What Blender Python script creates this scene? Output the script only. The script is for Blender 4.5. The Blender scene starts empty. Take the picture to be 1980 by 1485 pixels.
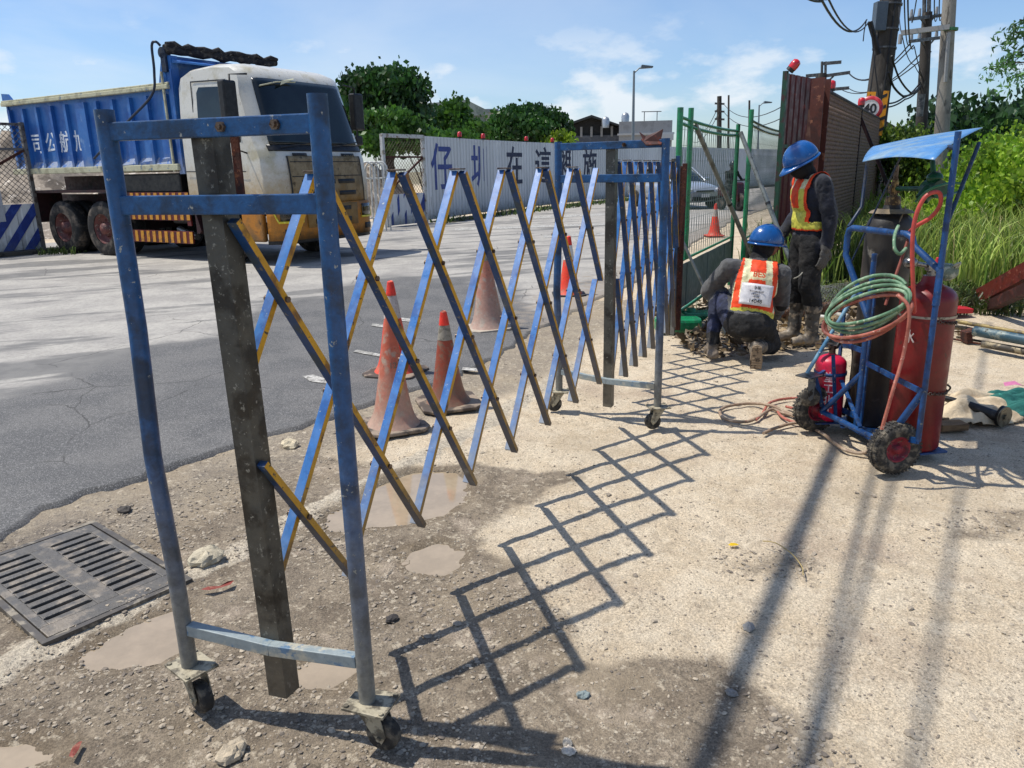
import bpy, bmesh, math, random
import numpy as np
from mathutils import Vector, Matrix, Quaternion, noise as mnoise
random.seed(7); RNG = np.random.default_rng(7)
R = math.radians
scene = bpy.context.scene
col = scene.collection

# ---------------------------------------------------------------- camera
CAM = np.array([0., 0., 1.5]); FPX = 1480.; PITCH = R(15.65); ROLL = R(1.2)
_f = np.array([0, math.cos(PITCH), -math.sin(PITCH)]); _u0 = np.array([0, math.sin(PITCH), math.cos(PITCH)]); _r0 = np.array([1., 0, 0])
_r = math.cos(ROLL)*_r0 - math.sin(ROLL)*_u0; _u = math.cos(ROLL)*_u0 + math.sin(ROLL)*_r0
cd = bpy.data.cameras.new('camera'); cam = bpy.data.objects.new('camera', cd); col.objects.link(cam)
cd.sensor_width = 36; cd.lens = 36*FPX/1980; cd.clip_start = .05; cd.clip_end = 3000
cam.matrix_world = Matrix(((_r[0], _u[0], -_f[0], CAM[0]), (_r[1], _u[1], -_f[1], CAM[1]), (_r[2], _u[2], -_f[2], CAM[2]), (0, 0, 0, 1)))
scene.camera = cam

def ray(px, py): return _f + _r*(px-990)/FPX - _u*(py-742.5)/FPX
def G(px, py, z=0.):                                   # surveyed point at height z
    d = ray(px, py); t = (z-CAM[2])/d[2]; return Vector(CAM+d*t)
def AT(px, py, dist):                                  # surveyed point at a horizontal distance
    d = ray(px, py); t = dist/math.hypot(d[0], d[1]); return Vector(CAM+d*t)

# ---------------------------------------------------------------- light
SUN = Vector((-.47, .07, 1.)).normalized()
sd = bpy.data.lights.new('sun', 'SUN'); sd.energy = 4.9; sd.angle = R(.53); sd.color = (1, .955, .88)
so = bpy.data.objects.new('sun', sd); col.objects.link(so); so.rotation_euler = SUN.to_track_quat('Z', 'Y').to_euler(); so.location = (0, 0, 30)
world = bpy.data.worlds.new('World'); scene.world = world; world.use_nodes = True
wn = world.node_tree; wn.nodes.clear()
def N(nt, t, **kw):
    n = nt.nodes.new(t)
    for k, v in kw.items():
        if k.startswith('i_'): n.inputs[int(k[2:]) if k[2:].isdigit() else k[2:].replace('_', ' ')].default_value = v
        else: setattr(n, k, v)
    return n
def L(nt, a, b): nt.links.new(a, b)
out = N(wn, 'ShaderNodeOutputWorld'); bg = N(wn, 'ShaderNodeBackground'); L(wn, bg.outputs[0], out.inputs[0])
sky = N(wn, 'ShaderNodeTexSky', sky_type='NISHITA', sun_disc=False, sun_elevation=math.asin(SUN.z), sun_rotation=math.atan2(SUN.x, SUN.y))
sky.air_density = 1.0; sky.dust_density = .7; sky.ozone_density = 1.6; sky.altitude = 0
bg.inputs[1].default_value = .125
tc = N(wn, 'ShaderNodeTexCoord')
sep = N(wn, 'ShaderNodeSeparateXYZ'); L(wn, tc.outputs['Generated'], sep.inputs[0])
# cloud layer: direction projected on a high plane so clouds flatten towards the horizon
zc = N(wn, 'ShaderNodeMath', operation='MAXIMUM', i_1=.0); L(wn, sep.outputs[2], zc.inputs[0])
zp = N(wn, 'ShaderNodeMath', operation='ADD', i_1=.16); L(wn, zc.outputs[0], zp.inputs[0])
dx = N(wn, 'ShaderNodeMath', operation='DIVIDE'); L(wn, sep.outputs[0], dx.inputs[0]); L(wn, zp.outputs[0], dx.inputs[1])
dy = N(wn, 'ShaderNodeMath', operation='DIVIDE'); L(wn, sep.outputs[1], dy.inputs[0]); L(wn, zp.outputs[0], dy.inputs[1])
cb = N(wn, 'ShaderNodeCombineXYZ'); L(wn, dx.outputs[0], cb.inputs[0]); L(wn, dy.outputs[0], cb.inputs[1])
n1 = N(wn, 'ShaderNodeTexNoise', i_Scale=.55, i_Detail=7., i_Roughness=.55, i_Distortion=.4); L(wn, cb.outputs[0], n1.inputs['Vector'])
r1 = N(wn, 'ShaderNodeValToRGB'); r1.color_ramp.elements[0].position = .40; r1.color_ramp.elements[1].position = .78; L(wn, n1.outputs[0], r1.inputs[0])
# thin veil is denser towards the left (west) of the view
vx = N(wn, 'ShaderNodeMapRange', i_1=.55, i_2=-.55, i_3=.16, i_4=1.0); L(wn, sep.outputs[0], vx.inputs[0])
veil = N(wn, 'ShaderNodeMath', operation='MULTIPLY'); L(wn, r1.outputs[0], veil.inputs[0]); L(wn, vx.outputs[0], veil.inputs[1])
# low cumulus band
cm = N(wn, 'ShaderNodeMapping'); cm.inputs['Scale'].default_value = (1, 1, 2.2); L(wn, tc.outputs['Generated'], cm.inputs['Vector'])
n2 = N(wn, 'ShaderNodeTexNoise', i_Scale=8.5, i_Detail=6., i_Roughness=.55); L(wn, cm.outputs[0], n2.inputs['Vector'])
r2 = N(wn, 'ShaderNodeValToRGB'); r2.color_ramp.elements[0].position = .50; r2.color_ramp.elements[1].position = .62; L(wn, n2.outputs[0], r2.inputs[0])
bnd = N(wn, 'ShaderNodeValToRGB')
e = bnd.color_ramp.elements; e[0].position = .0; e[0].color = (.5, .5, .5, 1); e[1].position = .19; e[1].color = (0, 0, 0, 1)
m = e.new(.09); m.color = (1, 1, 1, 1); L(wn, sep.outputs[2], bnd.inputs[0])
cu = N(wn, 'ShaderNodeMath', operation='MULTIPLY'); L(wn, r2.outputs[0], cu.inputs[0]); L(wn, bnd.outputs[0], cu.inputs[1])
mxc = N(wn, 'ShaderNodeMath', operation='MAXIMUM'); L(wn, veil.outputs[0], mxc.inputs[0]); L(wn, cu.outputs[0], mxc.inputs[1])
mul = N(wn, 'ShaderNodeMath', operation='MULTIPLY', i_1=.85); L(wn, mxc.outputs[0], mul.inputs[0])
mix = N(wn, 'ShaderNodeMix', data_type='RGBA'); L(wn, mul.outputs[0], mix.inputs[0]); tn = N(wn, 'ShaderNodeMix', data_type='RGBA', blend_type='MULTIPLY', i_0=1.); L(wn, sky.outputs[0], tn.inputs[6]); tn.inputs[7].default_value = (.88, 1.0, 1.18, 1); L(wn, tn.outputs[2], mix.inputs[6]); mix.inputs[7].default_value = (6.9, 7.3, 7.7, 1)
L(wn, mix.outputs[2], bg.inputs[0])
scene.view_settings.view_transform = 'Standard'; scene.view_settings.look = 'None'; scene.view_settings.exposure = 0.05; scene.view_settings.gamma = 1
scene.cycles.max_bounces = 6; scene.cycles.transparent_max_bounces = 8

# ---------------------------------------------------------------- materials
def C(h, k=1.):
    h = h.lstrip('#'); v = [int(h[i:i+2], 16)/255 for i in (0, 2, 4)]
    return tuple((x/12.92 if x <= .04045 else ((x+.055)/1.055)**2.4)*k for x in v)+(1.,)
MATS = {}
def mat(name, c1, rough=.6, metal=0., c2=None, scale=8., lo=.5, hi=.6, c3=None, scale3=25., lo3=.6, hi3=.66,
        bump=0., bscale=60., var=.15, vscale=40., dust=None, island=None, coat=0., spec=.5, trans=0., stretch=None, sheen=0., rvar=.15):
    if name in MATS: return MATS[name]
    m = bpy.data.materials.new(name); m.use_nodes = True; nt = m.node_tree; b = nt.nodes['Principled BSDF']; MATS[name] = m
    if isinstance(c1, str): c1 = C(c1)
    tcn = N(nt, 'ShaderNodeTexCoord'); vec = tcn.outputs['Object']
    if stretch:
        mp = N(nt, 'ShaderNodeMapping'); mp.inputs['Scale'].default_value = stretch; L(nt, vec, mp.inputs['Vector']); vec2 = mp.outputs[0]
    else: vec2 = vec
    def noise(s, d=5., r=.6, v=None):
        n = N(nt, 'ShaderNodeTexNoise', i_Scale=s, i_Detail=d, i_Roughness=r); L(nt, v or vec2, n.inputs['Vector']); return n.outputs[0]
    def mixc(f, a, bb):
        x = N(nt, 'ShaderNodeMix', data_type='RGBA')
        if f is not None: L(nt, f, x.inputs[0])
        for q, i in ((a, 6), (bb, 7)):
            if isinstance(q, (tuple, list)): x.inputs[i].default_value = q
            elif isinstance(q, str): x.inputs[i].default_value = C(q)
            else: L(nt, q, x.inputs[i])
        return x
    def ss(v, a, bb):
        x = N(nt, 'ShaderNodeMapRange', interpolation_type='SMOOTHSTEP', i_1=a, i_2=bb); L(nt, v, x.inputs[0]); return x.outputs[0]
    cur = tuple(c1)
    if c2 is not None: cur = mixc(ss(noise(scale), lo, hi), cur, c2).outputs[2]
    if island is not None:
        gi = N(nt, 'ShaderNodeNewGeometry'); cur = mixc(gi.outputs['Random Per Island'], cur, island).outputs[2]
    if c3 is not None: cur = mixc(ss(noise(scale3, 4, .65), lo3, hi3), cur, c3).outputs[2]
    if dust:
        dc, z0, z1, amt = dust
        sp = N(nt, 'ShaderNodeSeparateXYZ'); L(nt, vec, sp.inputs[0])
        ns = noise(9., 5, .65, vec); ad = N(nt, 'ShaderNodeMath', operation='MULTIPLY_ADD', i_1=min(z1-z0, .45)*1.6, i_2=-min(z1-z0, .45)*.8); L(nt, ns, ad.inputs[0])
        sm = N(nt, 'ShaderNodeMath', operation='ADD'); L(nt, sp.outputs[2], sm.inputs[0]); L(nt, ad.outputs[0], sm.inputs[1])
        f = N(nt, 'ShaderNodeMapRange', interpolation_type='SMOOTHSTEP', i_1=z1, i_2=z0, i_3=0., i_4=amt); L(nt, sm.outputs[0], f.inputs[0])
        cur = mixc(f.outputs[0], cur, dc).outputs[2]
    if var:
        vn = noise(vscale, 4, .7); mr = N(nt, 'ShaderNodeMapRange', i_1=.3, i_2=.7, i_3=1-var, i_4=1+var); L(nt, vn, mr.inputs[0])
        x = N(nt, 'ShaderNodeMix', data_type='RGBA', blend_type='MULTIPLY', i_0=1.)
        if isinstance(cur, tuple): x.inputs[6].default_value = cur
        else: L(nt, cur, x.inputs[6])
        L(nt, mr.outputs[0], x.inputs[7]); cur = x.outputs[2]
    if isinstance(cur, tuple): b.inputs['Base Color'].default_value = cur
    else: L(nt, cur, b.inputs['Base Color'])
    b.inputs['Roughness'].default_value = rough; b.inputs['Metallic'].default_value = metal
    if rvar and rough > .12:
        rr = N(nt, 'ShaderNodeMapRange', i_1=.3, i_2=.7, i_3=max(.05, rough-rvar), i_4=min(1, rough+rvar)); L(nt, noise(13.), rr.inputs[0]); L(nt, rr.outputs[0], b.inputs['Roughness'])
    b.inputs['Specular IOR Level'].default_value = spec; b.inputs['Coat Weight'].default_value = coat
    if sheen: b.inputs['Sheen Weight'].default_value = sheen
    if trans: b.inputs['Transmission Weight'].default_value = trans
    if bump:
        bn = N(nt, 'ShaderNodeBump', i_Strength=bump, i_Distance=.02); L(nt, noise(bscale, 6, .65), bn.inputs['Height']); L(nt, bn.outputs[0], b.inputs['Normal'])
    return m
def leafmat(name, a, b, tr=.35, rough=.5):
    if name in MATS: return MATS[name]
    m = bpy.data.materials.new(name); m.use_nodes = True; nt = m.node_tree; p = nt.nodes['Principled BSDF']; MATS[name] = m
    gi = N(nt, 'ShaderNodeNewGeometry'); x = N(nt, 'ShaderNodeMix', data_type='RGBA'); L(nt, gi.outputs['Random Per Island'], x.inputs[0])
    x.inputs[6].default_value = C(a); x.inputs[7].default_value = C(b)
    tn = N(nt, 'ShaderNodeTexCoord'); ns = N(nt, 'ShaderNodeTexNoise', i_Scale=.9, i_Detail=3.); L(nt, tn.outputs['Object'], ns.inputs['Vector'])
    mr = N(nt, 'ShaderNodeMapRange', i_1=.35, i_2=.65, i_3=.45, i_4=1.65); L(nt, ns.outputs[0], mr.inputs[0])
    y = N(nt, 'ShaderNodeMix', data_type='RGBA', blend_type='MULTIPLY', i_0=1.); L(nt, x.outputs[2], y.inputs[6]); L(nt, mr.outputs[0], y.inputs[7])
    L(nt, y.outputs[2], p.inputs['Base Color']); p.inputs['Roughness'].default_value = rough
    t = N(nt, 'ShaderNodeBsdfTranslucent'); L(nt, y.outputs[2], t.inputs[0]); ms = N(nt, 'ShaderNodeMixShader', i_0=tr)
    L(nt, p.outputs[0], ms.inputs[1]); L(nt, t.outputs[0], ms.inputs[2]); L(nt, ms.outputs[0], nt.nodes['Material Output'].inputs[0])
    return m

# ---------------------------------------------------------------- mesh helpers
def tag(o, label=None, cat=None, group=None, kind=None):
    if label: o['label'] = label
    if cat: o['category'] = cat
    if group: o['group'] = group
    if kind: o['kind'] = kind
    return o
def thing(name, loc, label, cat, group=None, rz=0.):
    o = bpy.data.objects.new(name, None); col.objects.link(o); o.location = loc; o.rotation_euler = (0, 0, rz); o.empty_display_size = .1
    return tag(o, label, cat, group)
def V3(p): return Vector((float(p[0]), float(p[1]), float(p[2])))
class MB:
    """collects shapes and links them as one mesh object"""
    def __init__(s, world=None): s.v = []; s.f = []; s.mi = []; s.sm = []; s.T = Matrix.Identity(4) if world is None else world
    def add(s, vs, fs, mi=0, smooth=False):
        n = len(s.v); s.v += [s.T @ V3(p) for p in vs]; s.f += [tuple(i+n for i in f) for f in fs]
        s.mi += [mi]*len(fs) if isinstance(mi, int) else list(mi); s.sm += [smooth]*len(fs); return s
    def box(s, c, size, M3=None, mi=0):
        h = [x/2 for x in size]; vs = []
        for x in (-1, 1):
            for y in (-1, 1):
                for z in (-1, 1):
                    p = Vector((x*h[0], y*h[1], z*h[2])); p = (M3 @ p) if M3 is not None else p; vs.append(V3(c)+p)
        return s.add(vs, [(0, 1, 3, 2), (4, 6, 7, 5), (0, 4, 5, 1), (2, 3, 7, 6), (0, 2, 6, 4), (1, 5, 7, 3)], mi)   # -x +x -y +y -z +z
    def bar(s, a, b, w, h, up=(0, 0, 1), mi=0):       # box along a-b: w across, h along up
        a = V3(a); b = V3(b); d = (b-a); ln = d.length; x = d.normalized(); u = V3(up); y = u.cross(x).normalized(); z = x.cross(y)
        return s.box((a+b)/2, (ln, w, h), Matrix((x, y, z)).transposed(), mi)
    def cyl(s, a, b, r0, r1=None, n=14, cap=True, mi=0, smooth=True):
        a = V3(a); b = V3(b); r1 = r0 if r1 is None else r1; x = (b-a).normalized()
        y = x.cross(Vector((0, 0, 1)) if abs(x.z) < .9 else Vector((1, 0, 0))).normalized(); z = x.cross(y)
        vs = []
        for p, r in ((a, r0), (b, r1)):
            for i in range(n):
                t = 2*math.pi*i/n; vs.append(p+y*(r*math.cos(t))+z*(r*math.sin(t)))
        s.add(vs, [(i, i+n, (i+1) % n+n, (i+1) % n) for i in range(n)], mi, smooth)
        if cap: s.add(vs, [tuple(range(n)), tuple(range(2*n-1, n-1, -1))], mi)
        return s
    def tube(s, pts, r, n=8, mi=0, closed=False):
        pts = [V3(p) for p in pts]; m = len(pts); vs = []; prev = None
        for i, p in enumerate(pts):
            a = pts[i-1] if (i > 0 or closed) else p; b = pts[(i+1) % m] if (i < m-1 or closed) else p
            x = (b-a).normalized() if (b-a).length > 1e-9 else Vector((1, 0, 0))
            if prev is None: y = x.cross(Vector((0, 0, 1)) if abs(x.z) < .9 else Vector((1, 0, 0))).normalized()
            else: y = (prev-x*prev.dot(x)).normalized()
            prev = y; z = x.cross(y); rr = r[i] if isinstance(r, (list, tuple)) else r
            for k in range(n):
                t = 2*math.pi*k/n; vs.append(p+y*(rr*math.cos(t))+z*(rr*math.sin(t)))
        fs = [(i*n+k, i*n+(k+1) % n, ((i+1) % m)*n+(k+1) % n, ((i+1) % m)*n+k) for i in range(m if closed else m-1) for k in range(n)]
        s.add(vs, fs, mi, True)
        if not closed: s.add(vs, [tuple(range(n-1, -1, -1)), tuple(range((m-1)*n, m*n))], mi)
        return s
    def lathe(s, prof, c=(0, 0, 0), n=24, mi=0, axis=None, smooth=True, capb=True, capt=True):   # prof [(r,z)...]
        q = Matrix.Identity(3) if axis is None else V3(axis).to_track_quat('Z', 'Y').to_matrix(); c = V3(c); vs = []
        for r, z in prof:
            for i in range(n):
                t = 2*math.pi*i/n; vs.append(c+q @ Vector((r*math.cos(t), r*math.sin(t), z)))
        fs = [(j*n+i, j*n+(i+1) % n, (j+1)*n+(i+1) % n, (j+1)*n+i) for j in range(len(prof)-1) for i in range(n)]
        s.add(vs, fs, mi, smooth)
        if capb: s.add(vs, [tuple(range(n-1, -1, -1))], mi)
        if capt: s.add(vs, [tuple(range((len(prof)-1)*n, len(prof)*n))], mi)
        return s
    def prism(s, poly, f, t0, t1, mi=0):              # poly in 2D, f(a,b,t)->point
        n = len(poly); vs = [f(a, b, t0) for a, b in poly]+[f(a, b, t1) for a, b in poly]
        return s.add(vs, [(i, (i+1) % n, (i+1) % n+n, i+n) for i in range(n)]+[tuple(range(n-1, -1, -1)), tuple(range(n, 2*n))], mi)
    def ball(s, c, r, n=12, mi=0):
        r = (r, r, r) if not isinstance(r, (tuple, list)) else r; m = n//2; c = V3(c); vs = [c+Vector((0, 0, -r[2]))]
        for j in range(1, m):
            a = -math.pi/2+math.pi*j/m
            for i in range(n):
                t = 2*math.pi*i/n; vs.append(c+Vector((r[0]*math.cos(a)*math.cos(t), r[1]*math.cos(a)*math.sin(t), r[2]*math.sin(a))))
        vs.append(c+Vector((0, 0, r[2]))); k = len(vs)-1
        fs = [(0, 1+(i+1) % n, 1+i) for i in range(n)]+[(k, 1+(m-2)*n+i, 1+(m-2)*n+(i+1) % n) for i in range(n)]
        for j in range(m-2): fs += [(1+j*n+i, 1+j*n+(i+1) % n, 1+(j+1)*n+(i+1) % n, 1+(j+1)*n+i) for i in range(n)]
        return s.add(vs, fs, mi, True)
    def build(s, name, mats, parent=None, world=False, bevel=0., seg=2, loc=None, recalc=True):
        me = bpy.data.meshes.new(name); off = Vector((0, 0, 0))
        if world and parent is not None: off = parent.location
        if loc is not None: off = V3(loc)
        me.from_pydata([p-off for p in s.v], [], s.f); me.polygons.foreach_set('material_index', s.mi); me.polygons.foreach_set('use_smooth', s.sm)
        if not isinstance(mats, (list, tuple)): mats = [mats]
        for m in mats: me.materials.append(m)
        if recalc:
            bm = bmesh.new(); bm.from_mesh(me); bmesh.ops.recalc_face_normals(bm, faces=bm.faces); bm.to_mesh(me); bm.free()
        me.update(); o = bpy.data.objects.new(name, me); col.objects.link(o); o.parent = parent
        if loc is not None: o.location = loc
        if bevel:
            b = o.modifiers.new('bevel', 'BEVEL'); b.width = bevel; b.segments = seg; b.limit_method = 'ANGLE'; b.angle_limit = R(35); b.harden_normals = False
        return o
def npmesh(name, verts, faces, mats, parent=None, mi=None, smooth=False, attrs=None):
    """faces: (n,k) int array"""
    me = bpy.data.meshes.new(name); v = np.asarray(verts, np.float32); f = np.asarray(faces, np.int32); k = f.shape[1]
    me.vertices.add(len(v)); me.vertices.foreach_set('co', v.ravel()); me.loops.add(f.size); me.loops.foreach_set('vertex_index', f.ravel())
    me.polygons.add(len(f)); me.polygons.foreach_set('loop_start', np.arange(0, f.size, k, dtype=np.int32)); me.polygons.foreach_set('loop_total', np.full(len(f), k, np.int32))
    if mi is not None: me.polygons.foreach_set('material_index', np.asarray(mi, np.int32))
    me.polygons.foreach_set('use_smooth', np.full(len(f), smooth))
    if not isinstance(mats, (list, tuple)): mats = [mats]
    for m in mats: me.materials.append(m)
    me.update(calc_edges=True)
    for an, av in (attrs or {}).items():
        a = me.attributes.new(an, 'FLOAT', 'POINT'); a.data.foreach_set('value', np.asarray(av, np.float32))
    me.validate(); o = bpy.data.objects.new(name, me); col.objects.link(o); o.parent = parent; return o
def arc(p0, p1, sag, n=12):
    p0 = V3(p0); p1 = V3(p1); return [p0.lerp(p1, i/n)+Vector((0, 0, -4*sag*(i/n)*(1-i/n))) for i in range(n+1)]
def spline(pts, n=8, closed=False):
    pts = [V3(p) for p in pts]; m = len(pts); o = []
    for i in range(m if closed else m-1):
        p0 = pts[(i-1) % m] if closed or i > 0 else pts[0]; p1 = pts[i]; p2 = pts[(i+1) % m]; p3 = pts[(i+2) % m] if closed or i < m-2 else pts[-1]
        for k in range(n):
            t = k/n; o.append(.5*((2*p1)+(p2-p0)*t+(2*p0-5*p1+4*p2-p3)*t*t+(3*p1-p0-3*p2+p3)*t**3))
    if not closed: o.append(pts[-1])
    return o
def text(name, body, size, m, parent, M4, extrude=.002, bold=0.):
    cu = bpy.data.curves.new(name, 'FONT'); cu.body = body; cu.size = size; cu.extrude = extrude; cu.offset = bold; cu.align_x = 'CENTER'; cu.align_y = 'CENTER'; cu.resolution_u = 3
    t = bpy.data.objects.new(name, cu); col.objects.link(t); dg = bpy.context.evaluated_depsgraph_get()
    me = bpy.data.meshes.new_from_object(t.evaluated_get(dg)); bpy.data.objects.remove(t); me.transform(M4); me.materials.clear(); me.materials.append(m)
    o = bpy.data.objects.new(name, me); col.objects.link(o); o.parent = parent; return o
def frame4(o, x, y, z): return Matrix(((x[0], y[0], z[0], o[0]), (x[1], y[1], z[1], o[1]), (x[2], y[2], z[2], o[2]), (0, 0, 0, 1)))
# ---------------------------------------------------------------- ground
def fbm(x, y, s, seed=0, oct=4):
    """cheap value noise on numpy arrays, 0..1"""
    out = np.zeros_like(x); amp = 1.; tot = 0.
    for o in range(oct):
        xs = x*s*(2**o)+seed*17.3+o*5.1; ys = y*s*(2**o)-seed*9.7+o*3.3; xi = np.floor(xs).astype(np.int64); yi = np.floor(ys).astype(np.int64); xf = xs-xi; yf = ys-yi
        xf = xf*xf*(3-2*xf); yf = yf*yf*(3-2*yf)
        def h(a, b):
            v = (a*374761393+b*668265263+seed*1442695+o*97) & 0x7fffffff; v = ((v ^ (v >> 13))*1274126177) & 0x7fffffff; return ((v ^ (v >> 16)) & 0xffff)/65535.
        out += amp*((h(xi, yi)*(1-xf)+h(xi+1, yi)*xf)*(1-yf)+(h(xi, yi+1)*(1-xf)+h(xi+1, yi+1)*xf)*yf); tot += amp; amp *= .5
    return out/tot
def sdist(x, y, poly):
    """signed distance to polygon (positive inside)"""
    d = np.full(x.shape, 1e9); ins = np.zeros(x.shape, bool); n = len(poly)
    for i in range(n):
        ax, ay = poly[i][:2]; bx, by = poly[(i+1) % n][:2]; ex, ey = bx-ax, by-ay; t = np.clip(((x-ax)*ex+(y-ay)*ey)/(ex*ex+ey*ey+1e-12), 0, 1)
        d = np.minimum(d, np.hypot(x-ax-t*ex, y-ay-t*ey)); c = ((ay > y) != (by > y)) & (x < ex*(y-ay)/(ey+1e-12)+ax); ins ^= c
    return np.where(ins, d, -d)
def sstep(v, a, b): t = np.clip((v-a)/(b-a), 0, 1); return t*t*(3-2*t)
def gp(*pts): return [tuple(G(*p)[:2]) for p in pts]
UX, UY = .42, .9075                                    # road direction
NX, NY = -.9075, .42                                   # from the verge towards the road
EDGE = gp((0, 1040), (60, 1002), (110, 985), (165, 962), (230, 935), (285, 912), (340, 893), (410, 868), (480, 846), (560, 826), (640, 800), (720, 772), (800, 752), (880, 728), (960, 690), (1020, 650), (1090, 610), (1160, 575), (1230, 540), (1290, 505), (1340, 470), (1420, 425))
def edge_at(s):                                        # s = coordinate along the road -> offset of the verge line
    es = np.array([p[0]*UX+p[1]*UY for p in EDGE]); et = np.array([p[0]*NX+p[1]*NY for p in EDGE]); k = np.argsort(es); es = es[k]; et = et[k]
    es = np.concatenate([[-40], [es[0]-3], es, [es[-1]+60]]); et = np.concatenate([[et[0]+.3], [et[0]+.1], et, [et[-1]-1.5]]); return np.interp(s, es, et)
WET = [gp((-200, 1100), (150, 1000), (420, 905), (560, 870), (760, 900), (1090, 905), (1110, 930), (1030, 965), (930, 1015), (985, 1080), (1090, 1130), (1120, 1200), (1130, 1290), (1200, 1300), (1330, 1230), (1420, 1300), (1500, 1380), (1520, 1500), (1500, 1800), (-400, 1800)),
       gp((1370, 1070), (1430, 1050), (1530, 1050), (1570, 1080), (1500, 1110), (1410, 1110)), gp((1790, 1010), (1880, 985), (2050, 975), (2060, 1015), (1900, 1030), (1780, 1040)),
       gp((1480, 1400), (1560, 1385), (1620, 1410), (1640, 1500), (1500, 1500)), gp((1310, 590), (1660, 610), (1660, 660), (1500, 700), (1390, 690), (1300, 660))]
PUD = {'a': gp((160, 1262), (215, 1225), (290, 1190), (352, 1172), (352, 1200), (330, 1228), (340, 1245), (300, 1262), (235, 1275), (185, 1278)),
       'b': gp((640, 985), (700, 960), (745, 925), (800, 908), (880, 905), (893, 925), (885, 960), (850, 985), (790, 1002), (720, 1008), (680, 1022), (640, 1010)),
       'c': gp((-60, 1445), (40, 1430), (110, 1438), (95, 1465), (20, 1480), (-60, 1490)), 'd': gp((560, 1280), (620, 1270), (675, 1285), (640, 1310), (585, 1305)),
       'e': gp((790, 1060), (850, 1045), (890, 1060), (860, 1095), (800, 1090))}
GRP = gp((-66, 1098), (175, 1012), (326, 1090), (92, 1240))
KERB = gp((-160, 1390), (60, 1255), (190, 1190), (330, 1122), (430, 1078), (560, 1005), (690, 940), (800, 888), (905, 835), (1000, 775), (1060, 735), (1110, 700))
def kerbdist(x, y):
    d = np.full(x.shape, 1e9)
    for i in range(len(KERB)-1):
        ax, ay = KERB[i]; bx, by = KERB[i+1]; ex, ey = bx-ax, by-ay; t = np.clip(((x-ax)*ex+(y-ay)*ey)/(ex*ex+ey*ey), 0, 1); d = np.minimum(d, np.hypot(x-ax-t*ex, y-ay-t*ey))
    return d
def lin(a, b, n): return np.linspace(a, b, n, endpoint=False)
xs = np.concatenate([-np.geomspace(900, 8, 40), lin(-8, -3.2, 60), lin(-3.2, 3.6, 270), lin(3.6, 9, 60), np.geomspace(9, 900, 40)])
ys = np.concatenate([-np.geomspace(200, 3, 12), lin(-3, 1.2, 20), lin(1.2, 6, 230), lin(6, 12, 120), lin(12, 30, 70), np.geomspace(30, 2500, 45)])
X, Y = np.meshgrid(xs, ys)
def ground_z(x, y):
    s = x*UX+y*UY; t = x*NX+y*NY-edge_at(s); near = np.exp(-((x/9)**2+((y-4)/9)**2))
    z = -.012+.016*(fbm(x, y, 1.3, 3)-.5)+near*(.014*(fbm(x, y, 6, 5)-.5)+.009*(fbm(x, y, 28, 6, 3)-.5))
    z = np.where(t > .12, np.minimum(z, -.03), z)                      # under the asphalt
    kz = kerbdist(x, y)+.06*(fbm(x, y, 5, 9)-.5); z = z+.020*np.exp(-(kz/.055)**2)*(y < 7)*sstep(fbm(x, y, 5, 8), .30, .5)*(.6+.8*fbm(x, y, 20, 7))   # worn kerb line
    for k, p in PUD.items():
        d = sdist(x, y, p); z = z-.026*sstep(d+.07*(fbm(x, y, 5, 78)-.5)+.035*(fbm(x, y, 16, 77)-.5), -.02, .02)-.012*sstep(d, -.10, 0)
    return np.where(sdist(x, y, GRP) > -.005, -.06, z)
Z = ground_z(X, Y)
bank = sdist(X, Y, [(4.2, 10.2), (6.2, 8.4), (30, 6), (60, 60), (14, 40), (8, 18)]); Z = Z+1.1*sstep(bank, .3, 9)*(.8+.4*fbm(X, Y, .3, 4))
W = np.zeros_like(X); wx = X+.35*(fbm(X, Y, 2.2, 11)-.5); wy = Y+.35*(fbm(X, Y, 2.2, 12)-.5)
for i_, p in enumerate(WET): W = np.maximum(W, (1. if i_ in (0, 5) else .62)*sstep(sdist(wx, wy, p), -.14, .12))
W[(np.abs(X) > 12) | (Y > 14)] = 0
S_ = X*UX+Y*UY; T_ = X*NX+Y*NY-edge_at(S_)
K = np.exp(-((kerbdist(X, Y)+.05*(fbm(X, Y, 5, 9)-.5))/.085)**2)*(Y < 7.5)
PW = np.zeros_like(X)
for p in PUD.values(): PW = np.maximum(PW, sstep(sdist(X, Y, p), -.14, .0))
GR = sstep(bank, -.6, .8)+sstep(np.hypot(X, Y-20), 60, 90)
FINE = sstep(T_, -.75, -.5)*(Y < 9)*.8                                    # old grey pavement strip between kerb line and asphalt
ny, nx = X.shape; idx = np.arange(nx*ny).reshape(ny, nx)
F = np.stack([idx[:-1, :-1], idx[:-1, 1:], idx[1:, 1:], idx[1:, :-1]], -1).reshape(-1, 4)
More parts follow.
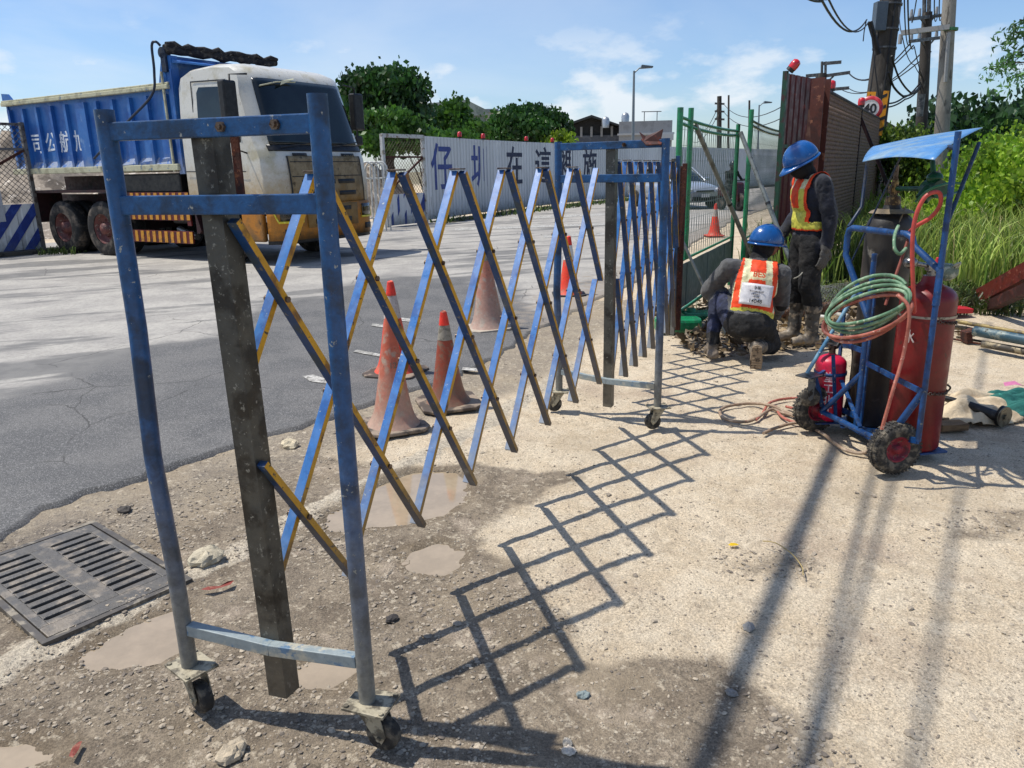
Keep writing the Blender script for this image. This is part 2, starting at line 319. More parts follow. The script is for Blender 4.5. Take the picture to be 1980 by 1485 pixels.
def groundmat():
    m = bpy.data.materials.new('packed_dirt'); m.use_nodes = True; nt = m.node_tree; b = nt.nodes['Principled BSDF']; tcn = N(nt, 'ShaderNodeTexCoord'); v = tcn.outputs['Object']
    def no(s, d=6., r=.6): n = N(nt, 'ShaderNodeTexNoise', i_Scale=s, i_Detail=d, i_Roughness=r); L(nt, v, n.inputs['Vector']); return n.outputs[0]
    def at(n): a = N(nt, 'ShaderNodeAttribute', attribute_name=n); return a.outputs['Fac']
    def mx(f, a, c, bt='MIX'):
        x = N(nt, 'ShaderNodeMix', data_type='RGBA', blend_type=bt)
        if isinstance(f, float): x.inputs[0].default_value = f
        else: L(nt, f, x.inputs[0])
        for q, i in ((a, 6), (c, 7)):
            if isinstance(q, tuple): x.inputs[i].default_value = q
            else: L(nt, q, x.inputs[i])
        return x.outputs[2]
    def ss(q, a, c, o0=0., o1=1.): x = N(nt, 'ShaderNodeMapRange', interpolation_type='SMOOTHSTEP', i_1=a, i_2=c, i_3=o0, i_4=o1); L(nt, q, x.inputs[0]); return x.outputs[0]
    def ma(op, a, c):
        x = N(nt, 'ShaderNodeMath', operation=op)
        for q, i in ((a, 0), (c, 1)):
            if isinstance(q, float): x.inputs[i].default_value = q
            else: L(nt, q, x.inputs[i])
        return x.outputs[0]
    big = no(1.1); mid = no(5.); fin = no(38., 6., .7); vf = no(140., 4., .7)
    dry = mx(ss(mid, .35, .65), (.52, .42, .29, 1), (.59, .495, .36, 1)); dry = mx(ss(fin, .56, .72), dry, (.33, .26, .19, 1)); dry = mx(ss(big, .52, .68), dry, (.42, .33, .235, 1))
    wet = mx(ss(mid, .38, .62), (.175, .138, .098, 1), (.255, .205, .145, 1)); wet = mx(ss(fin, .5, .68), wet, (.125, .10, .07, 1)); wet = mx(ss(no(3., 6., .65), .54, .66), wet, (.34, .275, .205, 1))
    oldp = mx(ss(no(3.), .4, .6), (.27, .228, .17, 1), (.20, .168, .13, 1)); oldp = mx(ss(fin, .5, .66), oldp, (.13, .115, .10, 1))
    wf = ss(ma('ADD', at('wet'), ma('MULTIPLY', ma('SUBTRACT', mid, .5), 1.2)), .3, .7)
    cur = mx(wf, dry, wet); cur = mx(at('old'), cur, oldp)
    kf = ss(ma('ADD', at('kerb'), ma('MULTIPLY', ma('SUBTRACT', no(7.), .5), 1.5)), .38, .62); cur = mx(kf, cur, mx(ss(fin, .45, .6), (.52, .45, .34, 1), (.36, .31, .24, 1)))
    cur = mx(ss(at('mud'), .25, .8, 0., .85), cur, (.17, .13, .085, 1))
    gn = mx(ss(no(2.), .4, .6), (.07, .085, .03, 1), (.16, .12, .07, 1)); cur = mx(at('green'), cur, gn)
    # embedded grit: voronoi specks
    vo = N(nt, 'ShaderNodeTexVoronoi', i_Scale=75.); L(nt, v, vo.inputs['Vector']); g1 = ss(vo.outputs['Distance'], .32, .12); sel = ss(no(9.), .5, .62)
    rnd = N(nt, 'ShaderNodeSeparateColor'); L(nt, vo.outputs['Color'], rnd.inputs[0]); pick = ss(rnd.outputs[0], .6, .7); gf = ma('MULTIPLY', ma('MULTIPLY', g1, sel), pick)
    cur = mx(gf, cur, mx(rnd.outputs[1], (.20, .18, .16, 1), (.62, .56, .48, 1)))
    cur = mx(1., cur, ss(vf, .28, .72, .58, 1.42), 'MULTIPLY'); cur = mx(ma('MULTIPLY', ma('MULTIPLY', ss(no(70., 3., .6), .58, .66), ss(no(2.3, 5., .6), .42, .62)), .85), cur, (.16, .13, .09, 1)); cur = mx(ma('MULTIPLY', ma('MULTIPLY', ss(no(48., 3., .55), .60, .68), ss(no(3.1, 5., .6), .45, .62)), .7), cur, (.62, .54, .41, 1)); cur = mx(ss(no(.7, 7., .65), .50, .62, 0., .45), cur, (.36, .285, .19, 1)); cur = mx(ma('MULTIPLY', ss(no(15., 6., .72), .53, .62), ss(no(1.9, 4., .6), .38, .6, .10, .55)), cur, (.33, .265, .185, 1)); cur = mx(ma('MULTIPLY', ss(no(26., 6., .7), .56, .64), .5), cur, (.64, .55, .41, 1))
    L(nt, cur, b.inputs['Base Color'])
    L(nt, ma('SUBTRACT', .95, ma('MULTIPLY', wf, ss(no(2.5), .45, .7, 0., .32))), b.inputs['Roughness']); b.inputs['Specular IOR Level'].default_value = .35
    h = ma('ADD', ma('ADD', ma('MULTIPLY', fin, .5), ma('MULTIPLY', vf, .25)), ma('ADD', ma('MULTIPLY', gf, .35), ma('MULTIPLY', no(14.), .6)))
    bp = N(nt, 'ShaderNodeBump', i_Strength=1., i_Distance=.024); L(nt, h, bp.inputs['Height']); L(nt, bp.outputs[0], b.inputs['Normal'])
    return m
g = npmesh('ground', np.stack([X, Y, Z], -1).reshape(-1, 3), F, groundmat(), smooth=True, attrs=dict(wet=W.ravel(), kerb=np.clip(K, 0, 1).ravel(), mud=PW.ravel(), green=np.clip(GR, 0, 1).ravel(), old=np.clip(FINE, 0, 1).ravel()))
tag(g, kind='structure')

# road: one sheet with a broken edge, 3 cm thick where it ends
ss_ = np.concatenate([lin(-30, 1.0, 30), lin(1.0, 8.5, 300), lin(8.5, 40, 90), np.geomspace(40, 400, 30)])
ts_ = np.concatenate([[-.02, 0.004, .03], lin(.08, 1.2, 14), lin(1.2, 14, 60), [14.0]])
SS, TT = np.meshgrid(ss_, ts_); wid = np.interp(SS, [0, 12, 18, 24, 60, 400], [15, 15.5, 12.5, 9.0, 8.2, 8.2])
jag = .07*(fbm(SS, SS*0, 9, 21, 5)-.5)*2+.10*(fbm(SS, SS*0, 1.2, 22, 2)-.5)*2; fade = np.clip(1-TT/.6, 0, 1)
tt = edge_at(SS)+np.where(TT > 1.2, 1.2+(TT-1.2)/(12.8)*(wid-1.2), TT)+jag*fade
RX = SS*UX+tt*NX; RY = SS*UY+tt*NY; RZ = np.where(TT < 0, -.035, .016)+np.where(TT < 0, 0, .006*(fbm(RX, RY, 1.2, 25)-.5)); RZ = np.where(TT > 13.9, -.03, RZ)
m_, n_ = RX.shape; idx = np.arange(m_*n_).reshape(m_, n_); F = np.stack([idx[:-1, :-1], idx[1:, :-1], idx[1:, 1:], idx[:-1, 1:]], -1).reshape(-1, 4)
dline = gp((-600, 800), (0, 772), (60, 760), (130, 738), (230, 700), (290, 672), (420, 655), (500, 600), (640, 575), (760, 545), (900, 540), (1000, 600), (1100, 620), (1200, 560), (1400, 440))
dl = dline+[(20, 60), (-60, 60), (-60, 5)]
D = sdist(RX+.25*(fbm(RX, RY, 2, 31)-.5), RY+.25*(fbm(RX, RY, 2, 32)-.5), dl); DU = sstep(D, -.08, .15)
dk = gp((640, 560), (760, 530), (1010, 560), (1040, 640), (1000, 740), (880, 790), (700, 760)); DU = DU*(1-.8*sstep(sdist(RX, RY, dk), -.1, .2))
def roadmat():
    m = bpy.data.materials.new('asphalt'); m.use_nodes = True; nt = m.node_tree; b = nt.nodes['Principled BSDF']; tcn = N(nt, 'ShaderNodeTexCoord'); v = tcn.outputs['Object']
    def no(s, d=6., r=.6, vv=None): n = N(nt, 'ShaderNodeTexNoise', i_Scale=s, i_Detail=d, i_Roughness=r); L(nt, vv or v, n.inputs['Vector']); return n.outputs[0]
    def mx(f, a, c, bt='MIX'):
        x = N(nt, 'ShaderNodeMix', data_type='RGBA', blend_type=bt)
        if isinstance(f, float): x.inputs[0].default_value = f
        else: L(nt, f, x.inputs[0])
        for q, i in ((a, 6), (c, 7)):
            if isinstance(q, tuple): x.inputs[i].default_value = q
            else: L(nt, q, x.inputs[i])
        return x.outputs[2]
    def ss(q, a, c, o0=0., o1=1.): x = N(nt, 'ShaderNodeMapRange', interpolation_type='SMOOTHSTEP', i_1=a, i_2=c, i_3=o0, i_4=o1); L(nt, q, x.inputs[0]); return x.outputs[0]
    def ma(op, a, c):
        x = N(nt, 'ShaderNodeMath', operation=op)
        for q, i in ((a, 0), (c, 1)):
            if isinstance(q, float): x.inputs[i].default_value = q
            else: L(nt, q, x.inputs[i])
        return x.outputs[0]
    mp = N(nt, 'ShaderNodeMapping'); mp.inputs['Rotation'].default_value = (0, 0, R(-24)); L(nt, v, mp.inputs['Vector'])
    mp2 = N(nt, 'ShaderNodeMapping'); mp2.inputs['Scale'].default_value = (.35, 1.5, 1); L(nt, mp.outputs[0], mp2.inputs['Vector'])     # tyre-dragged dust streaks
    a = N(nt, 'ShaderNodeAttribute', attribute_name='dust').outputs['Fac']; st = no(.8, 7., .62, mp2.outputs[0])
    asp = mx(ss(no(2.), .4, .6), (.080, .079, .077, 1), (.115, .111, .105, 1)); asp = mx(ss(no(160., 3., .6), .52, .66), asp, (.27, .262, .25, 1)); asp = mx(ss(no(90., 3., .6), .55, .7), asp, (.05, .05, .05, 1))
    dust = mx(ss(no(1.6), .4, .62), (.31, .29, .26, 1), (.40, .375, .33, 1)); thin = mx(ss(no(4.), .4, .6), (.175, .168, .155, 1), (.14, .135, .126, 1))
    f = ss(ma('ADD', st, ma('MULTIPLY', a, .12)), .52, .60); f = ma('MULTIPLY', f, a)
    cur = mx(a, asp, thin); cur = mx(ma('MULTIPLY', f, ss(no(30., 5., .7), .3, .6, .5, 1.)), cur, dust)
    e = N(nt, 'ShaderNodeAttribute', attribute_name='edge').outputs['Fac']; ef = ss(ma('ADD', e, ma('MULTIPLY', ma('SUBTRACT', no(6.), .5), 1.5)), .4, .8); cur = mx(ma('MULTIPLY', ef, .75), cur, (.25, .21, .165, 1))
    vo = N(nt, 'ShaderNodeTexVoronoi', feature='DISTANCE_TO_EDGE', i_Scale=.9); dv = N(nt, 'ShaderNodeMix', data_type='RGBA', i_0=.25); L(nt, v, dv.inputs[6]); nz = N(nt, 'ShaderNodeTexNoise', i_Scale=1.5, i_Detail=5.); L(nt, v, nz.inputs['Vector']); L(nt, nz.outputs['Color'], dv.inputs[7]); L(nt, dv.outputs[2], vo.inputs['Vector'])
    cr = ma('MULTIPLY', ss(vo.outputs['Distance'], .006, .001), ss(no(.5), .5, .56)); cur = mx(ma('MULTIPLY', cr, .8), cur, (.04, .038, .035, 1))
    L(nt, cur, b.inputs['Base Color']); b.inputs['Roughness'].default_value = .82; b.inputs['Specular IOR Level'].default_value = .4
    h = ma('ADD', ma('MULTIPLY', no(120., 4., .7), .6), ma('MULTIPLY', no(20.), .3)); bp = N(nt, 'ShaderNodeBump', i_Strength=.5, i_Distance=.008); L(nt, h, bp.inputs['Height']); L(nt, bp.outputs[0], b.inputs['Normal'])
    return m
g = npmesh('road', np.stack([RX, RY, RZ], -1).reshape(-1, 3), F, roadmat(), smooth=True, attrs=dict(dust=DU.ravel(), edge=.35*np.clip(1-TT/.05, 0, 1).ravel()*(TT > .01).ravel()+.9*(sstep(SS, 5.2, 8).ravel()*np.clip(1-TT/1.6, 0, 1).ravel())))
tag(g, kind='structure')
# faded lane paint
paint = mat('worn_road_paint', '#b5b2aa', .7, c2='#8f8c84', scale=6, lo=.45, hi=.6, c3='#6d6a64', scale3=30, lo3=.5, hi3=.6)
def flat(name, pix, m, z=.022, kind='structure'):
    pts = [G(x, y, z) for x, y in pix]; b = MB(); b.add(pts, [tuple(range(len(pts)))]); return tag(b.build(name, m), kind=kind)
for pl in [((585, 727), (605, 724), (648, 738), (640, 743), (600, 737)), ((683, 680), (690, 676), (757, 688), (752, 693)), ((760, 612), (815, 619), (812, 625), (760, 618)), ((895, 710), (925, 712), (922, 717), (893, 715)),
           ((880, 441), (1180, 431), (1180, 435), (880, 446)), ((985, 420), (1180, 412), (1180, 416), (985, 425)), ((1050, 455), (1190, 449), (1190, 453), (1050, 460)), ((720, 625), (745, 628), (743, 633), (718, 630))]:
    flat('road_marking', pl, paint)
# puddles
wm = mat('muddy_water', (.30, .235, .155, 1), .06, c2=(.345, .27, .18, 1), scale=6, lo=.4, hi=.6, var=.05, bump=.01, bscale=3, spec=.8, rvar=.0)
for k, p in PUD.items():
    b = MB(); c = Vector((sum(q[0] for q in p)/len(p), sum(q[1] for q in p)/len(p), 0)); pts = [c+(Vector((q[0], q[1], 0))-c)*(1.25 if k in 'ab' else 1.7) for q in p]
    b.add([(q[0], q[1], -.027 if k in 'ab' else -.026) for q in pts], [tuple(range(len(pts)))]); tag(b.build('puddle', wm), kind='structure')
# pebbles pressed into the lot
def rocks(n, region, smin, smax, seed, power=2.2):
    rg = np.random.default_rng(seed); t = (1+5**.5)/2
    iv = np.array([(-1, t, 0), (1, t, 0), (-1, -t, 0), (1, -t, 0), (0, -1, t), (0, 1, t), (0, -1, -t), (0, 1, -t), (t, 0, -1), (t, 0, 1), (-t, 0, -1), (-t, 0, 1)])/1.9
    fi = np.array([(0, 11, 5), (0, 5, 1), (0, 1, 7), (0, 7, 10), (0, 10, 11), (1, 5, 9), (5, 11, 4), (11, 10, 2), (10, 7, 6), (7, 1, 8), (3, 9, 4), (3, 4, 2), (3, 2, 6), (3, 6, 8), (3, 8, 9), (4, 9, 5), (2, 4, 11), (6, 2, 10), (8, 6, 7), (9, 8, 1)])
    x, y = region(rg, n); s = smin+(smax-smin)*rg.random(len(x))**power*1.; n = len(x)
    v = iv[None]*(1+.75*(rg.random((n, 12, 1))-.5))*s[:, None, None]*np.stack([.8+.6*rg.random(n), .8+.4*rg.random(n), .28+.35*rg.random(n)], -1)[:, None]
    v[..., 2] += v[..., 0]*(.6*(rg.random(n)-.5))[:, None]
    a = rg.random(n)*6.28; ca, sa = np.cos(a)[:, None], np.sin(a)[:, None]; vx = v[..., 0]*ca-v[..., 1]*sa; vy = v[..., 0]*sa+v[..., 1]*ca
    z = ground_z(x, y)+s*.18; V = np.stack([vx+x[:, None], vy+y[:, None], v[..., 2]+z[:, None]], -1).reshape(-1, 3)
    return V, (fi[None]+12*np.arange(n)[:, None, None]).reshape(-1, 3)
def offroad(x, y): s = x*UX+y*UY; return (x*NX+y*NY-edge_at(s)) < -.04
def reg_near(rg, n):
    r = 1.1+7.5*rg.random(n*4)**1.5; a = (rg.random(n*4)-.5)*1.9; x = r*np.sin(a); y = r*np.cos(a); k = offroad(x, y) & (fbm(x, y, 1.1, 41, 3)+.35*(x*NX+y*NY+.5 > -.6) > .50+.12*rg.random(n*4)); return x[k][:n], y[k][:n]
def reg_all(rg, n):
    r = 1.1+8*rg.random(n*2)**1.3; a = (rg.random(n*2)-.5)*1.9; x = r*np.sin(a); y = r*np.cos(a); k = offroad(x, y); return x[k][:n], y[k][:n]
def reg_wet(rg, n):
    x = -2.4+3.6*rg.random(n*4); y = 1.2+3.2*rg.random(n*4); d = sdist(x, y, WET[0]); k = offroad(x, y) & (d > 0) & (fbm(x, y, 2.0, 43, 3) > .46); return x[k][:n], y[k][:n]
def reg_patch(rg, n):
    xs_, ys_ = [], []
    for p in WET[1:4]+[WET[4]]:
        P = np.array([q[:2] for q in p]); lo, hi = P.min(0)-.15, P.max(0)+.15; x = lo[0]+(hi[0]-lo[0])*rg.random(n); y = lo[1]+(hi[1]-lo[1])*rg.random(n); k = sdist(x+.2*(fbm(x, y, 5, 61)-.5), y+.2*(fbm(x, y, 5, 62)-.5), p) > -.04; xs_.append(x[k][:n//4]); ys_.append(y[k][:n//4])
    return np.concatenate(xs_), np.concatenate(ys_)
V5, F5 = rocks(1000, reg_patch, .002, .012, 12, 3.0)
V4, F4 = rocks(9000, reg_all, .0016, .0055, 9, 1.6)
V1, F1 = rocks(7000, reg_near, .0018, .0075, 1, 2.6); V2, F2 = rocks(420, reg_all, .005, .018, 2, 4.); V3_, F3 = rocks(8500, reg_wet, .002, .010, 3, 3.2)
pm = mat('pebble_stone', '#6a6055', .85, island=C('#ab9e8a'), var=.25, vscale=120)
g = npmesh('gravel', np.concatenate([V1, V2, V3_, V4, V5]), np.concatenate([F1, F2+len(V1), F3+len(V1)+len(V2), F4+len(V1)+len(V2)+len(V3_), F5+len(V1)+len(V2)+len(V3_)+len(V4)]), pm); tag(g, 'loose grey and tan grit scattered over the dirt', 'gravel', kind='stuff')
def stone(px, py, r, colr, label):
    c = G(px, py); b = MB(); b.ball((0, 0, r*.3), (r*1.2, r*.9, r*.6), 14); rg = random.Random(px)
    b.v = [p*(1+.35*(mnoise.noise(p*(2.5/r)+Vector((px, 0, 0))))) for p in b.v]; b.sm = [False]*len(b.sm)
    o = b.build('stone', mat('stone_'+colr, '#'+colr, .85, var=.3, vscale=40, bump=.5)); o.location = (c.x, c.y, float(ground_z(np.array([c.x]), np.array([c.y]))[0])); tag(o, label, 'stone', 'stones lying on the dirt'); o.rotation_euler.z = rg.random()*3
stone(447, 1452, .038, 'b3a48c', 'rounded cream stone at the bottom edge left of the near casters')
stone(1448, 1207, .022, '8d8a85', 'angular grey stone inside the dark cable shadow band')
stone(1097, 1432, .016, 'aaa294', 'small pale stone below the lattice shadow corner')
stone(1100, 1447, .017, 'cbbfae', 'lowest of the three pale stones by the shadow corner')
stone(1128, 1340, .018, '7f8a88', 'greenish grey stone just right of the lattice shadow')
stone(1415, 1336, .016, '85817c', 'small grey stone left of the lower cable shadow')
stone(758, 1195, .022, '3a3532', 'dark broken lump of asphalt right of the right near post')
stone(560, 860, .05, 'bdb094', 'pale broken concrete chunk beside the asphalt edge')
stone(400, 1085, .06, 'b2a78f', 'flat pale concrete lump on the kerb line right of the grate')
stone(240, 985, .03, '4a443e', 'dark crumbled asphalt lump above the grate')
# yellow leaf, red scrap, dry stalk
b = MB(); c = G(1418, 1052); b.add([(-.022, 0, .004), (-.008, .010, .009), (.012, .009, .008), (.024, 0, .004), (.010, -.009, .006), (-.010, -.009, .005)], [(0, 1, 2, 3, 4, 5)])
o = b.build('leaf', leafmat('yellow_leaf', '#d8b11c', '#e6c326')); o.location = c-Vector((0, 0, .008)); tag(o, 'small bright yellow fallen leaf on the dry dirt', 'leaf')
b = MB(); b.tube(spline([G(1475, 1046, .02), G(1500, 1050, .03), G(1530, 1070, .02), G(1550, 1095, .01), G(1553, 1112, .01)]), .0022, 5)
tag(b.build('dry_stalk', mat('straw', '#a08c5a', .8)), 'bent dry grass stalk lying on the dirt', 'stalk')
redm = mat('red_scrap_film', '#7a3226', .7, c2='#8f5a48', scale=30)
def scrap(pix, label):
    pts = [G(x, y, .006+.006*(i % 2)) for i, (x, y) in enumerate(pix)]; b = MB(); b.add(pts, [tuple(range(len(pts)))]); tag(b.build('plastic_scrap', redm), label, 'litter', 'red plastic scraps')
scrap([(388, 1140), (402, 1134), (425, 1133), (440, 1124), (453, 1122), (446, 1130), (428, 1136), (405, 1141)], 'torn orange red plastic scrap under the near bottom rail')
scrap([(133, 1462), (140, 1444), (153, 1434), (159, 1433), (152, 1450), (141, 1465)], 'dark red plastic scrap at the lower left corner')

# ---------------------------------------------------------------- drain grate
iron = mat('cast_iron', '#5c5852', .5, .2, c2='#82786a', scale=9, lo=.48, hi=.62, c3='#8b8275', scale3=18, lo3=.6, hi3=.7, bump=.25, bscale=70)
pit = mat('drain_dark', '#060606', .9, var=0)
gc = [G(-62, 1098), G(175, 1016), G(320, 1090), G(92, 1235)]     # corners
gx = (gc[1]-gc[0]).normalized(); gl = (gc[1]-gc[0]).length; gyv = (gc[3]-gc[0]); gyv = (gyv-gx*gyv.dot(gx)); gw = gyv.length; gyv.normalize()
root = thing('drain_grate', gc[0], 'slotted cast iron drain grate set in the pavement at lower left', 'drain grate')
def GP(a, b_, z): return gx*a+gyv*b_+Vector((0, 0, z))
# solid plate with real slots: strips between slots
plate = MB(); nsl = 11; top = .006
def pbox(a0, a1, b0, b1, z0=-.03, z1=top): plate.prism([(a0, b0), (a1, b0), (a1, b1), (a0, b1)], lambda a, b_, t: GP(a, b_, t), z0, z1)
def slotplate(a0, a1, b0, b1, n):
    st = (b1-b0)/n
    for i in range(n): pbox(a0, a1, b0+i*st+st*.40, b0+(i+1)*st)
    for i in range(n):
        for a, q in ((a0, 1), (a1, -1)): plate.prism([(a-q*.002, b0+i*st-.0005), (a+q*.013, b0+i*st-.0005), (a-q*.002, b0+i*st+st*.17)], lambda x, y, t: GP(x, y, t), -.03, top-.0003); plate.prism([(a-q*.002, b0+i*st+st*.405), (a+q*.013, b0+i*st+st*.405), (a-q*.002, b0+i*st+st*.23)], lambda x, y, t: GP(x, y, t), -.03, top-.0003)
W0 = gw; Lg = gl
fa, fb = Lg*.07, W0*.10
pbox(0, Lg, 0, fb); pbox(0, Lg, W0-fb, W0); pbox(0, fa, fb, W0-fb); pbox(Lg-fa, Lg, fb, W0-fb); pbox(Lg*.42, Lg*.58, fb, W0-fb)
slotplate(fa, Lg*.42, fb, W0-fb, nsl); slotplate(Lg*.58, Lg-fa, fb, W0-fb, nsl)
plate.build('grate_plate', iron, root, bevel=.003)
b = MB(); b.prism([(.01, .01), (Lg-.01, .01), (Lg-.01, W0-.01), (.01, W0-.01)], lambda a, b_, t: GP(a, b_, t), -.028, -.0265); b.build('drain_pit', pit, root)
b = MB()
for (a0, a1, b0, b1) in ((-.03, Lg+.03, -.03, -.006), (-.03, Lg+.03, W0+.006, W0+.03), (-.03, -.006, -.006, W0+.006), (Lg+.006, Lg+.03, -.006, W0+.006)): b.prism([(a0, b0), (a1, b0), (a1, b1), (a0, b1)], lambda a, b_, t: GP(a, b_, t), -.03, .006)
b.build('grate_frame', mat('grate_frame_steel', '#55504a', .6, .3, c2='#8d8474', scale=14), root)
# ---------------------------------------------------------------- folding barrier
blue = mat('chipped_blue_paint', '#0a4474', .42, c2='#0a2c4a', scale=9, lo=.46, hi=.62, c3='#8a8d88', scale3=55, lo3=.65, hi3=.70, var=.3, bump=.12, dust=('#7d7a6d', .0, .95, .92), spec=.5)
blue_lit = mat('sunlit_blue_paint', '#2c69a8', .38, c2='#1d5290', scale=12, lo=.48, hi=.62, c3='#a4aaa8', scale3=70, lo3=.64, hi3=.69, var=.15, dust=('#98968a', .10, .75, .8), spec=.7)  # barrier blue lightened: sun and sky reflection painted into the rising bars
blue_shaded = mat('shaded_blue_paint', '#0d3a6b', .5, c2='#26394a', scale=12, lo=.48, hi=.62, c3='#6f6a60', scale3=50, lo3=.6, hi3=.67, dust=('#5d564b', .10, .95, .85))  # barrier blue darkened: shade painted into the falling bars
yel = mat('worn_yellow_paint', '#c8930c', .5, c2='#7a5218', scale=10, lo=.50, hi=.64, c3='#3b3328', scale3=40, lo3=.6, hi3=.66, dust=('#5b554b', .10, .85, .8))
galv = mat('grimy_galvanised', '#4a4943', .45, .35, c2='#2b2823', scale=9, lo=.45, hi=.6, c3='#7d7c74', scale3=60, lo3=.6, hi3=.68, dust=('#7c7363', .05, .5, .5), bump=.1)
rust = mat('rust', '#4a2418', .85, c2='#2c1712', scale=20, c3='#7a4a2e', scale3=60, bump=.3)
bolt = mat('bolt_steel', '#6a5a4c', .45, .7, c2='#3a2418', scale=60)
cast = mat('dusty_caster', '#a49b84', .6, .1, c2='#5d5648', scale=30, lo=.45, hi=.6, bump=.2)
rub = mat('dirty_rubber', '#2b2926', .85, c2='#6a6254', scale=30, lo=.45, hi=.65, bump=.3)
bar_root = thing('folding_barrier', (-.67, 1.83, 0), 'blue expanding trellis barrier on casters with yellow edged lattice bars', 'barrier')
def W(p): return V3(p)
def post(x, y, z0, z1, kink=(0, 0), zk=.9, r=.0225, rd=0):
    b = MB(); b.tube([(x, y, z0), (x, y, zk-.35), (x+kink[0], y+kink[1], zk), (x, y, zk+.35), (x, y, z1)], r, 16); b.build('post', blue, bar_root, True)
def caster(x, y, ang, z0=.135):
    b = MB(); M3 = Matrix.Rotation(ang, 3, 'Z'); c = Vector((x, y, 0))
    b.box(c+Vector((0, 0, z0)), (.125, .100, .008), M3)
    for s in (-1, 1):
        for t in (-1, 1): b.cyl(c+M3 @ Vector((s*.052, t*.040, z0+.003)), c+M3 @ Vector((s*.052, t*.040, z0+.009)), .007, n=8)
        b.prism([(-.036, .125), (.034, .125), (.052, .055), (.038, .030), (.016, .05)], lambda a, z, t: c+M3 @ Vector((a, t, z)), s*.024-.002, s*.024+.002)
    b.cyl(c+Vector((0, 0, .116)), c+Vector((0, 0, .132)), .034, n=16); b.cyl(c+M3 @ Vector((.032, -.032, .048)), c+M3 @ Vector((.032, .032, .048)), .007, n=8)
    o = b.build('caster', cast, bar_root, True, bevel=.0012)
    w = MB(); q = c+M3 @ Vector((.032, 0, .048)); ax = M3 @ Vector((0, 1, 0)); w.lathe([(.014, -.017), (.043, -.017), (.048, -.011), (.048, .011), (.043, .017), (.014, .017)], q, 22, axis=ax); wo = w.build('wheel', rub, o); wo.location = (0, 0, 0)
    for v in wo.data.vertices: v.co -= bar_root.location
def endframe(Lp, Rp, f, tops, chs, chw=.058, strip=False, lean=0.):
    """Lp, Rp post feet; f = unit vector along the barrier"""
    Lp = Vector(Lp); Rp = Vector(Rp); d = (Rp-Lp).to_3d().normalized()
    post(Lp.x, Lp.y, .135, tops[0], (-.012, .0), .78); post(Rp.x, Rp.y, .135, tops[1])
    for z, h, w in ((tops[2], .042, .026), (tops[3], .045, .026)):
        b = MB(); b.bar(Lp.to_3d()+d*.015+Vector((0, 0, z)), Rp.to_3d()-d*.015+Vector((0, 0, z)), w, h); b.build('rail', blue, bar_root, True, bevel=.003)
    b = MB(); m = (Lp+Rp).to_3d()/2; a = Lp.to_3d()+d*.02+Vector((0, 0, .262)); e = Rp.to_3d()-d*.02+Vector((0, 0, .258)); mm = (a+e)/2-Vector((0, 0, .014)); b.bar(a, mm, .028, .034); b.bar(mm, e, .028, .034)
    b.build('rail', mat('pale_blue_paint', '#858f90', .55, c2='#a39f8f', scale=10, c3='#55718a', scale3=22, lo3=.55, hi3=.65), bar_root, True, bevel=.002)
    b = MB()
    for t in (.24, .10):
        p = Rp.to_3d()-d*t+Vector((0, 0, tops[2])); n_ = Vector((d.y, -d.x, 0)); n_ = n_ if n_.y < 0 else -n_; b.cyl(p, p+n_*.022, .012, n=6); b.cyl(p, p+n_*.028, .006, n=8)
    b.build('bolt', bolt, bar_root, True)
    # U channel behind the rails
    c = m+Vector(f).to_3d()*.015+d*chs; fx = Vector(f).to_3d(); z0, z1 = .075, tops[2]+.012; t = .004
    b = MB(); hw = chw/2
    def pl(p0, p1):
        b.prism([p0, (p1[0], p0[1]), p1, (p0[0], p1[1])], lambda a_, b_, z: c+d*(a_-lean*z/1.6)+fx*b_+Vector((0, 0, z)), z0, z1)
    pl((-hw, 0), (hw, t)); pl((-hw, t), (-hw+t, .055)); pl((hw-t, t), (hw, .055)); pl((-hw+t, .051), (-.015, .055)); pl((.015, .051), (hw-t, .055))
    b.build('channel', galv, bar_root, True)
    if strip: b = MB(); b.bar(c+d*(hw+.018)+fx*.02+Vector((0, 0, tops[3]-.02)), c+d*(hw+.018)+fx*.02+Vector((0, 0, tops[2]+.01)), .022, .006, up=tuple(fx)); b.build('hanger_strip', rust, bar_root, True)
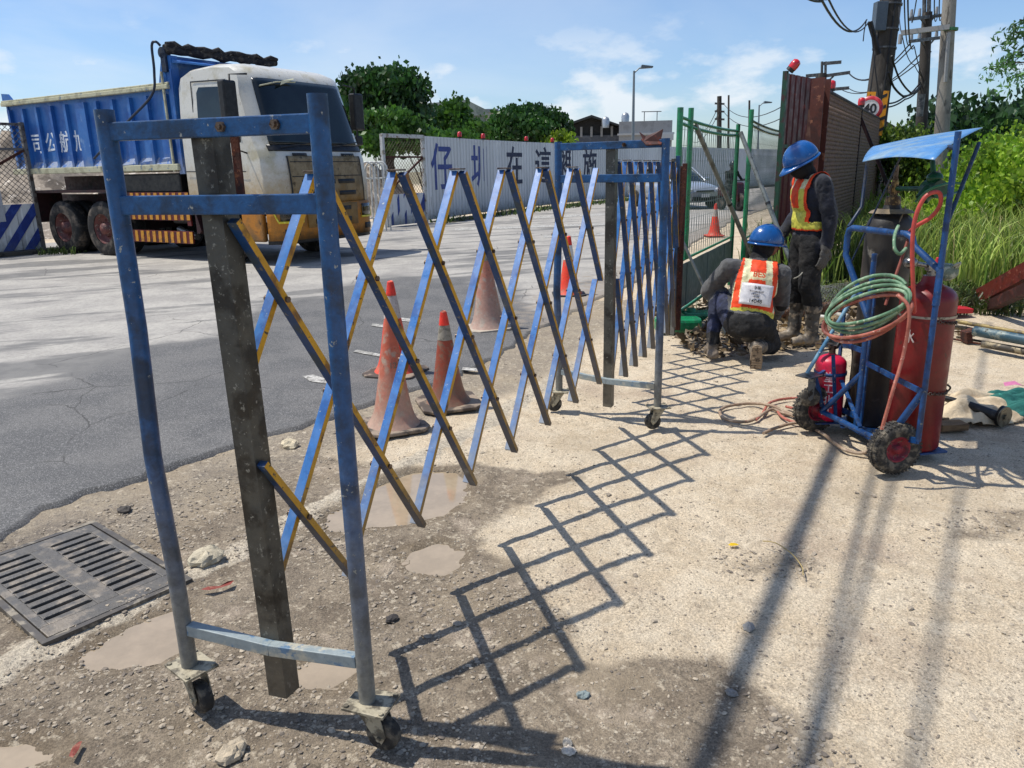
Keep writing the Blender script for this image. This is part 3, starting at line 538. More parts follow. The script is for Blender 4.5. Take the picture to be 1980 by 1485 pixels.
def lattice(A, f, s0, p, n, zb, zt, startch=True, endch=True, off=.0165, smin=.0):
    """bars span two pitches; A origin, f direction; first tip at s0"""
    f3 = Vector(f).to_3d(); nr = Vector((f3.y, -f3.x, 0)); A = Vector(A).to_3d(); dz = zt-zb; w = .034
    def P(s, z, side): return A+f3*s+nr*(side*off)+Vector((0, 0, z))
    def one(s1, z1, s2, z2, side, riv):
        b = MB(); a = P(s1, z1, side); e = P(s2, z2, side); x = (e-a).normalized(); dn = (s2-s1)/math.hypot(s2-s1, z2-z1)
        b.bar(a, e, .031, .019, up=tuple(nr.cross(x)))
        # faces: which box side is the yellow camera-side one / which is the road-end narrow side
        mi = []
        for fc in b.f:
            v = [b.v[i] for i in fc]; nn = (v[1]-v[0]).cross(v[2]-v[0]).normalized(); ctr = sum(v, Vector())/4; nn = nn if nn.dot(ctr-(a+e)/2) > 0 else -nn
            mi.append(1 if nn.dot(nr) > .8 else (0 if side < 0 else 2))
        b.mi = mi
        for (sr, zr) in riv: b.cyl(P(sr, zr, -2.35), P(sr, zr, 2.35), .0085, n=8, mi=3)
        if side > 0 and z1 > zt-.01: b.box(P(s1, z1+.011, -.3), (.045, .046, .005), Matrix.Rotation(math.atan2(f3.y, f3.x), 3, 'Z'), 3)
        b.build('lattice_bar', [blue_lit, yel, blue_shaded, bolt], bar_root, True, bevel=.0015)
    for k in range(-1, n):
        a, e = s0+k*p, s0+(k+2)*p; A0 = max(a, smin); lim = s0+n*p if endch else 1e9; E1 = min(e, lim); t0 = (A0-a)/(2*p); t1 = (E1-a)/(2*p)
        if t1-t0 < .2: continue
        one(A0, zb+dz*t0, E1, zb+dz*t1, -1, [])            # rising away: sunny side, sunlight painted into the blue
        one(A0, zt-dz*t0, E1, zt-dz*t1, 1, [(a+2*p*q/4, zt-dz*q/4) for q in (1, 2, 3) if t0 < q/4 < t1])   # falling away: camera side, shade painted into the blue
FA = Vector((.42, .9075)); nA = (Vector((-.95, 1.92)), Vector((-.405, 1.75))); nB = (Vector((.30, 4.69)), Vector((.855, 4.31)))
endframe(nA[0], nA[1], FA, (1.655, 1.665, 1.605, 1.435), -.010, strip=True, lean=.026)
endframe(nB[0], nB[1], FA, (1.65, 1.645, 1.62, 1.44), .0)
caster(-.945, 1.92, R(-40)); caster(-.395, 1.745, R(-20)); caster(.30, 4.69, R(170)); caster(.86, 4.31, R(190))
lattice((-.679, 1.833), FA, -.035, .408, 7, .265, 1.495, smin=.030)
F2 = (Vector((1.5, 6.75))-Vector((.60, 4.56))).normalized()
lattice((.63, 4.62), F2, .0, .285, 7, .17, 1.53, endch=True)
e2 = Vector((.63, 4.62))+F2*(.285*7)
for i, (a, t_, z0, z1, mt) in enumerate(((.02, 0, .10, 1.58, blue), (.075, .05, .08, 1.56, galv), (.12, -.03, .12, 1.52, rust), (.17, .04, .3, 1.55, blue_shaded), (.22, 0, .10, 1.50, rust), (.28, .05, .35, 1.50, galv))):
    c = (e2+F2*a+Vector((-F2.y, F2.x))*t_); b = MB(); lean = (i % 3-1)*.03; b.bar((c.x, c.y, z0), (c.x+lean*F2.x, c.y+lean*F2.y, z1), .034, .04, up=(F2.x, F2.y, 0)); b.build('folded_bar', mt, bar_root, True, bevel=.002)
b = MB(); c = nB[1]-(nB[1]-nB[0]).normalized()*.07; z = 1.645
b.add([(c.x-.075, c.y+.03, z+.035), (c.x-.055, c.y-.01, z-.015), (c.x+.03, c.y-.03, z-.02), (c.x+.045, c.y-.02, z+.045), (c.x+.02, c.y+.005, z+.03), (c.x-.04, c.y+.02, z+.01)], [(0, 1, 2, 3, 4, 5)])
b.add([(c.x-.07, c.y, z-.0), (c.x-.05, c.y-.04, z-.03), (c.x+.03, c.y-.05, z-.03), (c.x+.05, c.y-.02, z+.0)], [(0, 1, 2, 3)])
o = b.build('bent_clip', mat('dry_leaf_rust', '#3a1812', .7, c2='#5a2618', scale=30), bar_root, True); md = o.modifiers.new('s', 'SOLIDIFY'); md.thickness = .006

# ---------------------------------------------------------------- traffic cones
def conemat(name, c, dirt, dz0, dz1, amt): return mat(name, c, .5, c2=dirt, scale=14, lo=.5, hi=.68, c3='#5a4a40', scale3=50, lo3=.63, hi3=.68, dust=(dirt, dz0, dz1, amt), bump=.08)
def cone(name, pos, h, rz, body, top, band, bandz, label, baser=.2, lean=(0, 0), basemat=None, tophz=.86, text_=None):
    root = thing(name, pos, label, 'traffic cone', 'traffic cones by the barrier', rz); root.rotation_euler = (lean[0], lean[1], rz)
    r0, r1 = h*.19, h*.032
    def rad(z): t = z/h; return r0*(1-t)+r1*t+(.035*math.exp(-t*14))
    n = 12; b = MB(); zs = [h*i/24 for i in range(25)]; prof = [(rad(z), z+.022) for z in zs]; b.lathe(prof, (0, 0, 0), 28, capb=False, capt=False); b.lathe([(rad(h), h+.022), (rad(h)*.7, h+.03), (rad(h)*.6, h+.0)], (0, 0, 0), 28, capb=False)
    b.build('cone_body', body, root)
    b = MB(); k = baser; c = .06; poly = [(-k+c, -k), (k-c, -k), (k, -k+c), (k, k-c), (k-c, k), (-k+c, k), (-k, k-c), (-k, -k+c)]
    b.prism(poly, lambda a, b_, t: (a, b_, t), 0, .022); b.build('cone_base', basemat or body, root, bevel=.006)
    def sleeve(z0, z1, m, nm, d=.0015): s = MB(); s.lathe([(rad(z)+d, z+.022) for z in [z0+(z1-z0)*i/6 for i in range(7)]], (0, 0, 0), 28, capb=False, capt=False); s.build(nm, m, root)
    if band: sleeve(h*bandz[0], h*bandz[1], band, 'reflective_band')
    if top: sleeve(h*tophz, h*1.0, top, 'cone_tip', .002)
    return root
dirt = '#8a7766'; faded = conemat('faded_orange_cone', '#b5573c', '#a68f7c', .0, .55, .85); faded2 = conemat('pale_faded_cone', '#b06a52', '#a8998a', .0, .8, .7)
brownc = conemat('grimy_red_cone', '#8f3a22', '#77604c', 0, .35, .8); redtip = mat('bright_red_tip', '#e0301a', .45, c2='#c0301c', scale=30, var=.1); freshc = conemat('fresh_orange_cone', '#e23a1c', '#b8654c', 0, .2, .4)
wband = mat('dusty_white_band', '#b7aca3', .55, c2='#8f8378', scale=20, c3='#6c625a', scale3=60); gband = mat('grimy_grey_band', '#8b8476', .6, c2='#6d6658', scale=30)
dbase = mat('dirty_cone_base', '#8c7d6d', .8, c2='#4b443d', scale=12, lo=.45, hi=.6, bump=.2)
pA = G(762, 826); pB = G(862, 782); pC = G(945, 637); pD = G(1100, 572); pE = G(766, 724)
cA = cone('traffic_cone', (pA.x, pA.y, .005), .66, R(25), faded, None, None, None, 'pale dusty orange cone with stencilled marks nearest the barrier', .19, (R(0), R(1)), dbase)
text('stencilled_number', '1250', .05, mat('cone_stencil', '#6a5c50', .8), cA, Matrix.Translation((.012, -.082, .40)) @ Matrix.Rotation(R(82), 4, 'X'))
cone('traffic_cone', (pB.x+.02, pB.y, .005), .60, R(18), brownc, redtip, gband, (.70, .86), 'shorter grimy red cone with olive grey band, right of the pale dusty cone', .20, (R(1), R(-1)), mat('black_cone_base', '#4a4038', .8, c2='#8d7d6b', scale=9, lo=.45, hi=.6))
cone('traffic_cone', (pC.x, pC.y, .012), .80, R(20), faded2, mat('pale_tip', '#a08a78', .6, c2='#8a8070', scale=20), gband, (.80, .95), 'tall pale faded cone standing by itself behind the lattice', .21, (0, R(-1.5)), mat('pale_cone_base', '#a89c8c', .8), .95)
cone('traffic_cone', (pD.x, pD.y, .012), .68, 0, freshc, redtip, mat('clean_white_band', '#d8d4cf', .5), (.60, .85), 'clean bright red cone with white band behind the far frame', .2, (0, 0), mat('black_base', '#2a2724', .7))
cone('traffic_cone', (pE.x, pE.y, .012), .68, R(-20), freshc, redtip, wband, (.60, .85), 'bright orange cone with red tip and dusty white band behind the pale dusty cone', .21, (0, 0), mat('black_cone_base', '#4a4038'))
pF = G(1381, 457); cone('traffic_cone', (pF.x, pF.y, .012), .66, 0, freshc, redtip, wband, (.6, .82), 'small orange cone on the road seen through the green mesh fence', .2, (0, 0))
pH = AT(1806, 512, 8.6); r_ = cone('traffic_cone', (pH.x, pH.y, .14), .42, R(10), mat('crimson_cone', '#b01a22', .45), None, mat('amber_band', '#b0662a', .5), (.0, .14), 'crimson cone with wide red foot standing in the grass behind the gas cylinders', .15, (0, R(4)))
b = MB(); b.prism([(-.10, -.13), (.36, -.13), (.40, .03), (.34, .10), (-.08, .12)], lambda a, c_, t: (a+.05, c_, t-.06), -.02, .03); b.build('cone_foot', MATS['crimson_cone'], r_, bevel=.01)
# ---------------------------------------------------------------- people
def organic(name, prims, mats, parent, voxel=.011, smooth=6, fold=0., fscale=14., paint=None, keep=None, solid=0.):
    """prims: ('c', a, b, ra, rb) tapered limb, ('e', centre, (rx,ry,rz), M3) ellipsoid -> one fused surface"""
    b = MB()
    for q in prims:
        if q[0] == 'c':
            a, e, ra, rb = V3(q[1]), V3(q[2]), q[3], q[4]; b.cyl(a, e, ra, rb, 14); b.ball(a, ra, 12); b.ball(e, rb, 12)
        else:
            c = V3(q[1]); k = len(b.v); b.ball((0, 0, 0), q[2], 16); M3 = q[3] if len(q) > 3 else Matrix.Identity(3)
            for i in range(k, len(b.v)): b.v[i] = c+M3 @ b.v[i]
    me = bpy.data.meshes.new(name); me.from_pydata(b.v, [], b.f); o = bpy.data.objects.new(name, me); col.objects.link(o)
    md = o.modifiers.new('r', 'REMESH'); md.mode = 'VOXEL'; md.voxel_size = voxel; md.use_smooth_shade = True
    if smooth: sm = o.modifiers.new('s', 'SMOOTH'); sm.factor = .5; sm.iterations = smooth
    me2 = bpy.data.meshes.new_from_object(o.evaluated_get(bpy.context.evaluated_depsgraph_get())); bpy.data.objects.remove(o)
    if fold:
        ns = [v.normal.copy() for v in me2.vertices]
        for v, n in zip(me2.vertices, ns): p = v.co*fscale; v.co += n*(fold*1.3*(1-2.2*abs(mnoise.noise(Vector((p.x, p.y, p.z*.6)))))+fold*.6*(1-2.2*abs(mnoise.noise(Vector((p.x*2.3, p.y*2.3, p.z*2.9))))))
    if keep:
        bm = bmesh.new(); bm.from_mesh(me2); bmesh.ops.delete(bm, geom=[f for f in bm.faces if not keep(f.calc_center_median())], context='FACES'); bm.to_mesh(me2); bm.free()
    me2.materials.clear()
    for m in mats: me2.materials.append(m)
    for p in me2.polygons: p.use_smooth = True; p.material_index = paint(p.center) if paint else 0
    o = bpy.data.objects.new(name, me2); col.objects.link(o); o.parent = parent
    if solid: s = o.modifiers.new('t', 'SOLIDIFY'); s.thickness = solid; s.offset = 1
    return o
def helmet(parent, c, up, fwd, s=1., m=None):
    up = up.normalized(); right = fwd.cross(up).normalized(); fwd = up.cross(right).normalized(); M4 = frame4(c, right, fwd, up)
    b = MB(M4)
    prof = []; n = 32; rings = 9; vs = []; fs = []
    for j in range(rings+1):
        a = (math.pi/2)*j/rings
        for i in range(n):
            t = 2*math.pi*i/n; rx, ry = .122*s, .146*s; k = math.cos(a)**.85 if j < rings else 0
            ridge = .006*max(0, 1-abs(math.cos(t))*4)*math.sin(a)
            vs.append((rx*k*math.cos(t), ry*k*math.sin(t), .142*s*math.sin(a)+ridge))
    fs = [(j*n+i, j*n+(i+1) % n, (j+1)*n+(i+1) % n, (j+1)*n+i) for j in range(rings) for i in range(n)]; b.add(vs, fs, 0, True)
    vs = []                                            # rim and peak
    for i in range(n):
        t = 2*math.pi*i/n; pk = max(0, math.sin(t))**3
        vs += [(.122*s*math.cos(t), .146*s*math.sin(t), 0), ((.132+.0*pk)*s*math.cos(t), (.156+.055*pk)*s*math.sin(t), -.012*s-.018*pk*s), ((.130)*s*math.cos(t), (.154+.055*pk)*s*math.sin(t), -.017*s-.018*pk*s)]
    b.add(vs, [(3*i, 3*i+1, 3*((i+1) % n)+1, 3*((i+1) % n)) for i in range(n)]+[(3*i+1, 3*i+2, 3*((i+1) % n)+2, 3*((i+1) % n)+1) for i in range(n)], 0, True)
    o = b.build('helmet', m, parent, bevel=0); sb = o.modifiers.new('s', 'SOLIDIFY'); sb.thickness = .003; sb.offset = -1; return o, M4
def glove(name, parent, wrist, d, palm_n, curl, m, side=1, s=1.):
    """d: direction along the hand, palm_n: direction the palm faces, side: thumb side"""
    d = d.normalized(); pn = (palm_n-d*palm_n.dot(d)).normalized(); sd_ = d.cross(pn)*side; w = V3(wrist); P = [('c', w-d*.05*s, w+d*.01*s, .036*s, .034*s), ('e', w+d*.05*s, (.043*s, .050*s, .017*s), Matrix((sd_, d, pn)).transposed())]
    for k, (off, ln) in enumerate(((-.032, .072), (-.011, .082), (.010, .078), (.031, .062))):
        a = w+d*.085*s+sd_*(-off*s); ang = 0.; 
        for q in range(3):
            ang += curl*(.6+.25*q+.06*k); e = a+(d*math.cos(ang)+pn*math.sin(ang))*(ln*s*(.42, .32, .26)[q]); P.append(('c', a, e, (.0115-.001*q)*s, (.0105-.001*q)*s)); a = e
    a = w+d*.03*s+sd_*.035*s; e = a+(d*.6+sd_*.7+pn*.25).normalized()*.042*s; P.append(('c', a, e, .0145*s, .0125*s)); P.append(('c', e, e+(d*.85+sd_*.15+pn*.4).normalized()*.034*s, .0125*s, .0105*s))
    return organic(name, P, [m], parent, .0045, 2, .0015, 60)
shirt_grey = mat('grey_work_shirt', '#4a4a4a', .9, c2='#3a3a3b', scale=9, bump=.25, bscale=120, var=.12, sheen=.2)
navy = mat('navy_work_shirt', '#10141f', .9, c2='#171c2a', scale=8, bump=.25, bscale=120, sheen=.15)
trou = mat('black_trousers', '#121213', .9, c2='#262422', scale=7, c3='#453f38', scale3=22, lo3=.62, hi3=.72, bump=.3, bscale=90)
jeans = mat('navy_trouser_leg', '#1d2338', .9, c2='#2a304a', scale=10, bump=.3, bscale=120)
boot = mat('muddy_rubber_boot', '#2e2a26', .6, c2='#6e6354', scale=12, lo=.45, hi=.6, dust=('#85786a', .02, .16, .9))
skin = mat('tanned_skin', '#7a4a34', .55, var=.08)
balac = mat('black_balaclava', '#0c0b0c', .95, bump=.2, bscale=200)
hblue = mat('blue_helmet_plastic', '#0a4c8c', .24, c2='#09447c', scale=6, c3='#6b86a8', scale3=40, lo3=.66, hi3=.7, var=.05, coat=.4)
orange = mat('vest_orange', '#e0420f', .75, c2='#c8360c', scale=12, bump=.2, bscale=80); lime = mat('vest_lime_reflective', '#c9c24a', .5, c2='#a9a53c', scale=30, bump=.15); silver = mat('vest_cream_reflective', '#d8d3a8', .45, c2='#b9b68c', scale=40)
glv = mat('grey_work_glove', '#4e4c49', .95, bump=.3, bscale=160); card = mat('white_id_card', '#d6d4d4', .4, c2='#c0bfc2', scale=9)
ink = mat('black_print', '#26262a', .8); redp = mat('red_print', '#c8471c', .7)

# kneeling worker, seen from behind
KO = Vector((1.82, 5.86, 0)); kr = Vector((.972, -.235, 0)); kf = Vector((.235, .972, 0))
kp = thing('person', KO, 'worker crouching with one knee down in orange vest and blue helmet, back to the viewer', 'person', 'workers in blue helmets')
def K(r, f, u): return kr*r+kf*f+Vector((0, 0, u))
km = Matrix((kr, kf, Vector((0, 0, 1)))).transposed(); tilt = km @ Matrix.Rotation(R(-24), 3, 'X') @ Matrix.Rotation(R(7), 3, 'Y')
nk = K(.10, .29, .80); hd = K(.135, .34, .885); lsh = K(-.13, .19, .715); rsh = K(.27, .24, .665); pel = K(.03, .0, .30); ch = K(.06, .18, .60); ab = K(.045, .08, .44)
lel = K(-.28, .30, .515); lha = K(-.14, .50, .34); rel = K(.30, .34, .41); rha = K(.26, .52, .27)
lkn = K(-.20, .30, .50); lan = K(-.23, .06, .10); rkn = K(.24, .26, .085); ran = K(.09, -.13, .15)
torso = [('e', pel, (.175, .135, .13), km), ('e', ab, (.15, .115, .14), tilt), ('e', ch, (.175, .125, .17), tilt), ('c', lsh, rsh, .072, .072), ('c', ch+K(.01, .03, .08), nk, .085, .058)]
body = torso+[('c', nk, hd, .056, .065), ('e', hd, (.077, .098, .112), km), ('c', lsh, lel, .070, .060), ('c', lel, lha, .056, .042), ('c', rsh, rel, .070, .060), ('c', rel, rha, .056, .042),
  ('c', pel+K(-.09, .02, .01), lkn, .098, .068), ('c', lkn, lan, .066, .045), ('c', pel+K(.10, .03, -.02), rkn, .100, .070), ('c', rkn, ran, .062, .048),
  ('c', lan, lan+K(-.03, .12, -.055), .044, .034), ('c', lan+K(.01, -.03, -.05), lan+K(0, -.04, -.05), .04, .038), ('c', ran, ran+K(0, -.045, -.075), .046, .036), ('c', ran+K(0, -.045, -.075), ran+K(0, .02, -.115), .034, .03)]
# sub surface colours by region
def kpaint(c):
    r, f, u = c.dot(kr), c.dot(kf), c.z
    if u > .79 and f > .2: return 1
    if (c-lan).length < .14 and u < .13: return 4
    if (c-ran).length < .13 and f < .02 and u < .22: return 4
    if r < -.13 and u < .56 and (c-lkn).length < .36 and (c-lel).length > .10 and (c-lha).length > .12 and u < .525: return 3
    if (c-lha).length < .08 or (c-rha).length < .08: return 0
    if u < .40 and not (r > .22 and f > .30 and u > .2): return 2
    return 0
organic('body', body, [shirt_grey, balac, trou, jeans, boot], kp, .010, 5, .006, 13, kpaint)
# vest: an inflated shell of the torso
def inflate(P, d): return [(q[0], q[1], q[2], q[3]+d, q[4]+d) if q[0] == 'c' else (q[0], q[1], tuple(x+d for x in q[2]))+tuple(q[3:]) for q in P]
tinv = tilt.inverted()
def vloc(c): return tinv @ (c-ab)                      # torso local: x right, y front, z up the back
vest_cut = lambda c: (-.12 < vloc(c).z < .375) and abs(vloc(c).x-.015) < (.165 if vloc(c).z < .12 else .165-.15*(vloc(c).z-.12)) and not (vloc(c).z > .30 and abs(vloc(c).x-.0) < .055 and vloc(c).y > -.0)
def vpaint(c):
    q = vloc(c); x, z = q.x-.01, q.z
    if q.y > .03: return 0
    if z < -.055: return 1
    if abs(x+.085) < .026 and z > .02: return 2
    if abs(x-.105+.10*max(0, z-.05)) < .024 and z > .02: return 2
    if .175 < z < .235 and -.09 < x < .10: return 2
    if abs(abs(x)-.16) < .006: return 2
    return 0
organic('vest', inflate([torso[1], torso[2], torso[3], ('e', ab-Vector((0, 0, .05)), (.165, .125, .12), tilt)], .016), [orange, lime, silver], kp, .009, 5, .004, 10, vpaint, vest_cut, .003)
helm, HM = helmet(kp, hd+K(.015, .0, .015), K(.10, .02, 1), K(.80, .60, -.10), 1., hblue)
b = MB(); b.ball(hd+K(-.01, -.01, -.05), (.080, .095, .07), 14); b.build('head_cloth', balac, kp)
face = organic('face', [('e', hd+K(.06, .045, -.035), (.05, .055, .06), km), ('c', hd+K(.105, .075, -.03), hd+K(.122, .085, -.042), .010, .013)], [skin], kp, .006, 2)
# card and writing on the back
bk = (tilt @ Vector((0, -1, 0))).normalized(); bu = (tilt @ Vector((0, 0, 1))).normalized(); bx = (tilt @ Vector((1, 0, 0))).normalized()
cc = ab+tilt @ Vector((.02, -.158, .045)); cu_ = (bu+bk*.14).normalized(); cm_ = Matrix((bx, cu_, bx.cross(cu_))).transposed(); cbk = (cu_.cross(bx)*-1)
b = MB(); n = 8; vs = []
for i in range(n+1):
    for j in range(n+1): a, c_ = (i/n-.5), (j/n-.5); vs.append(cc+bx*(a*.235)+cu_*(c_*.165)+cbk*(.012-.085*a*a*1.2-.012*c_*c_+.003*math.sin(7*a+5*c_)))
b.add(vs, [(i*(n+1)+j, (i+1)*(n+1)+j, (i+1)*(n+1)+j+1, i*(n+1)+j+1) for i in range(n) for j in range(n)], 0, True); co = b.build('id_card', card, kp); sdm = co.modifiers.new('s', 'SOLIDIFY'); sdm.thickness = .002
def back(name, body_, size, m, dx, dz, bold=0.): M4 = frame4(cc+bx*dx+cu_*dz+cbk*.0155, bx, cu_, cbk); return text(name, body_, size, m, kp, M4, .0008, bold)
back('card_number', '14048', .040, ink, .0, -.052, .0006); back('card_title', '永建', .026, ink, .0, .052); back('card_line', '新北市泰山區工程', .013, ink, 0, .022); back('card_line', '承包商工', .013, ink, 0, .0); back('card_line', '作人員', .016, ink, 0, -.020)
M4 = frame4(ab+tilt @ Vector((.02, -.155, .205)), bx, bu, bk); text('company_letters', 'BES', .062, redp, kp, M4, .001, .0015)
glove('glove', kp, lha, K(.3, .8, -.4), K(.6, -.2, -.7), .5, glv, 1); glove('glove', kp, rha, K(-.2, .8, -.5), K(-.6, -.2, -.6), .5, glv, -1)
b = MB(); s0 = ran+K(0, -.078, -.06)                    # boot sole facing the viewer
b.prism([(-.042, -.088), (.040, -.088), (.045, -.02), (.036, .05), (.034, .085), (0, .098), (-.034, .085), (-.038, .05), (-.047, -.02)], lambda a, z, t: s0+K(a, t, z), -.014, .004)
for z in (-.07, -.05, -.03, -.01, .06, .078): b.prism([(-.034, z-.006), (.034, z-.006), (.034, z+.004), (-.034, z+.004)], lambda a, zz, t: s0+K(a, t, zz), -.019, -.0135)
b.build('boot_sole', mat('muddy_boot_sole', '#8d7a62', .9, c2='#4a3d30', scale=30, lo=.5, hi=.6), kp, bevel=.002)
# tool held down to the dirt
tr = thing('clamp_pipe', KO+rha, 'short grey steel pipe held down to the dirt by the crouching worker', 'pipe'); b = MB(); b.cyl((-.035, -.02, .05), (.07, .02, -.255), .017, n=12); b.build('tube', mat('grey_steel_pipe', '#5d605c', .5, .5, c2='#37352f', scale=20), tr)
b = MB(); b.cyl((.045, .01, -.19), (.052, .013, -.212), .026, n=12); b.build('collar', rust, tr)

# standing worker in profile, head bowed
SO = Vector((2.515, 6.50, 0)); sf = Vector((-.985, -.17, 0)).normalized(); sl = Vector((.17, -.985, 0)).normalized()    # forward, left (towards the viewer)
sp = thing('person', SO, 'worker standing with bowed head in navy shirt, yellow and orange vest and blue helmet', 'person', 'workers in blue helmets')
def S(l, f, u): return sl*l+sf*f+Vector((0, 0, u))
sm_ = Matrix((-sl, sf, Vector((0, 0, 1)))).transposed(); st = sm_ @ Matrix.Rotation(R(-6), 3, 'X')
pl_ = S(0, 0, .90); ab2 = S(0, .01, 1.05); ch2 = S(0, .02, 1.23); nk2 = S(0, .05, 1.42); hd2 = S(0, .125, 1.515)
ls, rs = S(.165, .015, 1.345), S(-.165, .03, 1.345); le, lh = S(.215, -.045, 1.08), S(.215, -.035, .845); re_, rh = S(-.22, -.01, 1.10), S(-.17, .14, .93)
lk, la = S(.09, .02, .50), S(.095, -.04, .11); rk, ra = S(-.09, .03, .50), S(-.085, .02, .11)
tor2 = [('e', pl_, (.158, .118, .13), sm_), ('e', ab2, (.148, .110, .15), sm_), ('e', ch2, (.172, .122, .17), st), ('c', ls, rs, .066, .066), ('c', ch2+S(0, .01, .1), nk2, .08, .056)]
bod2 = tor2+[('c', nk2, hd2, .056, .062), ('e', hd2, (.077, .100, .112), st), ('c', ls, le, .068, .058), ('c', le, lh, .056, .042), ('c', rs, re_, .064, .054), ('c', re_, rh, .052, .040),
  ('c', S(.075, 0, .86), lk, .104, .078), ('c', lk+S(0, -.01, 0), S(.092, -.04, .32), .078, .070), ('c', S(.092, -.04, .30), la, .058, .050), ('c', S(-.075, 0, .86), rk, .104, .078), ('c', rk, S(-.088, .0, .32), .078, .070), ('c', S(-.088, .0, .30), ra, .058, .050)]
for a_, yaw in ((la, 0.), (ra, .0)):
    bod2 += [('c', a_, a_+S(0, .03, -.055), .050, .045), ('c', a_+S(0, .03, -.060), a_+S(0, .15, -.070), .044, .036), ('c', a_+S(0, -.03, -.068), a_+S(0, .02, -.070), .040, .040)]
def spaint(c):
    u = c.z
    if u < .34: return 3
    if u > 1.42: return 1
    if u < .93 and abs(c.dot(sl)) < .195 and not ((c-lh).length < .09) and not ((c-rh).length < .09): return 2
    return 0
organic('body', bod2, [navy, balac, trou, mat('grey_rubber_boot', '#3a3733', .5, c2='#8a7d6b', scale=14, lo=.48, hi=.62, dust=('#9a8b76', .0, .13, .9))], sp, .010, 5, .006, 12, spaint)
def sv(c):
    l, f, u = c.dot(sl), c.dot(sf), c.z
    if u < .965 or u > 1.43: return False
    if u < 1.035: return abs(l) < .20
    if u > 1.375 and abs(l) < .085 and f > -.06: return False
    edge = .125+.02*max(0, (u-1.3)*6)
    if abs(l) > edge: return False
    return True
def svp(c):
    l, f, u = c.dot(sl), c.dot(sf), c.z
    if u < 1.035: return 1 if u > .98 else 0
    if abs(abs(l)-.115) < .014: return 0
    if .055 < abs(l) < .10: return 1 if u < 1.30 else 2
    return 1 if u < 1.15 else 0
organic('vest', inflate(tor2[1:4]+[('e', S(0, 0, 1.0), (.150, .112, .10), sm_)], .017), [orange, lime, silver], sp, .009, 5, .004, 10, svp, sv, .003)
helmet(sp, hd2+S(0, .0, .012), S(0, .46, .90), S(0, .9, -.45), 1.02, hblue)
organic('face', [('e', hd2+S(0, .045, -.02), (.058, .058, .07), st), ('c', hd2+S(0, .095, -.03), hd2+S(0, .117, -.050), .010, .013)], [skin], sp, .006, 2)
b = MB(); b.ball(hd2+S(0, .0, -.055), (.088, .092, .082), 14); b.build('head_cloth', balac, sp)
glove('glove', sp, lh+S(0, .005, -.01), S(.0, .10, -1), S(-.9, .2, 0), .28, glv, 1, 1.12); glove('glove', sp, rh, S(.2, .7, -.5), S(.8, 0, .2), .4, glv, -1, 1.05)
b = MB(); b.tube(spline([S(.20, -.06, .84), S(.16, .02, .74), S(.10, .06, .66), S(.11, .12, .60), S(.06, .14, .57)]), .006, 6); b.build('cord', mat('dirty_white_cord', '#8d8a80', .8), sp)

# ---------------------------------------------------------------- gas cylinder cart
ct = mat('cart_blue_paint', '#0d3f73', .48, c2='#0a2b50', scale=14, lo=.48, hi=.62, c3='#6d6f68', scale3=50, lo3=.62, hi3=.68, bump=.1)
W1 = Vector((1.89, 3.56, .133)); W2 = Vector((1.755, 4.22, .133)); ax = (W2-W1).normalized(); out_ = Vector((-ax.y, ax.x, 0)); out_ = out_ if out_.x > 0 else -out_   # towards the cylinders
cart = thing('gas_cart', (2.0, 3.9, 0), 'blue steel gas cylinder trolley with fat tyres and a bent sheet canopy', 'trolley')
RC = Vector((2.115, 3.83, 0)); GC = Vector((2.07, 4.22, 0))    # cylinder axes
def wheel(c, axis, r, w):
    t = MB(); prof = [(r*.50, -w*.36), (r*.72, -w*.5), (r*.90, -w*.42), (r*.985, -w*.2), (r, 0), (r*.985, w*.2), (r*.90, w*.42), (r*.72, w*.5), (r*.50, w*.36)]
    t.lathe(prof, c, 44, axis=axis, capb=False, capt=False); q = V3(axis).to_track_quat('Z', 'Y').to_matrix()
    for i in range(40):
        for k in (-1, 0, 1):
            a = 2*math.pi*(i+.5*(k == 0))/40; rr = r*(.992 if k == 0 else .945); d = Vector((math.cos(a), math.sin(a), 0)); tn = Vector((-math.sin(a), math.cos(a), 0)); c_ = c+q @ (d*rr+Vector((0, 0, k*w*.30)))
            t.box(c_, (.010, .011, w*.20), Matrix((q @ d, q @ tn, q @ Vector((0, 0, 1)))).transposed())
    to = t.build('wheel', rub, cart, True)
    h = MB(); h.lathe([(r*.52, -w*.30), (r*.50, -w*.36), (r*.44, -w*.34), (r*.40, -w*.12), (r*.16, -w*.10), (r*.16, -w*.42), (.0001, -w*.42)], c, 32, axis=axis, capb=False, capt=False); h.lathe([(r*.52, w*.30), (r*.50, w*.36), (r*.44, w*.34), (r*.40, w*.12), (r*.16, w*.10), (r*.16, w*.42), (.0001, w*.42)], c, 32, axis=axis, capb=False, capt=False)
    h.lathe([(r*.505, -w*.3), (r*.505, w*.3)], c, 32, axis=axis, capb=False, capt=False)
    ho = h.build('rim', mat('crimson_wheel_rim', '#7d1226', .6, c2='#551220', scale=30, dust=None, c3='#6a5a4c', scale3=50), to)
    for v in ho.data.vertices: v.co -= cart.location
    return to
wheel(W1, ax, .133, .085); wheel(W2, ax, .133, .085)
b = MB(); b.cyl(W1+ax*.06, W2-ax*.06, .014, n=10); b.build('axle', ct, cart, True)
up = Vector((0, 0, 1)); A1 = W1+ax*.07; A2 = W2-ax*.06
pn = AT(1790, 700, 4.10); polen = Vector((AT(1778, 830, 3.98).x, AT(1778, 830, 3.98).y, 0))
near_p = Vector((polen.x, polen.y, 0)); far_p = near_p+ax*.46
fr = MB(); T = lambda pts, r=.0135: fr.tube(pts, r, 10)
T([near_p+up*.20, near_p+up*1.62]); T([far_p+up*.18+out_*.0, far_p+up*1.05])
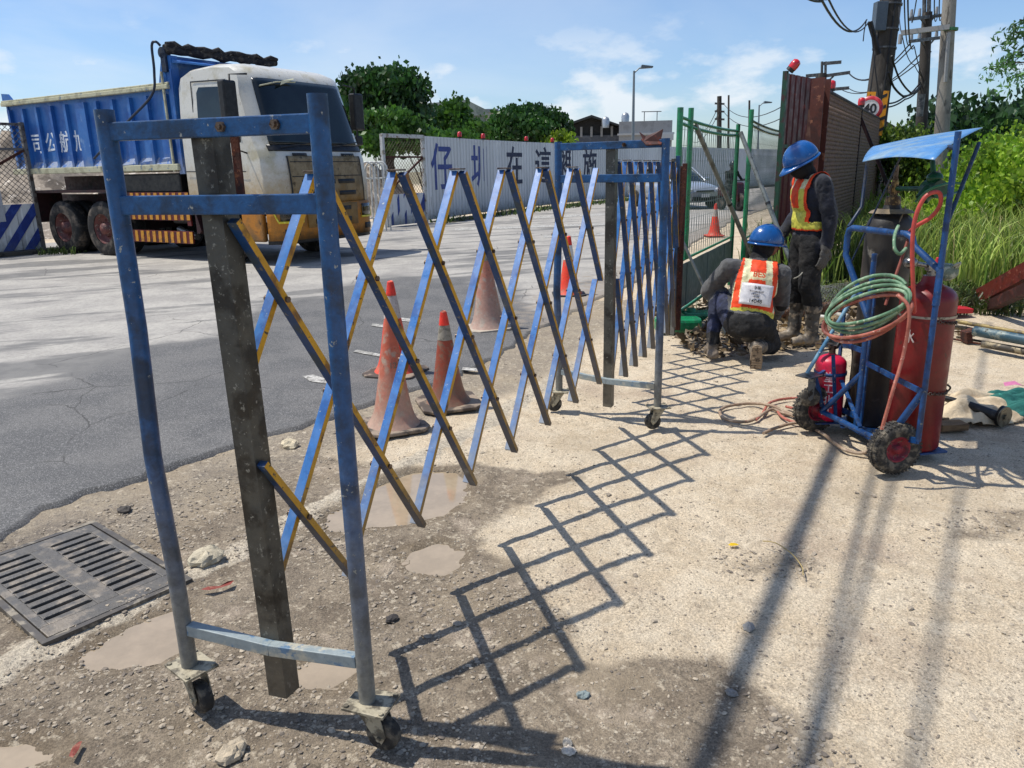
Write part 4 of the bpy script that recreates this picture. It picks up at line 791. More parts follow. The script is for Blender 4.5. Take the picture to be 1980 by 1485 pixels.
T([A1+up*.0, near_p+up*.46], .017); T([A2, far_p+up*.42], .015)
# handle loop
hl = AT(1640, 445, 4.55); hr = AT(1768, 470, 4.10); hz = 1.165
hq = (Vector((hr.x, hr.y, 0))-Vector((hl.x, hl.y, 0))).normalized()
T([far_p+up*.72, Vector((hl.x, hl.y, 1.02)), Vector((hl.x, hl.y, hz-.045)), Vector((hl.x, hl.y, hz-.012))+hq*.012, Vector((hl.x, hl.y, hz))+hq*.045, Vector((hr.x, hr.y, hz))-hq*.06, Vector((hr.x, hr.y, hz-.012))-hq*.02, Vector((hr.x, hr.y, hz-.05)), near_p+up*1.02, near_p+up*.86], .0165)
fr.build('frame', ct, cart, True)
fb = MB()                                              # flat bar cradle
q0 = GC-out_*.155; rails_x = [q0+ax*.10, q0-ax*.10, q0-ax*.125-Vector((0, 0, 0)), near_p+out_*.02]
for p in (q0+ax*.105, q0-ax*.095, q0-ax*.135): fb.bar((p.x, p.y, .06), (p.x, p.y, .82), .024, .010, up=tuple(out_))
for z in (.12, .50, .80): fb.bar((q0+ax*.105)+up*z, (q0-ax*.095)+up*z, .010, .030)
for z in (.44,): fb.bar((q0-ax*.135)+up*z, near_p+up*z, .010, .028)
fb.bar((q0-ax*.135)+up*.06, near_p+up*.20, .012, .03); fb.bar(A1+up*.0, A2+up*.0, .022, .022)
bp_ = [RC-out_*.17-ax*.13, RC+out_*.12-ax*.13, GC+out_*.12+ax*.12, GC-out_*.15+ax*.12]
fb.prism([(p.x, p.y) for p in bp_], lambda a, c_, t: (a, c_, t), .035, .045)
fb.build('cradle', ct, cart, True, bevel=.001)
# strut to the third castor, carried clear of the ground
k3 = G(1560, 722, .36); s1 = q0+ax*.02+up*.80; pbl = mat('pale_blue_strut', '#6f97ad', .4, c2='#3f6d8f', scale=20, c3='#b8c0bd', scale3=40)
b = MB(); b.cyl(s1, k3, .011, n=10); b.build('strut', pbl, cart, True)
b = MB(); b.box(k3+Vector((.02, 0, -.012)), (.13, .10, .008), Matrix.Rotation(.6, 3, 'Z')); b.cyl(k3+Vector((.02, -.03, -.015)), k3+Vector((.02, -.03, -.05)), .02, n=12)
for s in (-1, 1): b.prism([(-.022, -.04), (.022, -.04), (.016, -.135), (0, -.148), (-.016, -.135)], lambda a, z, t: k3+Vector((.02+a*.9+t*.3, -.03+t*.9, z)), s*.022-.002, s*.022+.002)
tc_ = b.build('caster', mat('zinc_caster', '#6b6e6e', .4, .6, c2='#3a3733', scale=30), cart, True)
b = MB(); cw_ = k3+Vector((.02, -.03, -.13)); b.lathe([(.012, -.015), (.045, -.015), (.052, -.008), (.052, .008), (.045, .015), (.012, .015)], cw_, 24, axis=Vector((.3, .9, 0))); wo = b.build('caster_wheel', rub, tc_)
for v in wo.data.vertices: v.co -= cart.location
b = MB(); b.bar(k3+Vector((.05, .0, -.02)), A2+Vector((.0, 0, .03)), .02, .02); b.bar(k3+Vector((.05, .0, -.02)), q0+ax*.10+up*.40, .016, .010); b.build('brace', ct, cart, True)
# extinguisher cradle straps come with the cart
EX = G(1592, 832, 0)+Vector((.03, .05, 0)); EX.z = .06
b = MB(); b.lathe([(.085, 0), (.090, 0), (.090, .018), (.085, .018)], EX+up*.27, 28, capb=False, capt=False); b.bar(EX+Vector((.08, .0, .28)), q0+ax*.05+up*.29, .016, .006)
b.bar(EX+Vector((.02, -.09, .0)), EX+Vector((-.03, -.085, .40)), .02, .006, up=(0, 1, 0)); b.bar(EX+Vector((.03, -.085, .25)), A1+ax*.2+up*.02, .02, .008)
b.box(EX+Vector((0, 0, -.006)), (.19, .19, .006)); b.bar(EX+Vector((.08, 0, -.004)), A2-ax*.2+up*-.03, .02, .008); b.build('extinguisher_cradle', ct, cart, True)
# canopy
cp = [AT(1668, 308, 4.30), AT(1808, 300, 3.80), AT(1900, 246, 4.75), AT(1688, 283, 5.0)]
vs = []; n = 14
for i in range(n+1):
    for j in range(n+1):
        a, c_ = i/n, j/n; p = (cp[0]*(1-a)+cp[1]*a)*(1-c_)+(cp[3]*(1-a)+cp[2]*a)*c_; bow = .018*math.sin(math.pi*a)*(1-.5*c_)+.008*math.sin(math.pi*c_)-(.018*(1-c_/.18) if c_ < .18 else 0)*(.6+.4*a); vs.append(p+Vector((0, 0, bow)))
b = MB(); b.add(vs, [(i*(n+1)+j, (i+1)*(n+1)+j, (i+1)*(n+1)+j+1, i*(n+1)+j+1) for i in range(n) for j in range(n)], 0, True)
cpy = b.build('canopy', mat('blue_sheet_metal', '#4a80b4', .35, c2='#7d97a8', scale=5, lo=.45, hi=.65, c3='#9a9a8c', scale3=9, lo3=.6, hi3=.72, spec=.7), cart, True); md = cpy.modifiers.new('s', 'SOLIDIFY'); md.thickness = .003
b = MB(); b.tube([near_p+up*1.55, (cp[1]*.75+cp[2]*.25)+up*.0], .011, 8); b.tube([Vector((hl.x, hl.y, hz)), AT(1666, 400, 4.7), cp[0]*.45+cp[3]*.55], .010, 8); b.tube([near_p+up*1.22, AT(1893, 277, 4.6)], .010, 8); b.tube([AT(1640, 520, 4.6), AT(1742, 302, 4.5)], .005, 8)
b.build('canopy_strut', mat('dark_blue_strut', '#0c2440', .5, c2='#3a3a3c', scale=20), cart, True)
chm = mat('rusty_chain', '#5b5148', .5, .5, c2='#3a2a20', scale=40)
def chain(p0, c, r, a0, a1, z0, z1, name='chain'):
    b = MB(); n = 26; pts = [c+Vector((math.cos(a0+(a1-a0)*i/n)*r, math.sin(a0+(a1-a0)*i/n)*r, z0+(z1-z0)*i/n)) for i in range(n+1)]
    for i in range(n):
        a, e = pts[i], pts[i+1]; d = (e-a).normalized(); s_ = d.cross(Vector((math.cos(a0+(a1-a0)*i/n), math.sin(a0+(a1-a0)*i/n), 0))) if i % 2 else Vector((math.cos(a0), math.sin(a0), 0)); m_ = (a+e)/2; h = (e-a).length*.62
        lp = [m_+d*(h*math.cos(t*math.pi/4))+s_.normalized()*(.008*math.sin(t*math.pi/4)) for t in range(8)]; b.tube(lp, .0022, 5, closed=True)
    b.build(name, chm, cart, True)
chain(None, RC, .138, R(250), R(385), .74, .70); chain(None, RC, .138, R(250), R(378), .37, .345)

def gascyl(name, c, r, h, mat_, label, neck, shoulder=.10):
    root = thing(name, (c.x, c.y, .046), label, 'gas cylinder', 'gas cylinders on the trolley')
    b = MB(); prof = [(r*.9, 0), (r, .015), (r, h-shoulder)]+[(r*math.cos(t*math.pi/16)**.8*(1-.0), h-shoulder+shoulder*math.sin(t*math.pi/16)) for t in range(1, 7)]+[(.045, h+.012), (.038, h+.04)]
    b.lathe(prof, (0, 0, 0), 40); b.build('cylinder_body', mat_, root); return root
graym = mat('scuffed_grey_cylinder', '#38342f', .5, .1, c2='#25211d', scale=5, lo=.42, hi=.6, c3='#77736a', scale3=12, lo3=.6, hi3=.72, bump=.08, dust=('#4b3f34', 0, .7, .6))
redm_ = mat('red_cylinder_paint', '#600408', .40, c2='#70080c', scale=4, lo=.4, hi=.6, c3='#4b2018', scale3=22, lo3=.6, hi3=.72, bump=.05)
GH = 1.20; RH = .86
gr_ = gascyl('gas_cylinder', GC, .122, GH, graym, 'tall grey brown gas cylinder standing at the back of the trolley', None)
rr_ = gascyl('gas_cylinder', RC, .132, RH, redm_, 'shorter dark red gas cylinder standing at the front right of the trolley', None, .08)
b = MB(); b.cyl((0, 0, GH+.03), (0, 0, GH+.075), .042, .036, 18); b.cyl((0, 0, GH+.075), (0, 0, GH+.15), .02, n=10); b.cyl((0, 0, GH+.15), (0, 0, GH+.165), .016, n=10); b.box((0, 0, GH+.11), (.05, .035, .04)); b.build('valve', mat('brass_valve_dirty', '#4b3a28', .5, .5, c2='#8a7046', scale=40), gr_, bevel=.002)
b = MB(); b.cyl((0, 0, GH+.165), (0, 0, GH+.235), .013, n=8); b.build('valve_spindle', bolt, gr_)
grn = mat('green_regulator', '#0b4a2a', .45, c2='#07331e', scale=20)
rd = (near_p-far_p).normalized(); b = MB(); z = GH+.115; b.cyl((0, 0, z), tuple(rd*.20+out_*.03+up*z), .012, n=8); rc = rd*.24+out_*.04+up*(z-.0); b.cyl(rc-rd*.05, rc+rd*.05, .045, n=20); b.ball(rc+up*.055, (.04, .04, .03), 12); b.cyl(rc+up*.03, rc+up*.14-rd*.03, .013, n=8); b.cyl(rc-out_*.02, rc-out_*.06-up*.05, .034, n=18); b.build('regulator', grn, gr_, bevel=.001)
b = MB(); b.lathe([(.115, GH-.012), (.10, GH+.0), (.07, GH+.01)], (0, 0, 0), 30, capb=False, capt=False); b.tube([(.05, -.04, GH+.02), (.02, -.09, GH-.0), (-.02, -.115, GH-.08), (-.03, -.12, GH-.2)], .004, 6); b.build('cylinder_wire', mat('thin_wire', '#7a6a52', .6), gr_)
mt = mat('silver_fitting', '#8d8a86', .35, .8, c2='#55504a', scale=60)
b = MB(); b.cyl((0, 0, RH+.03), (0, 0, RH+.10), .024, n=12); b.box((0, 0, RH+.08), (.06, .04, .03)); b.cyl((-.03, 0, RH+.09), (-.12, -.03, RH+.11), .012, n=8); b.ball((-.13, -.03, RH+.11), (.035, .035, .03), 12); b.cyl((.03, .02, RH+.06), (.08, .03, RH+.09), .011, n=8); b.build('valve', mt, rr_, bevel=.002)
b = MB(); b.lathe([(.136, 0), (.136, .012)], (0, 0, .70), 32, capb=False, capt=False); b.build('band', mt, rr_)
b = MB(); b.ball((.075, .01, RH+.055), (.06, .05, .045), 14); [b.tube(spline([(.05+.02*k, -.03+.02*k, RH+.03), (.10, -.02*k, RH+.08+.01*k), (.12-.02*k, .03, RH+.04)], 5), .006, 6) for k in range(4)]; b.build('rag', mat('dirty_white_rag', '#aeb2a2', .9, c2='#6f7a6c', scale=20, bump=.6, bscale=50), rr_)
M4 = frame4(-out_*.122-ax*.045+up*.60, ax*-1, up, -out_); text('painted_mark', '水', .075, mat('white_paint_mark', '#b9aaa6', .7), rr_, M4, .002)

# fire extinguisher
ex = thing('fire_extinguisher', EX, 'pink red fire extinguisher strapped to the trolley between its wheels', 'fire extinguisher')
exm = mat('crimson_extinguisher', '#c2123a', .38, c2='#a50f30', scale=8, c3='#7a2a38', scale3=40)
b = MB(); r = .084; b.lathe([(r*.9, 0), (r, .012), (r, .33)]+[(r*math.cos(t*math.pi/12), .33+.055*math.sin(t*math.pi/12)) for t in range(1, 6)]+[(.02, .39)], (0, 0, 0), 32); b.build('extinguisher_body', exm, ex)
b = MB(); b.cyl((0, 0, .375), (0, 0, .42), .018, n=12); b.box((0, 0, .425), (.04, .025, .02)); b.bar((.0, 0, .44), (-.11, -.03, .455), .022, .005); b.bar((.0, 0, .415), (-.10, -.03, .41), .022, .005); b.build('valve_head', bolt, ex, bevel=.001)
b = MB(); b.tube(spline([(.02, 0, .42), (.07, .02, .47), (.12, .0, .40), (.115, -.02, .2), (.10, -.02, .06), (.09, -.02, .02)]), .010, 10); b.build('extinguisher_hose', mat('black_hose', '#0f0e0e', .6), ex)
wp = mat('white_brush_paint', '#d9b3b8', .7, c2='#e6d9d6', scale=30)
for k, ch_ in enumerate('堂工北江'):
    a = R(246); nrm = Vector((math.cos(a), math.sin(a), 0)); x_ = up.cross(nrm)*1; M4 = frame4(nrm*(r+.001)+up*(.262-.066*k)-Vector((0, 0, .0)), x_, up, nrm); text('painted_mark', ch_, .062, wp, ex, M4, .0015, .001)

# hoses
gh = mat('pale_green_hose', '#577a5c', .6, c2='#7f9a7c', scale=12, c3='#9aa68a', scale3=40, dust=None); rh_ = mat('dusty_red_hose', '#a5604f', .6, c2='#8f4a3c', scale=12, c3='#b89080', scale3=40); th = mat('dusty_twin_hose', '#8b7560', .7, c2='#a3907a', scale=10, c3='#8f5040', scale3=14)
coil_c = AT(1672, 600, 4.08); cx_ = (AT(1750, 600, 3.95)-AT(1595, 600, 4.20))/2; hu = Vector((0, 0, 1))
def coil(name, m, label, turns, dz, rx, rz, ph, tail):
    pts = []; n = 30
    for i in range(int(turns*n)+1):
        t = 2*math.pi*i/n+ph; k = i/n; pts.append(coil_c+cx_*(rx*(1-.05*math.sin(k*2.3)))*math.cos(t)+Vector((0, 0, dz+(rz-.020*k+.006*math.sin(k*3))*math.sin(t)-.004*k+.05*rx*math.cos(t)))+Vector((-.35, -.9, 0))*(.012*k)+Vector((.3, .8, 0))*(.045*math.sin(t)))
    b = MB(); c0 = pts[0].copy(); b.tube(pts+tail, .0085, 10); o = b.build(name, m, loc=c0); tag(o, label, 'hose', 'gas hoses on the trolley')
coil('hose', gh, 'coil of pale green gas hose hung on the trolley, upper half of the coil', 3.9, .028, .98, .130, R(20), [])
coil('hose', rh_, 'coil of dusty red gas hose hung under the green coil on the trolley', 3.05, -.020, 1.04, .128, R(10), spline([AT(1735, 570, 3.93), AT(1758, 600, 3.90), AT(1748, 680, 3.90), AT(1725, 760, 3.85), AT(1705, 830, 3.85)], 8))
def hose(m, label, pts, r=.0085, name='hose'):
    p = spline(pts, 8); b = MB(); b.tube(p, r, 9); o = b.build(name, m, loc=p[0].copy()); tag(o, label, 'hose', 'gas hoses on the trolley')
red_b = mat('bright_red_hose', '#b8453a', .5, c2='#a03a30', scale=10)
hose(red_b, 'bright red hose looping up from the red cylinder beside the canopy post', [RC+Vector((-.13, -.1, .84)), AT(1768, 600, 4.0), AT(1764, 500, 3.95), AT(1768, 430, 3.95), AT(1788, 382, 3.95), AT(1815, 372, 3.98), AT(1818, 395, 4.0), AT(1800, 420, 4.03), AT(1772, 437, 4.08), AT(1757, 450, 4.2)], .0095)
hose(mat('thin_brown_hose', '#7a3a2c', .6), 'thin brown hose slanting down between the two cylinders', [AT(1757, 460, 4.15), AT(1740, 510, 4.1), AT(1722, 560, 4.05), AT(1712, 590, 4.02)], .007)
hose(mat('green_hose_loop', '#2c6b48', .5), 'thin green hose loop sticking out behind the canopy post', [GC+Vector((.02, -.2, 1.30)), AT(1800, 365, 4.2), AT(1840, 354, 4.3), AT(1862, 358, 4.35), AT(1855, 370, 4.3), AT(1815, 382, 4.1)], .006)
hose(gh, 'short pale green hose hooked over the top of the grey cylinder', [AT(1737, 437, 4.2), AT(1730, 455, 4.1), AT(1730, 480, 4.05), AT(1740, 491, 4.05), AT(1752, 480, 4.1)], .008)
def gh_(px, py, z=.012): return G(px, py, z)
hose(th, 'twin dusty hose running over the dirt to the front wheel', [gh_(1476, 838), gh_(1505, 826), gh_(1545, 818), gh_(1590, 838), gh_(1630, 868), gh_(1668, 876), gh_(1690, 862, .06)], .0095, 'ground_hose')
hose(th, 'dusty hose lying in a wide loop on the dirt', [gh_(1545, 806), gh_(1512, 798), gh_(1490, 792, .02), gh_(1450, 814), gh_(1408, 812), gh_(1392, 798), gh_(1405, 786), gh_(1450, 780), gh_(1490, 784, .03), gh_(1525, 800), gh_(1560, 816)], .0095, 'ground_hose')
hose(rh_, 'dusty red hose kinked on the dirt behind the twin hose', [gh_(1570, 772, .02), gh_(1530, 770), gh_(1490, 778), gh_(1474, 800), gh_(1462, 812)], .0085, 'ground_hose')
hose(rh_, 'short reddish hose loop beside the far small wheel', [gh_(1500, 786), gh_(1510, 804), gh_(1535, 816), gh_(1560, 812), gh_(1548, 795, .02), gh_(1520, 786)], .0085, 'ground_hose')

# ---------------------------------------------------------------- cloths, grinder, wood, steel pile
def heap(name, c, rx, ry, h, m, label, cat, seed, rz=0., f=6.):
    n = 36; vs = []; fs = []; rg = random.Random(seed)
    for i in range(n+1):
        for j in range(n+1):
            a, d = i/n*2-1, j/n*2-1; q = min(1, (a*a+d*d)**.5*(.92+.25*mnoise.noise(Vector((a*1.3, d*1.3, seed))))); z = h*max(0, 1-q**3)*(.55+.9*abs(mnoise.noise(Vector((a*f*.5, d*f, seed+3)))))+.004; k = 1+.1*mnoise.noise(Vector((a*2, d*2, seed+9)))
            vs.append((a*rx*k, d*ry*k, z))
    fs = [(i*(n+1)+j, (i+1)*(n+1)+j, (i+1)*(n+1)+j+1, i*(n+1)+j+1) for i in range(n) for j in range(n) if (((i+.5)/n*2-1)**2+((j+.5)/n*2-1)**2) < 1.0]
    b = MB(); b.add(vs, fs, 0, True); o = b.build(name, m); o.location = c; o.rotation_euler.z = rz; md = o.modifiers.new('s', 'SOLIDIFY'); md.thickness = .004; return tag(o, label, cat)
heap('cloth', G(1865, 800), .36, .24, .13, mat('cream_sackcloth', '#c9b698', .95, c2='#b39f82', scale=6, bump=.4, bscale=40), 'cream cloth sheet bunched on the dirt right of the red cylinder', 'cloth', 3, R(10), 3)
heap('cloth', G(1952, 795), .26, .17, .12, mat('teal_cloth', '#1d5f58', .9, c2='#185a54', scale=6, c3='#3f8f80', scale3=12, bump=.4), 'teal green cloth bundle at the right edge behind the grinder', 'cloth', 8, R(-10), 3.5)
b = MB(); b.add([(-.07, -.02, .115), (-.02, -.04, .13), (.05, -.03, .12), (.07, .01, .105), (.02, .03, .135), (-.05, .03, .125)], [(0, 1, 4, 5), (1, 2, 3, 4)], 0, True); o = b.build('cloth_strip', mat('pink_cloth', '#b5688c', .9)); o.location = G(1955, 778, .0); tag(o, 'small pink strip of cloth on top of the teal bundle', 'cloth')
gpos = G(1930, 824, 0)
grd = thing('angle_grinder', gpos, 'black angle grinder with metal disc lying on the cream cloth', 'angle grinder')
b = MB(); b.cyl((0, .0, .055), (-.13, .10, .10), .032, .026, 16); b.cyl((-.13, .10, .10), (-.24, .18, .125), .022, .018, 14); b.build('grinder_body', mat('black_tool_plastic', '#161514', .5, c2='#35312c', scale=20), grd)
b = MB(); b.cyl((0, 0, .065), (.012, -.018, .064), .062, .060, 28); b.build('grinder_guard', mat('dark_steel_guard', '#2c2a28', .4, .7), grd)
b = MB(); b.cyl((.010, -.024, .065), (.012, -.029, .065), .060, n=30); b.cyl((.012, -.029, .065), (.016, -.040, .065), .014, n=12); b.build('grinder_disc', mat('grinder_disc', '#6f6c5e', .4, .6, c2='#4f4c40', scale=40), grd)
b = MB(); b.tube(spline([(-.24, .18, .125), (-.27, .22, .16), (-.2, .3, .18), (-.12, .32, .14), (-.2, .35, .05)], 6), .006, 8); b.build('power_cord', mat('black_cable', '#0d0d0d', .6), grd)
def wood(px, py, sx, rz, label):
    b = MB(); b.box((0, 0, .022), (sx, .09, .04)); o = b.build('wood_block', mat('weathered_wood', '#7a6042', .85, c2='#5a4630', scale=10, stretch=(1, 8, 8), bump=.3), bevel=.003); o.location = G(px, py); o.rotation_euler.z = rz; tag(o, label, 'wood block', 'wood blocks by the cloth')
wood(1838, 830, .16, R(5), 'brown wood block right in front of the cream cloth'); wood(1815, 818, .10, R(-40), 'small wood offcut half hidden behind the red cylinder')
# steel pile at the right edge
def pipe(pa, pb, r, m, label, za=.03, zb=.03, name='steel_pipe', n=12, cat='pipe', grp='steel lying at the right edge'):
    a = G(*pa, za); e = G(*pb, zb); b = MB(); b.cyl(a, e, r, n=n); o = b.build(name, m, loc=a); tag(o, label, cat, grp); return o
bluepipe = mat('scuffed_blue_pipe', '#35505c', .45, .2, c2='#7d8680', scale=12, lo=.48, hi=.62, c3='#2a2723', scale3=24); oldst = mat('old_steel', '#4a4640', .6, .4, c2='#8a7f68', scale=10, c3='#2a211b', scale3=22)
pipe((1885, 640), (2040, 668), .042, bluepipe, 'thick scuffed blue grey pipe on top of the steel pile', .14, .14)
pipe((1830, 618), (2040, 655), .018, mat('yellowed_steel', '#8d7b4c', .6, .2, c2='#5a5040', scale=12), 'long thin yellowish bar touching the red cylinder chain', .16, .14, 'steel_bar')
pipe((1850, 632), (2040, 672), .022, oldst, 'dark steel tube under the thin yellowish bar', .10, .10)
pipe((1850, 652), (2040, 684), .010, oldst, 'thin rod lying lowest on the dirt in the steel pile', .012, .012, 'steel_bar')
pipe((1840, 655), (2040, 690), .009, rust, 'rusty thin rod just below the lowest thin rod', .010, .010, 'steel_bar')
pipe((1900, 665), (2040, 690), .03, oldst, 'dark round pipe under the thick blue grey pipe', .05, .05)
b = MB(); a = G(1868, 640, .10); b.bar(a, a+Vector((.02, .0, -.10)), .10, .05); b.bar(a+Vector((.06, 0, .0)), a+Vector((.02, -.02, -.02)), .08, .05); o = b.build('clamp_block', rust, loc=a, bevel=.004); tag(o, 'rusty bracket holding up the end of the steel pile', 'bracket')
brn = mat('red_oxide_steel', '#5a1d14', .6, c2='#43160f', scale=12, c3='#8a5844', scale3=30, dust=None)
def chan(pa, pb, za, zb, w, h, label, m=brn):
    a = G(*pa, za); e = AT(*pb, zb); b = MB(); x = (e-a).normalized(); y = Vector((0, 0, 1)).cross(x).normalized(); z = x.cross(y)
    b.bar(a, e, .006, h, mi=0); b.bar(a+y*w/2+z*(h/2-.003), e+y*w/2+z*(h/2-.003), w, .006); b.bar(a+y*w/2-z*(h/2-.003), e+y*w/2-z*(h/2-.003), w, .006); o = b.build('steel_channel', m, loc=a); tag(o, label, 'steel channel', 'steel lying at the right edge')
chan((1888, 574), (2060, 478), .10, 8.0, .08, .16, 'red oxide steel channel leaning up at the right edge, the higher one')
chan((1905, 592), (2060, 520), .07, 7.6, .08, .10, 'dark red steel channel below the higher leaning channel', mat('dark_oxide_steel', '#2e120e', .7, c2='#4a2018', scale=14))
pipe((1906, 592), (2060, 545), .025, mat('grey_conduit', '#8d8a80', .6, .2, c2='#5d574c', scale=14), 'pale grey conduit below the red steel channels', .03, .05)
# rolled wire mesh, white pipes and trampled debris behind the workers
gal = mat('galvanised_wire', '#8a8c86', .45, .5, c2='#5f5c52', scale=20)
ra_, rb_ = G(1500, 590, .14), G(1672, 566, .14); b = MB(); xx = (rb_-ra_).normalized(); yy = xx.cross(Vector((0, 0, 1))).normalized(); zz = yy.cross(xx); ln = (rb_-ra_).length; nseg = int(ln/.035)
for k in range(26):
    for sgn in (-1, 1):
        pts = []
        for i in range(nseg+1): t = i*.035; an = 2*math.pi*k/26+sgn*(t/.15)*.9; r = .125+.012*math.sin(t*5+k); pts.append(ra_+xx*t+yy*(r*math.cos(an))+zz*(r*math.sin(an)))
        b.tube(pts, .0022, 3)
o = b.build('wire_mesh_roll', gal, loc=ra_, recalc=False); tag(o, 'roll of galvanised chain link mesh lying behind the standing worker', 'wire mesh')
b = MB(); b.cyl(ra_+Vector((0, -.06, -.08)), rb_+Vector((0, -.1, -.08)), .055, n=14); o = b.build('timber_log', mat('orange_timber', '#6a4630', .85, c2='#8a6244', scale=8, stretch=(2, 10, 10), bump=.4), loc=ra_); tag(o, 'brown log lying under the roll of chain link mesh', 'log')
wpm = mat('white_pvc_pipe', '#b9b6ac', .5, c2='#8d877a', scale=12, dust=None)
pipe((1500, 602), (1600, 614), .022, wpm, 'white plastic pipe on the ground behind the standing worker', .02, .02, 'plastic_pipe', grp='white plastic pipes')
pipe((1608, 606), (1640, 612), .026, wpm, 'short white pipe stub with collar left of the hose coil', .03, .03, 'plastic_pipe', grp='white plastic pipes')
# ---------------------------------------------------------------- dump truck
TP = Vector((-3.14, 13.86, .01)); TYAW = R(-30.7)
tk = thing('dump_truck', TP, 'dusty dump truck with white cab and ribbed blue tipping body crossing the road', 'truck', None, TYAW)
cabm = mat('dusty_white_cab', '#c9c6bb', .35, c2='#b0a88f', scale=2.2, lo=.5, hi=.68, c3='#8f7c5a', scale3=9, lo3=.62, hi3=.74, dust=('#a0824e', 1.0, 1.85, .85), coat=.2, var=.06)
bumpm = mat('mud_orange_bumper', '#b06f14', .5, c2='#8c5f24', scale=4, lo=.45, hi=.62, c3='#4a3218', scale3=9, lo3=.6, hi3=.72, dust=('#5a4526', .4, .62, .8))
grime = mat('mud_caked_grille', '#8a7a5c', .7, c2='#6e5e42', scale=4, lo=.42, hi=.62, c3='#3c3222', scale3=10, lo3=.58, hi3=.7, dust=('#8a6424', .9, 1.5, .7))
glass = mat('dark_glass', '#121a1e', .07, c2='#1c272a', scale=1.5, lo=.4, hi=.6, spec=.5, coat=.0, var=0, rvar=0); blk = mat('black_plastic', '#0c0c0d', .5, c2='#1d1c1a', scale=20); chas = mat('maroon_chassis', '#2e0d10', .7, c2='#1a0a0b', scale=6, c3='#5a4a3c', scale3=14, lo3=.62, hi3=.74)
dblue = mat('truck_body_blue', '#1c559c', .5, c2='#2d69ac', scale=1.5, lo=.4, hi=.6, c3='#6d8fb8', scale3=3.5, lo3=.58, hi3=.78, dust=('#8b93a0', 1.62, 1.95, .55), var=.1); cream = mat('cream_rail', '#b9b698', .6, c2='#a09c80', scale=6, c3='#54708c', scale3=12, lo3=.6, hi3=.7)
DZ0, DZ1, DX0, DX1, DY = 1.62, 2.95, -7.64, -2.40, 1.20
b = MB(); b.box(((DX0+DX1)/2, -DY+.09, (DZ0+DZ1)/2), (DX1-DX0, .03, DZ1-DZ0)); b.box(((DX0+DX1)/2, DY-.09, (DZ0+DZ1)/2), (DX1-DX0, .03, DZ1-DZ0)); b.box((DX1-.02, 0, (DZ0+DZ1)/2), (.04, 2*DY-.2, DZ1-DZ0-.02)); b.box(((DX0+DX1)/2, 0, DZ0+.03), (DX1-DX0-.05, 2*DY-.24, .05)); b.build('tipper_body', dblue, tk)
b = MB(); b.box((DX0+.03, 0, (DZ0+DZ1)/2+.05), (.05, 2*DY-.1, DZ1-DZ0+.1)); b.prism([(DX0, DZ1), (DX0+.42, DZ1+.05), (DX0+.22, DZ1+.22), (DX0+.0, DZ1+.24)], lambda x, z, t: (x, t, z), -DY, -DY+.04); b.build('tailgate', dblue, tk)
nr = 11
for s in (-1, 1):
    for i in range(nr):
        x = DX0+.12+(DX1-DX0-.26)*i/(nr-1); wdt = .30 if i == 5 else .075; b = MB(); b.box((x, s*(DY-.04), (DZ0+DZ1)/2), (wdt, .07, DZ1-DZ0-.16)); b.build('rib', dblue, tk)
for s in (-1, 1):
    b = MB(); b.box(((DX0+DX1)/2, s*(DY-.035), DZ1+.03), (DX1-DX0+.1, .13, .07)); b.box(((DX0+DX1)/2, s*(DY-.035), DZ1+.085), (DX1-DX0+.1, .09, .035)); b.build('top_rail', cream, tk, bevel=.01)
    b = MB(); b.box(((DX0+DX1)/2-.0, s*(DY-.04), DZ0+.03), (DX1-DX0+.1, .14, .11)); b.build('bottom_rail', cream, tk, bevel=.01)
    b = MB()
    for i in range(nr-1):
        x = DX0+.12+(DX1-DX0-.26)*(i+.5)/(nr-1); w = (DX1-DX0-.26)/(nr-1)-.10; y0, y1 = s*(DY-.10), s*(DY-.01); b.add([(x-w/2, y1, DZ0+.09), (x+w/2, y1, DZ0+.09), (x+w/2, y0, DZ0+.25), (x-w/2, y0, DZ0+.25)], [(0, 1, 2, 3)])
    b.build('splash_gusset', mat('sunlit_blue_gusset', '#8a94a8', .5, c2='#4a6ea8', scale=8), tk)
HX = DX1+.02                                            # headboard
b = MB(); b.box((HX, 0, 2.78), (.06, 2*DY-.06, 1.40)); b.prism([(HX-.03, 2.9), (HX-.03, 3.46), (HX-.10, 3.46), (HX-.28, 2.95)], lambda x, z, t: (x, t, z), -DY+.02, -DY+.07); b.prism([(HX-.03, 2.9), (HX-.03, 3.46), (HX-.10, 3.46), (HX-.28, 2.95)], lambda x, z, t: (x, t, z), DY-.07, DY-.02)
b.box((HX+.06, -DY+.10, 2.5), (.14, .15, 1.94)); b.box((HX+.06, DY-.10, 2.5), (.14, .15, 1.94)); b.prism([(HX, 3.46), (HX+.35, 3.36), (HX+.35, 3.33), (HX, 3.36)], lambda x, z, t: (x, t, z), -DY+.05, DY-.05); b.box((HX+.12, -DY+.01, 2.45), (.03, .02, 1.6)); b.build('headboard', dblue, tk, bevel=.008)
b = MB(); b.box((HX-.10, -DY-.01, 2.4), (.035, .03, 1.65)); b.build('rail_strip', cream, tk)
tarp = mat('dirty_black_tarp', '#17161a', .85, c2='#3a3632', scale=8, c3='#6d6558', scale3=16, lo3=.6, hi3=.7, bump=.8, bscale=12)
pts = [Vector((HX+.05+.03*math.sin(i*1.3), -1.2+2.45*i/16, 3.57+.02*math.sin(i*2.1))) for i in range(17)]; b = MB(); b.tube(pts, [.075+.02*math.sin(i*1.9) for i in range(17)], 12); b.tube([p+Vector((.05, 0, .07+.02*math.sin(i*3.))) for i, p in enumerate(pts)], [.04+.015*math.sin(i*2.7) for i in range(17)], 9); b.build('rolled_tarp', tarp, tk)
